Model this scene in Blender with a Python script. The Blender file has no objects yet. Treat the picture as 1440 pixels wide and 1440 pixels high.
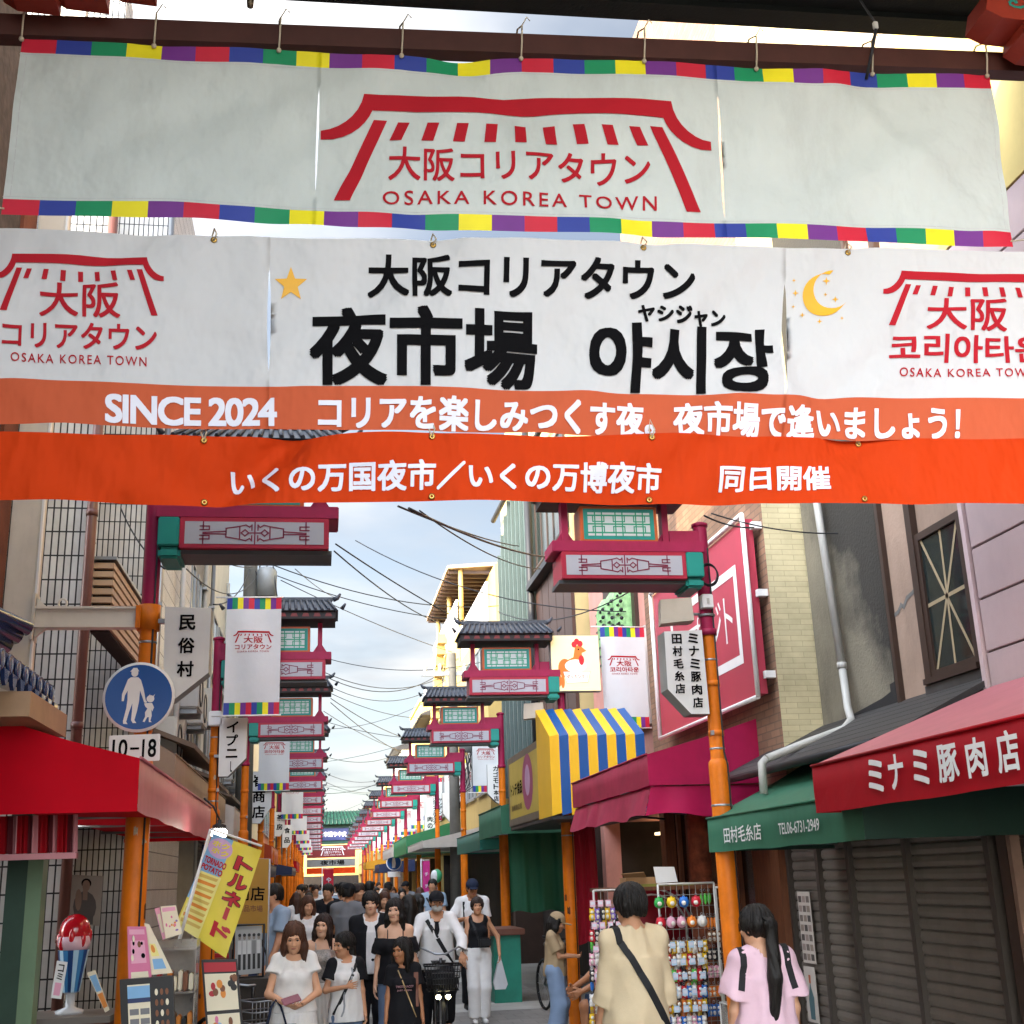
import bpy, bmesh, math, random
import numpy as np
from mathutils import Vector, Matrix, noise as mnoise
random.seed(7)
R_ = math.radians
SC = bpy.context.scene
COL = SC.collection

# ---------------------------------------------------------------- camera
FPX, VPX, VPY, ZEN, CAMH = 1700.0, 450.0, 1243.0, -190.0, 1.74      # lens and street direction read off the photograph (1440 px)
_s = Vector(((VPX-720)/FPX, (VPY-720)/FPX, 1)).normalized()
_zy = (-FPX*FPX+(720-VPX)*ZEN)/(VPY-720)
_u = Vector((ZEN/FPX, _zy/FPX, 1)).normalized()
_r = _s.cross(_u)
if _r.x < 0: _r = -_r
def ray(px, py):
    d = Vector(((px-720)/FPX, (py-720)/FPX, 1))
    return Vector((_r.dot(d), _s.dot(d), _u.dot(d)))
def at(px, py, X=None, Y=None, Z=None):
    d = ray(px, py)
    t = Y/d.y if Y is not None else (X/d.x if X is not None else (Z-CAMH)/d.z)
    p = d*t; p.z += CAMH
    return p
cam = bpy.data.cameras.new("camera")
cam.sensor_fit = 'HORIZONTAL'; cam.sensor_width = 36; cam.lens = 36*FPX/1440
cam.clip_start = 0.05; cam.clip_end = 2000
camo = bpy.data.objects.new("camera", cam); COL.objects.link(camo)
_X = ray(1720, 720)-ray(720, 720); _Yv = ray(720, -280)-ray(720, 720)
_X.normalize(); _Yv.normalize(); _Zv = _X.cross(_Yv)
mw = Matrix((_X, _Yv, _Zv)).transposed().to_4x4(); mw.translation = (0, 0, CAMH)
camo.matrix_world = mw
SC.camera = camo

# ---------------------------------------------------------------- sky, sun, exposure
SUN_EL, SUN_AZ = 19.0, -125.0      # azimuth from +Y (up the street) clockwise: the sun stands behind and to the left
world = bpy.data.worlds.new("World"); SC.world = world; world.use_nodes = True
nt = world.node_tree; nt.nodes.clear()
def N(t, **k):
    n = nt.nodes.new(t)
    for a, b in k.items(): setattr(n, a, b)
    return n
sky = N('ShaderNodeTexSky'); sky.sky_type = 'NISHITA'; sky.sun_disc = False
sky.sun_elevation = R_(SUN_EL); sky.sun_rotation = R_(SUN_AZ); sky.dust_density = 1.0; sky.air_density = 1.0; sky.ozone_density = 1.2
tc = N('ShaderNodeTexCoord'); sep = N('ShaderNodeSeparateXYZ')
nt.links.new(tc.outputs['Generated'], sep.inputs[0])
def mth(op, a, b=None, c=None):
    n = N('ShaderNodeMath', operation=op)
    for i, v in enumerate((a, b, c)):
        if v is None: continue
        if isinstance(v, (int, float)): n.inputs[i].default_value = v
        else: nt.links.new(v, n.inputs[i])
    return n.outputs[0]
zz = mth('ADD', mth('MAXIMUM', sep.outputs[2], 0.0), 0.12)
cx = mth('DIVIDE', sep.outputs[0], zz); cy = mth('DIVIDE', sep.outputs[1], zz)
cmb = N('ShaderNodeCombineXYZ'); nt.links.new(cx, cmb.inputs[0]); nt.links.new(cy, cmb.inputs[1])
nz = N('ShaderNodeTexNoise'); nz.inputs['Scale'].default_value = 0.85; nz.inputs['Detail'].default_value = 7; nz.inputs['Roughness'].default_value = .55
cof = N('ShaderNodeVectorMath', operation='ADD'); cof.inputs[1].default_value = (1.3, 0.4, 2.0); nt.links.new(cmb.outputs[0], cof.inputs[0])
nt.links.new(cof.outputs[0], nz.inputs['Vector'])
rmp = N('ShaderNodeValToRGB'); rmp.color_ramp.elements[0].position = .38; rmp.color_ramp.elements[1].position = .62
nt.links.new(nz.outputs[0], rmp.inputs[0])
nz2 = N('ShaderNodeTexNoise'); nz2.inputs['Scale'].default_value = 1.7; nz2.inputs['Detail'].default_value = 5
nt.links.new(cmb.outputs[0], nz2.inputs['Vector'])
r2 = N('ShaderNodeValToRGB'); r2.color_ramp.elements[0].position = .35; r2.color_ramp.elements[0].color = (4.6, 4.9, 5.4, 1)
r2.color_ramp.elements[1].position = .65; r2.color_ramp.elements[1].color = (9.0, 8.8, 8.5, 1)
nt.links.new(nz2.outputs[0], r2.inputs[0])
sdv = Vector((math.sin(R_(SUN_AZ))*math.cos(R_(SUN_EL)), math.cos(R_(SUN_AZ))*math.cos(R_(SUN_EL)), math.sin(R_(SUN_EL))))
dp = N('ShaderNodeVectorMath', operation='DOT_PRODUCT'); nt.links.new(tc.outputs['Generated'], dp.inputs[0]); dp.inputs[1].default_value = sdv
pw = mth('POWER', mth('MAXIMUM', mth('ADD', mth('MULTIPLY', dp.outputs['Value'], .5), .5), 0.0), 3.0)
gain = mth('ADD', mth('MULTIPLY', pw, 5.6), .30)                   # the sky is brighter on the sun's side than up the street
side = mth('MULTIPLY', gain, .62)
hsv = N('ShaderNodeHueSaturation'); hsv.inputs['Saturation'].default_value = .62; nt.links.new(sky.outputs[0], hsv.inputs['Color'])
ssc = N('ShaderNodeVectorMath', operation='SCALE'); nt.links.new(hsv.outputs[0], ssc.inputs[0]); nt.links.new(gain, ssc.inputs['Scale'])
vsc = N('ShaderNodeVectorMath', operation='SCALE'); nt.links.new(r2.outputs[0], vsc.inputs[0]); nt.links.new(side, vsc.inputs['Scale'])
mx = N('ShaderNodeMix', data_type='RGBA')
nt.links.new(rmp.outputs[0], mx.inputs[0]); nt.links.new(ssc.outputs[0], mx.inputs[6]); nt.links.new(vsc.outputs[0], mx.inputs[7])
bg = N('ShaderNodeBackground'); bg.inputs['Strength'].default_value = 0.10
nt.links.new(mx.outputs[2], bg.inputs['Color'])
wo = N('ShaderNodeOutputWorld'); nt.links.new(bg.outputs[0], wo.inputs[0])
sun = bpy.data.lights.new("sun", 'SUN'); sun.energy = 2.0; sun.angle = R_(0.55); sun.color = (1.0, .82, .58)
suno = bpy.data.objects.new("sun", sun); COL.objects.link(suno)
_sd = Vector((math.sin(R_(SUN_AZ))*math.cos(R_(SUN_EL)), math.cos(R_(SUN_AZ))*math.cos(R_(SUN_EL)), math.sin(R_(SUN_EL))))
suno.rotation_euler = _sd.to_track_quat('Z', 'Y').to_euler()
suno.location = (-20, -20, 30)
vs = SC.view_settings
vs.view_transform = 'Standard'; vs.look = 'None'; vs.gamma = 1; vs.use_curve_mapping = False; vs.exposure = 2.5
SC.cycles.max_bounces = 6; SC.cycles.diffuse_bounces = 3; SC.cycles.glossy_bounces = 3; SC.cycles.transmission_bounces = 4
SC.cycles.use_denoising = True

# ---------------------------------------------------------------- materials
def lin(c):
    if isinstance(c, str):
        c = c.lstrip('#'); c = tuple(int(c[i:i+2], 16)/255 for i in (0, 2, 4))
    return tuple(((x/12.92) if x <= .04045 else ((x+.055)/1.055)**2.4) for x in c)
MATS = {}
def M(name, col='#808080', rough=.6, metal=0., var=.12, scale=4., bump=0., bscale=60., spec=.4, trans=0., emit=None, stretch=None, alpha=None, coat=0., dirt=0., bdist=.01):
    if name in MATS: return MATS[name]
    m = bpy.data.materials.new(name); m.use_nodes = True
    t = m.node_tree; b = t.nodes['Principled BSDF']; L = t.links.new
    c = lin(col)
    b.inputs['Roughness'].default_value = rough; b.inputs['Metallic'].default_value = metal
    b.inputs['Specular IOR Level'].default_value = spec; b.inputs['Coat Weight'].default_value = coat
    co = t.nodes.new('ShaderNodeTexCoord'); mp = t.nodes.new('ShaderNodeMapping')
    L(co.outputs['Object'], mp.inputs[0])
    if stretch: mp.inputs['Scale'].default_value = stretch
    colsock = None
    if var > 0 or dirt > 0:
        nz = t.nodes.new('ShaderNodeTexNoise'); nz.inputs['Scale'].default_value = scale; nz.inputs['Detail'].default_value = 6; nz.inputs['Roughness'].default_value = .62
        L(mp.outputs[0], nz.inputs['Vector'])
        rp = t.nodes.new('ShaderNodeValToRGB')
        rp.color_ramp.elements[0].position = .3; rp.color_ramp.elements[1].position = .7
        rp.color_ramp.elements[0].color = (*[max(0, x*(1-var)) for x in c], 1)
        rp.color_ramp.elements[1].color = (*[min(1, x*(1+var*.6)) for x in c], 1)
        L(nz.outputs[0], rp.inputs[0]); colsock = rp.outputs[0]
        if dirt > 0:
            n2 = t.nodes.new('ShaderNodeTexNoise'); n2.inputs['Scale'].default_value = 2.2; n2.inputs['Detail'].default_value = 9; n2.inputs['Roughness'].default_value = .75
            m2 = t.nodes.new('ShaderNodeMapping'); m2.inputs['Scale'].default_value = (1.6, 1.6, .5); m2.inputs['Location'].default_value = (3.1, 1.7, 5)
            L(co.outputs['Object'], m2.inputs[0]); L(m2.outputs[0], n2.inputs['Vector'])
            rq = t.nodes.new('ShaderNodeValToRGB'); rq.color_ramp.elements[0].position = .5; rq.color_ramp.elements[1].position = .72
            L(n2.outputs[0], rq.inputs[0])
            ml = t.nodes.new('ShaderNodeMath'); ml.operation = 'MULTIPLY'; ml.inputs[1].default_value = dirt; L(rq.outputs[0], ml.inputs[0])
            mm = t.nodes.new('ShaderNodeMix'); mm.data_type = 'RGBA'; mm.inputs[7].default_value = (c[0]*.32+.008, c[1]*.3+.007, c[2]*.27+.005, 1)
            L(ml.outputs[0], mm.inputs[0]); L(colsock, mm.inputs[6]); colsock = mm.outputs[2]
        L(colsock, b.inputs['Base Color'])
    else:
        b.inputs['Base Color'].default_value = (*c, 1)
    if bump > 0:
        nb = t.nodes.new('ShaderNodeTexNoise'); nb.inputs['Scale'].default_value = bscale; nb.inputs['Detail'].default_value = 4
        L(mp.outputs[0], nb.inputs['Vector'])
        bp = t.nodes.new('ShaderNodeBump'); bp.inputs['Strength'].default_value = bump; bp.inputs['Distance'].default_value = bdist
        L(nb.outputs[0], bp.inputs['Height']); L(bp.outputs[0], b.inputs['Normal'])
    if emit:
        b.inputs['Emission Color'].default_value = (*lin(emit[0]), 1); b.inputs['Emission Strength'].default_value = emit[1]
    if trans > 0:
        tr = t.nodes.new('ShaderNodeBsdfTranslucent'); mxs = t.nodes.new('ShaderNodeMixShader'); mxs.inputs[0].default_value = trans
        if colsock: L(colsock, tr.inputs[0])
        else: tr.inputs[0].default_value = (*c, 1)
        out = t.nodes['Material Output']
        L(b.outputs[0], mxs.inputs[1]); L(tr.outputs[0], mxs.inputs[2]); L(mxs.outputs[0], out.inputs[0])
    if alpha is not None: b.inputs['Alpha'].default_value = alpha
    MATS[name] = m
    return m
def Mbrick(name, col, mortar, bw, bh, axis='XZ', ms=.006, off=.5, rough=.6, bump=.5, var=.25, squash=1.):
    if name in MATS: return MATS[name]
    m = bpy.data.materials.new(name); m.use_nodes = True
    t = m.node_tree; b = t.nodes['Principled BSDF']; L = t.links.new
    co = t.nodes.new('ShaderNodeTexCoord'); sp = t.nodes.new('ShaderNodeSeparateXYZ'); cb = t.nodes.new('ShaderNodeCombineXYZ')
    L(co.outputs['Object'], sp.inputs[0]); L(sp.outputs['XYZ'.index(axis[0])], cb.inputs[0]); L(sp.outputs['XYZ'.index(axis[1])], cb.inputs[1])
    br = t.nodes.new('ShaderNodeTexBrick'); br.offset = off
    c = lin(col)
    br.inputs['Color1'].default_value = (*[x*(1-var) for x in c], 1); br.inputs['Color2'].default_value = (*[min(1, x*(1+var*.5)) for x in c], 1)
    br.inputs['Mortar'].default_value = (*lin(mortar), 1); br.inputs['Scale'].default_value = 1
    br.inputs['Brick Width'].default_value = bw; br.inputs['Row Height'].default_value = bh; br.inputs['Mortar Size'].default_value = ms; br.inputs['Mortar Smooth'].default_value = .15
    L(cb.outputs[0], br.inputs['Vector'])
    nz = t.nodes.new('ShaderNodeTexNoise'); nz.inputs['Scale'].default_value = 3; nz.inputs['Detail'].default_value = 8; nz.inputs['Roughness'].default_value = .7
    L(co.outputs['Object'], nz.inputs['Vector'])
    rp = t.nodes.new('ShaderNodeValToRGB'); rp.color_ramp.elements[0].position = .3; rp.color_ramp.elements[0].color = (.62, .6, .57, 1); rp.color_ramp.elements[1].position = .62
    L(nz.outputs[0], rp.inputs[0])
    mm = t.nodes.new('ShaderNodeMix'); mm.data_type = 'RGBA'; mm.blend_type = 'MULTIPLY'; mm.inputs[0].default_value = .6
    L(br.outputs[0], mm.inputs[6]); L(rp.outputs[0], mm.inputs[7]); L(mm.outputs[2], b.inputs['Base Color'])
    bp = t.nodes.new('ShaderNodeBump'); bp.inputs['Strength'].default_value = bump; bp.inputs['Distance'].default_value = .006; bp.invert = True
    L(br.outputs['Fac'], bp.inputs['Height']); L(bp.outputs[0], b.inputs['Normal'])
    b.inputs['Roughness'].default_value = rough
    MATS[name] = m
    return m

# ---------------------------------------------------------------- object helpers
def link(name, me, parent=None):
    o = bpy.data.objects.new(name, me); COL.objects.link(o)
    if parent is not None: o.parent = parent
    return o
def tag(o, label=None, cat=None, group=None, kind=None):
    if label: o['label'] = label
    if cat: o['category'] = cat
    if group: o['group'] = group
    if kind: o['kind'] = kind
    return o
def thing(name, label, cat, loc=(0, 0, 0), rz=0, group=None):
    o = bpy.data.objects.new(name, None); COL.objects.link(o); o.empty_display_size = .1
    o.location = loc; o.rotation_euler = (0, 0, rz)
    return tag(o, label, cat, group)
def copy_tree(o, parent=None):
    c = o.copy(); COL.objects.link(c)
    if parent is not None: c.parent = parent
    for ch in o.children: copy_tree(ch, c)
    return c
class MB:
    """collects faces, each with a material, and links them as one mesh object"""
    def __init__(s): s.v = []; s.f = []; s.m = []; s.mats = []; s.sm = []
    def mi(s, mat):
        if mat not in s.mats: s.mats.append(mat)
        return s.mats.index(mat)
    def add(s, vs, fs, mat, T=None, smooth=False):
        b = len(s.v); k = s.mi(mat)
        for p in vs:
            p = Vector(p)
            s.v.append(T @ p if T is not None else p)
        for f in fs:
            s.f.append([b+i for i in f]); s.m.append(k); s.sm.append(smooth)
        return s
    def box(s, x0, x1, y0, y1, z0, z1, mat, T=None, bv=0.):
        if bv > 0:
            bm = bmesh.new(); bmesh.ops.create_cube(bm, size=1)
            for v in bm.verts: v.co = ((x0+x1)/2+v.co.x*(x1-x0), (y0+y1)/2+v.co.y*(y1-y0), (z0+z1)/2+v.co.z*(z1-z0))
            bmesh.ops.bevel(bm, geom=bm.edges[:], offset=min(bv, abs(x1-x0)*.45, abs(y1-y0)*.45, abs(z1-z0)*.45), segments=2, affect='EDGES')
            s.bm(bm, mat, T); return s
        return s.add([(x0,y0,z0),(x1,y0,z0),(x1,y1,z0),(x0,y1,z0),(x0,y0,z1),(x1,y0,z1),(x1,y1,z1),(x0,y1,z1)],
                     [(0,3,2,1),(4,5,6,7),(0,1,5,4),(1,2,6,5),(2,3,7,6),(3,0,4,7)], mat, T)
    def bm(s, bm, mat, T=None, smooth=False):
        bm.verts.index_update()
        s.add([v.co.copy() for v in bm.verts], [[v.index for v in f.verts] for f in bm.faces], mat, T, smooth); bm.free()
        return s
    def tube(s, pts, r, mat, n=8, cap=True, T=None):
        pts = [Vector(p) for p in pts]; rs = r if isinstance(r, (list, tuple)) else [r]*len(pts)
        vs = []; fs = []; prev = None
        for i, p in enumerate(pts):
            d = (pts[min(i+1, len(pts)-1)]-pts[max(i-1, 0)]).normalized()
            if prev is None:
                a = Vector((0, 0, 1)) if abs(d.z) < .9 else Vector((1, 0, 0))
                e = d.cross(a).normalized()
            else:
                e = (prev-d*prev.dot(d)); e = e.normalized() if e.length > 1e-6 else d.orthogonal().normalized()
            prev = e; g = d.cross(e)
            for k in range(n):
                w = 2*math.pi*k/n; vs.append(p+(e*math.cos(w)+g*math.sin(w))*rs[i])
        for i in range(len(pts)-1):
            for k in range(n):
                fs.append((i*n+k, i*n+(k+1) % n, (i+1)*n+(k+1) % n, (i+1)*n+k))
        b = len(s.v); s.add(vs, fs, mat, T, True)
        if cap:
            k = s.mi(mat)
            s.f.append([b+i for i in reversed(range(n))]); s.m.append(k); s.sm.append(False)
            s.f.append([b+(len(pts)-1)*n+i for i in range(n)]); s.m.append(k); s.sm.append(False)
        return s
    def prism(s, poly, d0, d1, mat, fr=None, T=None):
        """poly in (x,z), extruded along y from d0 to d1; fr maps (x,y,z)->world"""
        n = len(poly); vs = [(x, d0, z) for x, z in poly]+[(x, d1, z) for x, z in poly]
        if fr: vs = [fr(*p) for p in vs]
        fs = [list(range(n)), list(range(2*n-1, n-1, -1))]+[((i+1) % n, i, n+i, n+(i+1) % n) for i in range(n)]
        return s.add(vs, fs, mat, T)
    def sphere(s, c, r, mat, seg=12, rings=8, T=None):
        bm = bmesh.new(); bmesh.ops.create_uvsphere(bm, u_segments=seg, v_segments=rings, radius=1)
        rr = r if isinstance(r, (tuple, list)) else (r, r, r)
        for v in bm.verts: v.co = (c[0]+v.co.x*rr[0], c[1]+v.co.y*rr[1], c[2]+v.co.z*rr[2])
        return s.bm(bm, mat, T, True)
    def lathe(s, prof, mat, n=20, c=(0, 0, 0), T=None):
        vs = []; fs = []
        for r, z in prof:
            for k in range(n):
                w = 2*math.pi*k/n; vs.append((c[0]+r*math.cos(w), c[1]+r*math.sin(w), c[2]+z))
        for i in range(len(prof)-1):
            for k in range(n): fs.append((i*n+k, i*n+(k+1) % n, (i+1)*n+(k+1) % n, (i+1)*n+k))
        return s.add(vs, fs, mat, T, True)
    def build(s, name, parent=None, fix=True):
        me = bpy.data.meshes.new(name)
        me.from_pydata([tuple(v) for v in s.v], [], s.f)
        for m in s.mats: me.materials.append(m)
        me.polygons.foreach_set('material_index', s.m); me.polygons.foreach_set('use_smooth', s.sm)
        if fix:
            bm = bmesh.new(); bm.from_mesh(me); bmesh.ops.recalc_face_normals(bm, faces=bm.faces[:]); bm.to_mesh(me); bm.free()
        me.update()
        return link(name, me, parent)
# frame helper: a flat sign's own axes -> world.  o origin, ux along the writing, uz up, nrm towards the reader
class Fr:
    def __init__(s, o, ux, uz=(0, 0, 1), nrm=None):
        s.o = Vector(o); s.ux = Vector(ux).normalized(); s.uz = Vector(uz).normalized()
        s.n = Vector(nrm).normalized() if nrm is not None else s.ux.cross(s.uz)
    def __call__(s, x, y, z): return s.o+s.ux*x+s.uz*z-s.n*y           # y grows away from the reader
FRONT = lambda x, y, z=0: Fr((x, y, z), (1, 0, 0), (0, 0, 1), (0, -1, 0))

# ---------------------------------------------------------------- lettering
_TC = {}
DIR8 = [(.82*a, .82*b) for a in (-1, 0, 1) for b in (-1, 0, 1) if a or b]       # square brush: corners stay sharp
def glyphs(txt, bold=0., space=1., fine=0.):
    """2-D triangles of a text: verts (x,z,layer), faces; measured to its own box"""
    key = (txt, round(bold, 4), space, fine)
    if key in _TC: return _TC[key]
    c = bpy.data.curves.new('t', 'FONT'); c.body = txt; c.size = 1; c.resolution_u = 4; c.space_character = space; c.space_line = .95
    c.align_x = 'CENTER'
    o = bpy.data.objects.new('t', c); COL.objects.link(o)
    dg = bpy.context.evaluated_depsgraph_get(); dg.update()
    me = bpy.data.meshes.new_from_object(o.evaluated_get(dg))
    bpy.data.objects.remove(o); bpy.data.curves.remove(c)
    bm = bmesh.new(); bm.from_mesh(me); bpy.data.meshes.remove(me)
    bmesh.ops.triangulate(bm, faces=bm.faces[:])
    if fine:
        for _ in range(5):
            es = [e for e in bm.edges if e.calc_length() > fine]
            if not es: break
            bmesh.ops.subdivide_edges(bm, edges=es, cuts=1); bmesh.ops.triangulate(bm, faces=[f for f in bm.faces if len(f.verts) > 3])
    bm.verts.index_update()
    v0 = [(v.co.x, v.co.y) for v in bm.verts]; f0 = [[v.index for v in f.verts] for f in bm.faces]; bm.free()
    vs = []; fs = []
    sh = [(0, 0)]+([(bold*a, bold*b) for a, b in DIR8] if bold else [])
    for l, (a, b) in enumerate(sh):
        n = len(vs); vs += [(x+a, y+b, l) for x, y in v0]; fs += [[n+i for i in f] for f in f0]
    xs = [v[0] for v in vs]; zs = [v[1] for v in vs]
    r = (vs, fs, (min(xs), min(zs), max(xs), max(zs)))
    _TC[key] = r
    return r
def write(mb, txt, mat, x0, z0, x1, z1, put, bold=.02, space=1., fine=0., lift=.004):
    """lettering fitted to the box x0..x1, z0..z1 of a surface; put(x, off, z) -> world, off towards the reader"""
    vs, fs, (a, b, c, d) = glyphs(txt, bold, space, fine)
    q = []
    for x, z, l in vs:
        q.append(put(x0+(x-a)/(c-a)*(x1-x0), lift+l*.00012, z0+(z-b)/(d-b)*(z1-z0)))
    mb.add(q, fs, mat)
def column(mb, txt, mat, x0, z1, size, pitch, put, bold=.02, lift=.004):
    """characters set one under the other"""
    for i, ch in enumerate(txt):
        zc = z1-pitch*(i+.5)
        if ch in 'ー―': write(mb, 'ｌ', mat, x0+size*.42, zc-size*.42, x0+size*.58, zc+size*.42, put, bold, lift=lift); continue
        h = size*(.9 if ch not in '・。ニ二ッ' else .7); w = size*(.92 if ch not in '・' else .5)
        write(mb, ch, mat, x0+(size-w)/2, zc-h/2, x0+(size+w)/2, zc+h/2, put, bold, lift=lift)
def poly2(mb, pts, mat, put, fine=0., lift=.004):
    """flat printed shape on a surface"""
    bm = bmesh.new(); bm.faces.new([bm.verts.new((x, z, 0)) for x, z in pts])
    bmesh.ops.triangulate(bm, faces=bm.faces[:])
    if fine:
        for _ in range(6):
            es = [e for e in bm.edges if e.calc_length() > fine]
            if not es: break
            bmesh.ops.subdivide_edges(bm, edges=es, cuts=1); bmesh.ops.triangulate(bm, faces=[f for f in bm.faces if len(f.verts) > 3])
    bm.verts.index_update()
    mb.add([put(v.co.x, lift, v.co.y) for v in bm.verts], [[v.index for v in f.verts] for f in bm.faces], mat); bm.free()
def stroke(mb, pts, w, mat, put, lift=.004, fine=0.):
    """a printed line of given width"""
    for i in range(len(pts)-1):
        (xa, za), (xb, zb) = pts[i], pts[i+1]
        dx, dz = xb-xa, zb-za; L = math.hypot(dx, dz)
        if L < 1e-6: continue
        nx, nz = -dz/L*w/2, dx/L*w/2; ex, ez = dx/L*w*.5, dz/L*w*.5
        poly2(mb, [(xa-ex+nx, za-ez+nz), (xa-ex-nx, za-ez-nz), (xb+ex-nx, zb+ez-nz), (xb+ex+nx, zb+ez+nz)], mat, put, fine, lift+(i % 2)*.0003)
def curve_pts(p0, p1, p2, p3, n=10):
    r = []
    for i in range(n+1):
        t = i/n; a, b, c, d = (1-t)**3, 3*t*(1-t)**2, 3*t*t*(1-t), t**3
        r.append((a*p0[0]+b*p1[0]+c*p2[0]+d*p3[0], a*p0[1]+b*p1[1]+c*p2[1]+d*p3[1]))
    return r

# ================================================================ materials used all over
RED = M('print_red', '#a81c28', .75, var=.06, spec=.15); INK = M('ink_black', '#0d0d0f', .85, var=.05, spec=.08); WHITE = M('white_paint', '#e4e4e2', .45, var=.05)
CLOTH = M('banner_cloth', '#c3ccc9', .62, var=.07, scale=1.8, trans=.12, bump=.55, bscale=2.6, dirt=.2, bdist=.15, stretch=(1, 1, .8))
CLOTH2 = M('banner_cloth_white', '#c9cbcc', .7, spec=.2, var=.05, scale=1.5, trans=.12, bump=.6, bscale=2.2, bdist=.2, stretch=(1, 1, .7))
STR = [M('stripe_'+n, c, .6, var=.1, trans=.1) for n, c in (('red', '#c41f38'), ('blue', '#2d3f96'), ('green', '#158a5a'), ('yellow', '#e8dc1c'), ('purple', '#6f2f86'))]
ORBAND = M('cloth_pale_orange', '#c05c3c', .75, spec=.12, var=.06, scale=1.2, trans=.12, bump=.5, bscale=2.4, bdist=.2, stretch=(1, 1, .5)); ORCLOTH = M('cloth_orange_red', '#c43c10', .75, spec=.1, var=.07, scale=1.1, trans=.12, bump=.7, bscale=2.4, bdist=.25, stretch=(1, 1, .5))
OFFW = M('print_white', '#d6d6e0', .5, var=.03); GOLD = M('print_gold', '#dfa51e', .5, var=.1)
ROPE = M('rope', '#b9ae98', .8, var=.2); STEEL = M('galvanised_steel', '#9c9fa2', .35, .7, var=.15); DARK = M('dark_metal', '#2a2a2c', .5, .3, var=.2)
BLACK = M('black_plastic', '#151517', .45, var=.1); CABLE = M('cable_rubber', '#25262a', .6, var=.1); GREYP = M('grey_plastic', '#b6b6b0', .5, var=.1)
WOOD = M('old_wood', '#6b3d22', .65, var=.35, scale=6, stretch=(6, 6, .7), bump=.4, bscale=25)
CRIM = M('crimson_paint', '#971b46', .5, var=.16, scale=5, dirt=.35, coat=.0, spec=.3); ORANGE = M('orange_paint', '#d8720c', .5, var=.18, scale=6, dirt=.42, coat=.0, spec=.3, bump=.1, bscale=30)
TEAL = M('teal_paint', '#17867a', .45, var=.1, dirt=.12); GLASS = M('window_glass', '#26302f', .08, var=.2, scale=2, spec=.6)

# ================================================================ ground
g = MB(); PAVE = Mbrick('street_paving', '#7d7a76', '#5b5955', .3, .3, 'XY', .004, .5, .75, .3, .16)
g.add([(-120, -60, 0), (120, -60, 0), (120, 400, 0), (-120, 400, 0)], [(0, 1, 2, 3)], M('asphalt', '#77746e', .85, var=.25, scale=1.2, bump=.4, bscale=80))
tag(g.build('ground'), kind='structure')
g = MB(); g.add([(-1.55, -10, .004), (3.4, -10, .004), (3.4, 140, .004), (-1.55, 140, .004)], [(0, 1, 2, 3)], PAVE)
tag(g.build('street'), kind='structure')
g = MB()
for y in (12.6, 17.6, 22.6, 27.6, 33, 40, 50): g.add([(-1.55, y, .008), (3.4, y, .008), (3.4, y+1.1, .008), (-1.55, y+1.1, .008)], [(0, 1, 2, 3)], M('pale_paving', '#a3a19b', .7, var=.15, scale=3))
tag(g.build('pale_paving_bands'), kind='structure')

# ================================================================ emblem of the street: a tiled roof on two slanted posts
def emblem(mb, mat, put, px2uv, cx, top, hw, kind, fine=0., bold=.012, tmat=None):
    """drawn in the emblem's own units (half width 271) then scaled to hw; px2uv turns (dx,dz) into surface coordinates"""
    k = hw/271.; LF = .0045 if isinstance(put, Banner) else .004
    P = lambda x, z: px2uv(cx+x*k, top+z*k)
    rc = curve_pts((215, 0), (219, -27), (243, -54), (271, -55), 7); ri = curve_pts((271, -68), (232, -72), (210, -44), (203, -24), 7)
    strip = list(zip(rc, list(reversed(ri))))
    for s in (1, -1):
        for (a, b), (c, d) in zip(strip, strip[1:]):
            poly2(mb, [P(s*a[0], a[1]), P(s*c[0], c[1]), P(s*d[0], d[1]), P(s*b[0], b[1])], mat, put, fine, LF)
        poly2(mb, [P(s*183, -38), P(s*201, -38), P(s*251, -156), P(s*230, -156)], mat, put, fine, LF)
    n = 10
    for i in range(n): poly2(mb, [P(-215+430*i/n if i else -215, 0), P(-215+430*(i+1)/n, 0), P(-203+406*(i+1)/n, -24), P(-203+406*i/n, -24)], mat, put, fine, LF)
    m = 9 if kind == 'wide' else 7
    for i in range(m):
        x = -160+320*i/(m-1); l = x*.07
        poly2(mb, [P(x-8, -40), P(x+8, -40), P(x+8+l, -67), P(x-8+l, -67)], mat, put, fine, LF)
    t = tmat or mat
    def W(s, x0, z0, x1, z1, b, sp=1.):
        a = P(x0, z0); c = P(x1, z1); write(mb, s, t, a[0], a[1], c[0], c[1], put, b, sp, (.12 if fine < .1 else 0) if fine else 0, LF)
    if kind == 'wide':
        W('大阪コリアタウン', -180, -125, 180, -77, .016); W('OSAKA KOREA TOWN', -187, -158, 187, -139, .008, 1.3)
    elif kind == 'ja':
        W('大阪', -130, -165, 130, -72, .018); W('コリアタウン', -245, -250, 248, -180, .022); W('OSAKA KOREA TOWN', -215, -290, 215, -266, .006, 1.25)
    else:
        W('大阪', -130, -165, 130, -72, .018); W('코리아타운', -245, -258, 248, -178, .026); W('OSAKA KOREA TOWN', -215, -298, 215, -274, .006, 1.25)

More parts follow.
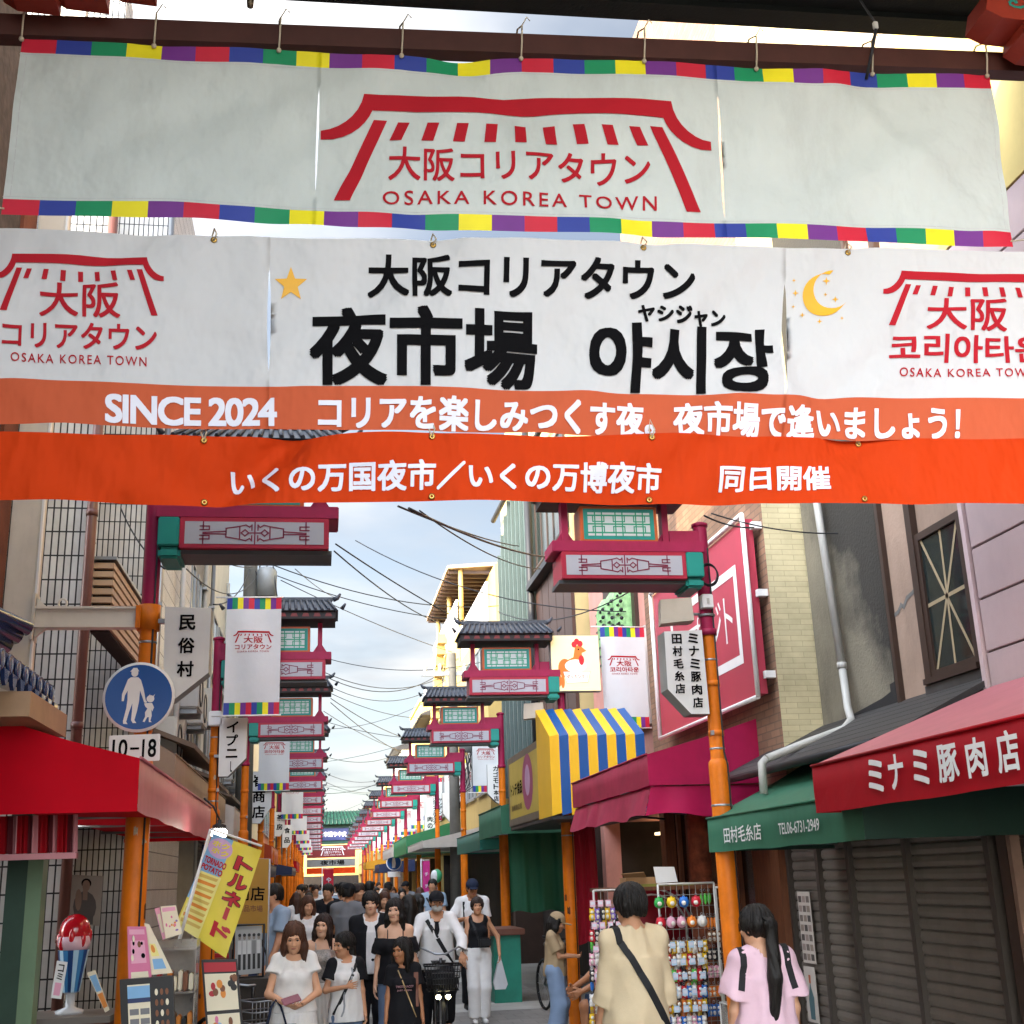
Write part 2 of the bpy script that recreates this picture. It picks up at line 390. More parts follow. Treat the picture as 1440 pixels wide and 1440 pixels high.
# ================================================================ entrance gate: dark soffit overhead, red posts beside the street
YB = 4.7
gate = thing('entrance_gate', 'dark green roofed gate over the street entrance that carries the big banners', 'gate', (0, YB, 0))
def local(mb, o):                                                  # vertices written in world space -> the thing's own space
    for i, v in enumerate(mb.v): mb.v[i] = v-Vector(o.location)
    return mb
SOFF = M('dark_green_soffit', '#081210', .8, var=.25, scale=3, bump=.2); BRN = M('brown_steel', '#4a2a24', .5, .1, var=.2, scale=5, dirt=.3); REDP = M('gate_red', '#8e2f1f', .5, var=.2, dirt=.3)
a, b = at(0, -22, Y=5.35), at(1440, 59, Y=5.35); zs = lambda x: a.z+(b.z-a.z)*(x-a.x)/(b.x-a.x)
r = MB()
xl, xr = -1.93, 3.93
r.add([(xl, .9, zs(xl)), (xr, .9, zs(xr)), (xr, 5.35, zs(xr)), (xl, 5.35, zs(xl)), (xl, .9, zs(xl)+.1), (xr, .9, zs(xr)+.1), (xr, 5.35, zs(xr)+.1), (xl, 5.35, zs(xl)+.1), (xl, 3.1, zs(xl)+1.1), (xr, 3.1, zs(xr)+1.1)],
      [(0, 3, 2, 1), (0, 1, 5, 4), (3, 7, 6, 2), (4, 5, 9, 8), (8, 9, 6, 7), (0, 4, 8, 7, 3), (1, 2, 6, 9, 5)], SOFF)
local(r, gate).build('roof', gate)  # roof depth towards the viewer is unseen, lengthened to shade the banners
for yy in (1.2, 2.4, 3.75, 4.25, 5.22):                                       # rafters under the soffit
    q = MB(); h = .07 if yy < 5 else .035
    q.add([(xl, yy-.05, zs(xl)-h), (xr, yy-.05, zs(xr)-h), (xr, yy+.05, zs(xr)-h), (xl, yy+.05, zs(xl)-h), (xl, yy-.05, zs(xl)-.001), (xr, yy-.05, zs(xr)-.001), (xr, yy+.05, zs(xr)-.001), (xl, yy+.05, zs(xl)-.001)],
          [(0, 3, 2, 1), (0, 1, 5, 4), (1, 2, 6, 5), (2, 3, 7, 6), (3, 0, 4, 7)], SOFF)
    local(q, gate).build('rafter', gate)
q = MB(); c0, c1, d0 = at(0, 27, Y=YB+.06), at(1440, 82, Y=YB+.06), at(0, 56, Y=YB+.06)
h = c0.z-d0.z; sl = (c1.z-c0.z)/(c1.x-c0.x); zt = lambda x: c0.z+sl*(x-c0.x)
x0, x1 = -1.93, 3.93
q.add([(x0, YB+.02, zt(x0)-h), (x1, YB+.02, zt(x1)-h), (x1, YB+.1, zt(x1)-h), (x0, YB+.1, zt(x0)-h), (x0, YB+.02, zt(x0)), (x1, YB+.02, zt(x1)), (x1, YB+.1, zt(x1)), (x0, YB+.1, zt(x0))],
      [(0, 3, 2, 1), (4, 5, 6, 7), (0, 1, 5, 4), (1, 2, 6, 5), (2, 3, 7, 6), (3, 0, 4, 7)], BRN)
local(q, gate).build('crossbeam', gate)
for x in (-1.75, 3.75):
    q = MB(); q.tube([(x, 4.45, 0), (x, 4.45, zs(x)+.02)], .16, REDP, 20); q.lathe([(.24, 0), (.24, .3), (.2, .36), (.16, .4)], M('stone_base', '#8d8a84', .8, var=.2), 20, (x, 4.45, 0))
    local(q, gate).build('post', gate)
for px, py, w in ((1412, 24, .16), (1455, 52, .12), (40, -30, .12), (110, -32, .12), (185, -42, .1)):                  # carved bracket ends
    p = at(px, py, Y=4.55); q = MB()
    pl = [(-w, -.05), (-w*.8, .07), (w, .1), (w, -.1), (-w*.5, -.09)]
    q.prism([(p.x+x, p.z+z) for x, z in pl], 4.45, 4.65, REDP)
    o = local(q, gate).build('bracket', gate)
    q = MB(); cp = [(p.x+.09*w/.16*t*math.cos(9*t)+.0, p.z+.05*t*math.sin(9*t)) for t in [i/14 for i in range(15)]]
    stroke(q, cp, .012, TEAL, lambda x, o_, z: Vector((x, 4.45-o_, z))); local(q, gate).build('painted_scroll', o)

# ---------------------------------------------------------------- the three banners
class Banner:
    def __init__(s, TL, TR, BL, BR, Y, amp, seed, sag=0., ties=()):
        s.c = [at(*p, Y=Y) for p in (TL, TR, BL, BR)]; s.Y = Y; s.amp = amp; s.seed = seed; s.sag = sag; s.ties = ties
        rf = random.Random(seed); s.folds = [(rf.uniform(.1, 4.6), rf.uniform(.2, .8), rf.choice((1, 1, -1))*rf.uniform(.35, 1.1), rf.uniform(.08, .15), rf.uniform(.5, 1.1)*rf.choice((1, -1))) for _ in range(16)]; s.W = (s.c[1]-s.c[0]).length; s.Hh = s.c[0].z-s.c[2].z
    def wr(s, u, v):
        x, z = u*s.W, v*s.Hh
        w = .55*mnoise.noise(Vector((x*.9+z*.8+s.seed, z*.8-x*.25, s.seed)))+.33*mnoise.noise(Vector((x*2.3-z*1.9, z*1.4+s.seed, 3.3)))
        a = mnoise.noise(Vector((x*.7+s.seed*2, z*.6, 9)))
        w += sum(.42*g*math.exp(-((z-s.Hh*b0-(x-x0)*k0)/w0)**2)*math.exp(-((x-x0)/.75)**2) for x0, b0, k0, w0, g in s.folds)      # a crease running up towards a tie
        for t in s.ties: w += .35*math.exp(-((u-t)*s.W/.10)**2)*v**3
        return w*s.amp
    def __call__(s, u, off, v):
        TL, TR, BL, BR = s.c
        p = (BL*(1-u)+BR*u)*(1-v)+(TL*(1-u)+TR*u)*v
        if s.sag and s.ties:
            ts = sorted(s.ties); lo = max([t for t in ts if t <= u], default=None); hi = min([t for t in ts if t > u], default=None)
            if lo is not None and hi is not None:
                f = (u-lo)/(hi-lo); p.z -= s.sag*4*f*(1-f)*v
        e = 1e-3
        n = Vector((-(s.wr(u+e, v)-s.wr(u, v))/(e*s.W), -1, -(s.wr(u, v+e)-s.wr(u, v))/(e*s.Hh))).normalized()
        p = Vector((p.x, s.Y+s.wr(u, v), p.z))
        return p+Vector((-n.x, n.y, -n.z))*off if off else p
    def uv(s, px, py):
        p = at(px, py, Y=s.Y); u = v = .5
        for _ in range(8):
            TL, TR, BL, BR = s.c
            l = BL*(1-v)+TL*v; r_ = BR*(1-v)+TR*v; u = (p.x-l.x)/(r_.x-l.x)
            b_ = BL*(1-u)+BR*u; t_ = TL*(1-u)+TR*u; v = (p.z-b_.z)/(t_.z-b_.z)
        return u, v
    def cloth(s, mb, us, vs, matf, slits=()):
        us = sorted(set(us)); vs = sorted(set(vs))
        extra = []
        for su, v0, v1, w in slits: extra += [su-1e-4, su+1e-4]
        us = sorted(set(us+extra)); idx = {}
        for j, v in enumerate(vs):
            for i, u in enumerate(us):
                uu = u
                for su, v0, v1, w in slits:
                    if abs(u-su) < 2e-4:
                        f = max(0, min(1, (v-v0)/(v1-v0))); uu = su+(1 if u > su else -1)*w*math.sin(math.pi*f)**.6
                idx[i, j] = len(mb.v); mb.v.append(s(uu, 0, v))
        for j in range(len(vs)-1):
            for i in range(len(us)-1):
                um, vm = (us[i]+us[i+1])/2, (vs[j]+vs[j+1])/2
                if any(abs(um-su) < 1e-4 and v0 < vm < v1 for su, v0, v1, w in slits): continue
                mb.f.append([idx[i, j], idx[i+1, j], idx[i+1, j+1], idx[i, j+1]]); mb.m.append(mb.mi(matf(um, vm))); mb.sm.append(True)
    def words(s, mb, txt, mat, lb, rt, bold=.02, space=1., lift=.0055):
        a = s.uv(*lb); b = s.uv(*rt); write(mb, txt, mat, a[0], a[1], b[0], b[1], s, bold, space, .085, lift)
FW = lambda n: [i/n for i in range(n+1)]
def tie(parent, p, top, o, hook=True):
    t = MB(); t.tube([p+Vector((0, -.012, 0)), p+Vector((.004, -.03, (top-p.z)*.5)), Vector((p.x+.006, p.y-.035, top)), Vector((p.x-.004, p.y+.03, top+.03)), Vector((p.x-.006, p.y+.11, top-.01))], .0045, ROPE, 6)
    if hook: t.tube([Vector((p.x+.006, p.y-.035, top)), Vector((p.x+.03, p.y-.04, top+.045)), Vector((p.x+.045, p.y-.035, top+.03))], .003, ROPE, 5)
    t.sphere((p.x, p.y-.012, p.z), .012, ROPE, 8, 6)
    local(t, o).build('rope_tie', parent)
def eyelet(parent, p, o):
    t = MB()
    t.lathe([(.0045, 0), (.013, .001), (.014, .003), (.006, .006), (.0045, .003)], M('brass', '#b08d4a', .3, .9, var=.1), 14, (0, 0, 0), Matrix.Translation(p) @ Matrix.Rotation(R_(90), 4, 'X'))
    local(t, o).build('eyelet', parent)

# top banner: white, five-colour border
tp = [(216, 58), (392, 68), (565, 76), (733, 84), (905, 92), (1065, 102), (1229, 106), (1387, 108), (30, 52)]
B1 = Banner((30, 50), (1392, 105), (2, 302), (1424, 348), YB, .045, 1.7, .012)
B1.ties = sorted(B1.uv(*p)[0] for p in tp)
o1 = thing('banner', 'long white cloth banner with a five colour border, topmost over the entrance', 'banner', (0, YB, 0))
vb = 22/262.
def m1(u, v):
    if v > 1-vb or v < vb:
        i = min(30, int(u*31)); return STR[[0, 1, 2, 3, 4][i % 5]]
    return CLOTH
q = MB()
B1.cloth(q, FW(31*5), [0, vb*.5, vb, *[vb+(1-2*vb)*i/26 for i in range(27)], 1-vb*.5, 1], m1, [(B1.uv(444, 250)[0], .2, .78, .0012), (B1.uv(1017, 260)[0], .12, .82, .0013)])
local(q, o1).build('cloth', o1)
q = MB(); u0, v0 = B1.uv(732, 134); du = (B1.uv(970, 140)[0]-B1.uv(500, 126)[0])/470; dv = (v0-B1.uv(732, 294)[1])/161
emblem(q, RED, B1, lambda x, z: (u0+x*du, v0+z*dv), 0, 0, 271, 'wide', .02)
local(q, o1).build('printed_emblem', o1)
q = MB()                                                            # stitched hems
for v in (vb+.012, 1-vb-.012): 
    for i in range(60): stroke(q, [(i/60+.001, v), ((i+1)/60-.003, v)], .003, M('stitch_grey', '#b9bdbe', .7), B1, .002)
for u in (.006, .994):
    for i in range(12): stroke(q, [(u, .1+.8*i/12), (u, .1+.8*(i+1)/12-.01)], .0006, M('stitch_grey'), B1, .002)
local(q, o1).build('hem_stitching', o1)
for p in tp:
    u, v = B1.uv(*p); pt = B1(u, .002, .985); tie(o1, pt, zt(pt.x)+.012, o1)
for s in (0, 1):                                                   # long ties at the lower corners
    pt = B1(.998 if s else .002, .002, .03); q = MB(); q.tube([pt, pt+Vector((.12 if s else -.12, 0, .02)), pt+Vector((.6 if s else -.6, .0, .12))], .004, ROPE, 6); local(q, o1).build('rope_tie', o1)

# middle banner: night market
B2 = Banner((-60, 318), (1500, 353), (-60, 598), (1500, 622), YB-.01, .06, 5.2, .008)
B2.ties = sorted(B2.uv(x, 335)[0] for x in (-45, 300, 610, 906, 1195, 1490))
o2 = thing('banner', 'white night market banner with black lettering and a pale orange lower band', 'banner', (0, YB, 0))
vo = B2.uv(720, 548)[1]
q = MB(); B2.cloth(q, FW(150), [*[vo*i/8 for i in range(9)], *[vo+(1-vo)*i/28 for i in range(29)]], lambda u, v: ORBAND if v < vo else CLOTH2,
                   [(B2.uv(378, 450)[0], .3, .83, .0016), (B2.uv(1105, 480)[0], .22, .80, .0024)])
local(q, o2).build('cloth', o2)
q = MB()
B2.words(q, '大阪コリアタウン', INK, (517, 416), (979, 364), .03)
B2.words(q, '夜市場', INK, (435, 543), (756, 434), .034)
B2.words(q, '야시장', INK, (829, 549), (1091, 458), .036)
B2.words(q, 'ヤシジャン', INK, (897, 455), (1023, 431), .04)
B2.words(q, 'SINCE 2024', OFFW, (149, 598), (390, 560), .034, .9)
B2.words(q, 'コリアを楽しみつくす夜。夜市場で逢いましょう！', OFFW, (447, 606), (1350, 571), .036)
local(q, o2).build('lettering', o2)
for cx, ct, kind in ((113, 358, 'ja'), (1362, 382, 'ko')):
    q = MB(); u0, v0 = B2.uv(cx, ct); du = (B2.uv(cx+80, ct+50)[0]-B2.uv(cx-80, ct+50)[0])/160; dv = (v0-B2.uv(cx, ct+140)[1])/140
    emblem(q, RED, B2, lambda x, z: (u0+x*du, v0+z*dv*1.22 if kind == 'ja' else v0+z*dv*1.12), 0, 0, 119, kind, .02)
    local(q, o2).build('printed_emblem', o2)
def px_poly(B, pts, mat, mb): poly2(mb, [B.uv(*p) for p in pts], mat, B, .02, .0045)
q = MB(); px_poly(B2, [(409+24*math.sin(k*math.pi/5)*(1 if k % 2 == 0 else .42), 395-25*math.cos(k*math.pi/5)*(1 if k % 2 == 0 else .42)) for k in range(10)], GOLD, q); local(q, o2).build('printed_star', o2)
q = MB()
oc = [(1160+30*math.cos(R_(w)), 413-30*math.sin(R_(w))) for w in range(75, 336, 12)]; ic = [(1172+27*math.cos(R_(w)), 405-27*math.sin(R_(w))) for w in range(315, 84, -12)]
for i in range(len(oc)-1):
    f = lambda L, t: L[min(len(L)-1, int(round(t*(len(L)-1))))]
    px_poly(B2, [f(oc, i/21), f(oc, (i+1)/21), f(ic, 1-(i+1)/21), f(ic, 1-i/21)], GOLD, q)
for x, y, s_ in ((1163, 393, 6), (1176, 419, 5), (1120, 409, 5), (1117, 428, 3), (1130, 440, 4), (1153, 451, 4), (1184, 447, 3), (1118, 391, 3), (1162, 412, 3)):
    px_poly(B2, [(x+s_*math.sin(k*math.pi/4)*(1 if k % 2 == 0 else .3), y-s_*math.cos(k*math.pi/4)*(1 if k % 2 == 0 else .3)) for k in range(8)], GOLD, q)
local(q, o2).build('printed_moon', o2)
for px in (300, 610, 906, 1195):
    u = B2.uv(px, 336)[0]; p = B2(u, .003, .975); eyelet(o2, p, o2)
    q = MB(); q.tube([p, p+Vector((.012, -.02, .02)), p+Vector((0, 0, .055)), p+Vector((-.01, .01, .02)), p], .004, ROPE, 6); local(q, o2).build('rope_tie', o2)
# lowest banner: orange red
B3 = Banner((-60, 605), (1500, 614), (-60, 704), (1500, 709), YB-.02, .065, 8.4, -.006)
B3.ties = sorted(B3.uv(x, 630)[0] for x in (-40, 285, 607, 915, 1215, 1490)); B3.sag = .012
_c3 = B3.__call__
o3 = thing('banner', 'narrow orange red cloth banner with white lettering, lowest of the three', 'banner', (0, YB, 0))
q = MB(); B3.cloth(q, FW(140), FW(14), lambda u, v: ORCLOTH); 
for i, v in enumerate(q.v):                                        # the lower edge hangs in shallow arcs
    pass
local(q, o3).build('cloth', o3)
q = MB()
B3.words(q, 'いくの万国夜市／いくの万博夜市', OFFW, (322, 690), (931, 651), .03)
B3.words(q, '同日開催', OFFW, (1012, 689), (1168, 653), .03)
local(q, o3).build('lettering', o3)
for px in (285, 607, 915, 1215):
    for v in (.93, .06):
        u = B3.uv(px, 650)[0]; p = B3(u, .003, v); eyelet(o3, p, o3)
    p = B3(u, .003, .93); q = MB(); q.tube([p, p+Vector((.01, -.015, .03)), p+Vector((0, .01, .085)), p+Vector((-.012, -.005, .03)), p], .0035, ROPE, 6); local(q, o3).build('rope_tie', o3)
# lamp sockets and cables under the gate roof
p = at(1231, 36, Y=4.6); o = thing('cable_connector', 'small pale cable connector hanging from the dark gate soffit', 'connector', p)
q = MB(); q.box(-.012, .012, -.01, .01, -.02, .02, GREYP, bv=.004); q.tube([(0, 0, .02), (.01, .1, .2), (.04, .3, zs(p.x)-p.z-.01)], .006, CABLE, 6); q.tube([(0, 0, -.02), (-.012, .03, -.1), (-.02, .12, -.22)], .008, CABLE, 6); q.build('connector_body', o)
p = at(352, 3, Y=4.6); o = thing('bare_lamp_holder', 'small dark lamp holder under the gate roof above the top banner', 'lamp holder', p)
q = MB(); q.lathe([(.0, -.03), (.014, -.025), (.017, .02), (.01, .03), (.0, .031)], M('tarnished_brass', '#5a5040', .4, .6)); q.tube([(0, 0, .03), (0, 0, zs(p.x)-p.z-.002)], .008, CABLE, 6); q.build('holder_body', o)

# ================================================================ roofed sign posts along both kerbs
SLATE = M('slate_roof', '#3d434d', .45, var=.25, scale=6, bump=.2); PANEL = M('panel_grey', '#a9aab2', .5, var=.06); FRAMEO = M('frame_orange', '#b8541f', .45, var=.15, dirt=.2)
GREENP = M('lattice_green', '#1d8f6c', .45, var=.1); PALE = M('lattice_pale', '#b9c4c4', .5, var=.08); EAVE = M('eave_dark', '#221d1f', .6, var=.2); FRED = M('frame_red', '#a5203a', .42, var=.1, dirt=.15); FASC = M('under_fascia', '#4a4e4f', .5, var=.2)
DOT = M('dancheong_red', '#7c2a2c', .5, var=.2)
def gate_post(d):
    """d = +1: the sign reaches towards +X from the pole"""
    t = thing('sign_post', '', 'sign post')
    fx = lambda x: d*x
    def bx(mb, x0, x1, y0, y1, z0, z1, m, bv=0): mb.box(min(fx(x0), fx(x1)), max(fx(x0), fx(x1)), y0, y1, z0, z1, m, None, bv)
    q = MB(); q.tube([(0, 0, 0), (0, 0, 2.5)], .076, ORANGE, 20, False); q.lathe([(.076, 2.5), (.074, 2.53), (.056, 2.55)], ORANGE, 20); q.tube([(0, 0, 2.55), (0, 0, 3.52)], .056, ORANGE, 20, False)
    for z in (2.72, 3.1): q.tube([(0, 0, z), (0, 0, z+.045)], .061, ORANGE, 20)
    q.box(fx(.05)-.012, fx(.05)+.012, -.075, -.05, 2.725, 2.76, STEEL); q.lathe([(.13, 0), (.13, .03), (.09, .045), (.076, .06)], ORANGE, 20); q.build('lower_pole', t)
    q = MB(); q.tube([(0, 0, 3.52), (0, 0, 4.38)], .0555, CRIM, 20, False); q.lathe([(.0555, 4.38), (.066, 4.385), (.066, 4.41), (.03, 4.425), (0, 4.43)], CRIM, 20); q.build('upper_pole', t)
    q = MB(); q.lathe([(.056, 3.5), (.068, 3.5), (.068, 3.55), (.0555, 3.55)], CRIM, 20); q.build('collar', t)
    q = MB(); bx(q, .03, 1.245, -.17, .17, 4.13, 4.22, CRIM, .006); bx(q, .02, .27, -.05, .05, 4.225, 4.34, CRIM); q.build('beam', t)
    q = MB(); bx(q, .05, .188, -.19, .19, 3.93, 4.129, TEAL, .008); bx(q, .055, .2, -.18, .18, 3.845, 3.925, TEAL, .02); q.build('end_block', t)
    q = MB(); bx(q, .19, 1.18, -.185, .185, 3.91, 4.128, FRED, .006); bx(q, .19, 1.2, -.15, .15, 3.88, 3.909, FASC); 
    fr = q.build('motif_panel', t)
    for sgn in (-1, 1):
        q = MB(); y = sgn*.187; put = lambda x, o, z: Vector((fx(.685)+x, y+sgn*o, 4.02+z))
        poly2(q, [(-.46, -.078), (.46, -.078), (.46, .078), (-.46, .078)], PANEL, put, lift=.001)
        MOT = M('motif_line', '#7a2740', .5)
        for s in (1, -1):
            for pts in ([(.34*s, -.078), (.34*s, -.02)], [(.34*s, .078), (.34*s, .02)], [(.36*s, .045), (.3*s, .045), (.3*s, .02), (.36*s, .02)], [(.36*s, -.045), (.3*s, -.045), (.3*s, -.02), (.36*s, -.02)],
                        [(.34*s, .0), (.19*s, .01)], [(.34*s, -.008), (.19*s, -.01)], [(.19*s, .03), (.19*s, -.03), (.1*s, -.045), (.1*s, .045), (.19*s, .03)], [(.1*s, .045), (.06*s, .055), (.035*s, .04), (.02*s, .055), (.02*s, .02)], [(.1*s, -.045), (.06*s, -.055), (.035*s, -.04), (.02*s, -.055), (.02*s, -.02)],
                        [(.09*s, 0), (.065*s, .022), (.04*s, 0), (.065*s, -.022), (.09*s, 0)], [(.04*s, 0), (0, 0)]):
                stroke(q, pts, .009, MOT, put, .003)
        stroke(q, [(0, -.078), (0, .078)], .009, MOT, put, .0036); q.build('painted_motif', fr)
    for x in (.3, 1.115):
        q = MB(); bx(q, x-.025, x+.025, -.05, .05, 4.22, 4.57, CRIM); q.prism([(fx(x-.09), 4.221), (fx(x+.09), 4.221), (fx(x+.026), 4.32), (fx(x-.026), 4.32)], -.03, .03, CRIM); q.build('post', t)
    q = MB(); bx(q, .385, 1.005, -.12, .12, 4.222, 4.515, FRAMEO, .006); lp = q.build('lattice_panel', t)
    for sgn in (-1, 1):
        q = MB(); y = sgn*.121; put = lambda x, o, z: Vector((fx(.695)+x, y+sgn*o, 4.368+z))
        poly2(q, [(-.285, -.125), (.285, -.125), (.285, .125), (-.285, .125)], TEAL, put, lift=.001)
        poly2(q, [(-.25, -.095), (.25, -.095), (.25, .095), (-.25, .095)], PALE, put, lift=.002)
        for z in (-.07, 0, .07): stroke(q, [(-.25, z), (.25, z)], .012, GREENP, put, .003)
        for x in (-.165, 0, .165):
            for w in (-.028, .028): stroke(q, [(x+w, -.095), (x+w, .095)], .01, GREENP, put, .0034)
            for zz_ in (-.045, .045): stroke(q, [(x-.045, zz_-.025), (x+.045, zz_-.025), (x+.045, zz_+.025), (x-.045, zz_+.025), (x-.045, zz_-.025)], .009, GREENP, put, .004)
        q.build('lattice', lp)
    q = MB(); bx(q, .13, 1.285, -.27, .27, 4.575, 4.66, EAVE)
    for i in range(9):
        xx = .2+i*.126
        for sgn in (-1, 1): q.add([(fx(xx-.04), sgn*.2715, 4.6), (fx(xx+.04), sgn*.2715, 4.6), (fx(xx+.025), sgn*.2715, 4.64), (fx(xx-.025), sgn*.2715, 4.64)], [(0, 1, 2, 3)], DOT)
    q.build('eave', t)
    q = MB(); a, b = .1, 1.315; c, e = .19, 1.225
    q.add([(fx(a), -.31, 4.662), (fx(b), -.31, 4.662), (fx(b), .31, 4.662), (fx(a), .31, 4.662), (fx(c), -.04, 4.82), (fx(e), -.04, 4.82), (fx(e), .04, 4.82), (fx(c), .04, 4.82)],
          [(0, 3, 2, 1), (4, 5, 6, 7), (0, 1, 5, 4), (1, 2, 6, 5), (2, 3, 7, 6), (3, 0, 4, 7)], SLATE)
    for i in range(17):
        f = i/16; x0 = a+.03+(b-a-.06)*f; x1 = c+.02+(e-c-.04)*f
        for sgn in (-1, 1): q.tube([(fx(x0), sgn*.318, 4.668), (fx(x1), sgn*.045, 4.828)], .016, SLATE, 6)
    rf = q.build('roof', t)
    q = MB(); bx(q, c-.03, e+.03, -.03, .03, 4.825, 4.875, SLATE, .01)
    for s in (0, 1):
        xx = (c-.03) if s == 0 else (e+.03); k = -1 if s == 0 else 1
        q.tube([(fx(xx), 0, 4.85), (fx(xx+.05*k), 0, 4.87), (fx(xx+.085*k), 0, 4.92)], [.03, .026, .012], SLATE, 8)
        q.tube([(fx(xx+.1*k), -.29, 4.68), (fx(xx+.14*k), -.33, 4.73)], [.025, .012], SLATE, 6)
    q.build('ridge', rf)
    return t
PL = [(-1.15, 8.2+5.5*k) for k in range(15)]; PR = [(2.98, y) for y in (9, 15, 20.4, 26.2, 32.2, 38.4, 44.4, 50.2, 56, 62, 68, 74, 80, 86)]
ORD = ['first', 'second', 'third', 'fourth', 'fifth', 'sixth', 'seventh', 'eighth', 'ninth', 'tenth', 'eleventh', 'twelfth', 'thirteenth', 'fourteenth', 'fifteenth', 'sixteenth']
for side, d, spots in (('left', 1, PL), ('right', -1, PR)):
    p0 = gate_post(d)
    for k, (x, y) in enumerate(spots):
        o = p0 if k == 0 else copy_tree(p0)
        o.location = (x, y, 0); o['group'] = 'roofed sign posts along the kerbs'
        o.rotation_euler.z = 0 if k == 0 else R_(random.uniform(-1.5, 1.5))
        o['label'] = f'orange crimson post with roofed sign, {ORD[k]} from the entrance, {side} row'

posts1 = [o for o in bpy.data.objects if o.name.startswith('sign_post') and o.parent is None and o.location.y < 16]
STK = M('sticker_residue', '#b9a98c', .8, var=.4, scale=40, dirt=.5); RUST = M('rust_patch', '#5a3218', .9, var=.5, scale=30)
random.seed(4)
for o in posts1:                                                    # torn stickers, rust scars and cable ties on the nearer posts
    for k in range(7):
        z = random.choice((1.25, 1.5, 1.8, 2.05, 2.3, .6, .35, 2.85))+random.uniform(-.08, .08); a0 = random.uniform(3.4, 6.0); w = random.uniform(.25, .7); hgt = random.uniform(.02, .09); rr = .0768 if z < 2.45 else .0568
        q = MB(); n = 6; vs_ = []
        for i in range(n+1):
            a = a0+w*i/n; vs_ += [(rr*math.cos(a), rr*math.sin(a), z+random.uniform(-.008, .008)), (rr*math.cos(a), rr*math.sin(a), z+hgt+random.uniform(-.012, .012))]
        q.add(vs_, [(2*i, 2*i+2, 2*i+3, 2*i+1) for i in range(n)], STK if k % 3 == 0 else RUST, smooth=True); q.build('sticker_residue' if k % 3 == 0 else 'rust_scar', o)
    q = MB()
    for z in (2.2, 2.62, 3.3): q.lathe([(.078 if z < 2.5 else .0575, z), (.08 if z < 2.5 else .06, z+.003), (.08 if z < 2.5 else .06, z+.012), (.078 if z < 2.5 else .0575, z+.015)], STEEL, 18)
    d_ = .079; q.tube([(.05, -.062, .1), (.05, -.062, 2.5), (.035, -.048, 2.6), (.035, -.048, 4.2)], .007, CABLE, 6); q.build('cable_and_bands', o)

# ---------------------------------------------------------------- white banners with striped ends, hung beside the posts
def street_banner(kind):
    t = thing('street_banner', '', 'banner'); W, Z0, Z1 = .59, 3.5, 4.79
    S = lambda u, off, v: Vector((u*W, -off+.012*math.sin(u*7+v*3)+.018*mnoise.noise(Vector((u*2, v*2.5, 4 if kind == 'ja' else 8))), Z0+(Z1-Z0)*v))
    q = MB(); us = FW(20); vv = [0, .05, .105, *[.105+.795*i/12 for i in range(1, 13)], .95, 1]; sq = [3, 4, 1, 2, 3, 4, 0, 1, 2, 3]; order = [1, 2, 3, 4, 0]
    idx = {}
    for j, v in enumerate(vv):
        for i, u in enumerate(us): idx[i, j] = len(q.v); q.v.append(S(u, 0, v))
    for j in range(len(vv)-1):
        for i in range(20):
            vm = (vv[j]+vv[j+1])/2; m = STR[order[(i//2) % 5]] if (vm < .105 or vm > .9) else M('street_banner_cloth', '#d6d8d9', .65, var=.04, scale=2, trans=.15, bump=.4, bscale=5, bdist=.02, dirt=.06)
            q.f.append([idx[i, j], idx[i+1, j], idx[i+1, j+1], idx[i, j+1]]); q.m.append(q.mi(m)); q.sm.append(True)
    q.build('cloth', t)
    q = MB(); emblem(q, RED, S, lambda x, z: (.5+x/590., .71+z/1260.), 0, 0, 215, kind, .2); q.build('printed_emblem', t)
    for z in (Z0-.004, Z1+.004):
        q = MB(); q.tube([(-.12, 0, z), (W+.02, 0, z)], .009, WHITE, 8); q.build('rod', t)
    return t
bj, bk = street_banner('ja'), street_banner('ko'); uj = uk = False
spL = [(0, .1, 'ja', 1), (1, -.06, 'ko', 3), (2, .06, 'ja', 5), (3, .06, 'ko', 7), (4, .06, 'ja', 9), (5, .06, 'ko', 11), (6, .06, 'ja', 13)]
spR = [(0, .54, 'ko', 1), (1, .22, 'ja', 3), (2, .2, 'ko', 4), (3, .15, 'ja', 5), (4, .2, 'ko', 6), (5, .2, 'ja', 7), (6, .2, 'ko', 8), (7, .2, 'ja', 9), (8, .2, 'ko', 10), (9, .2, 'ja', 11), (10, .2, 'ko', 12)]
for side, sp, spots in (('left', spL, PL), ('right', spR, PR)):
    for n, dx, kind, k in sp:
        src = bj if kind == 'ja' else bk
        first = not (uj if kind == 'ja' else uk)
        o = src if first else copy_tree(src)
        if kind == 'ja': uj = True
        else: uk = True
        o.location = (spots[k][0]+dx, spots[k][1]-(.36 if side == 'left' else .02), 0); o.rotation_euler.z = R_(random.uniform(-7, 7)) if n > 0 else R_(3 if side == 'right' else -2)
        o['group'] = 'white banners along the street'
        lang = 'Japanese' if kind == 'ja' else 'Korean'
        o['label'] = f'white {lang} emblem banner with striped ends, {ORD[n]} from the entrance, {side} side'

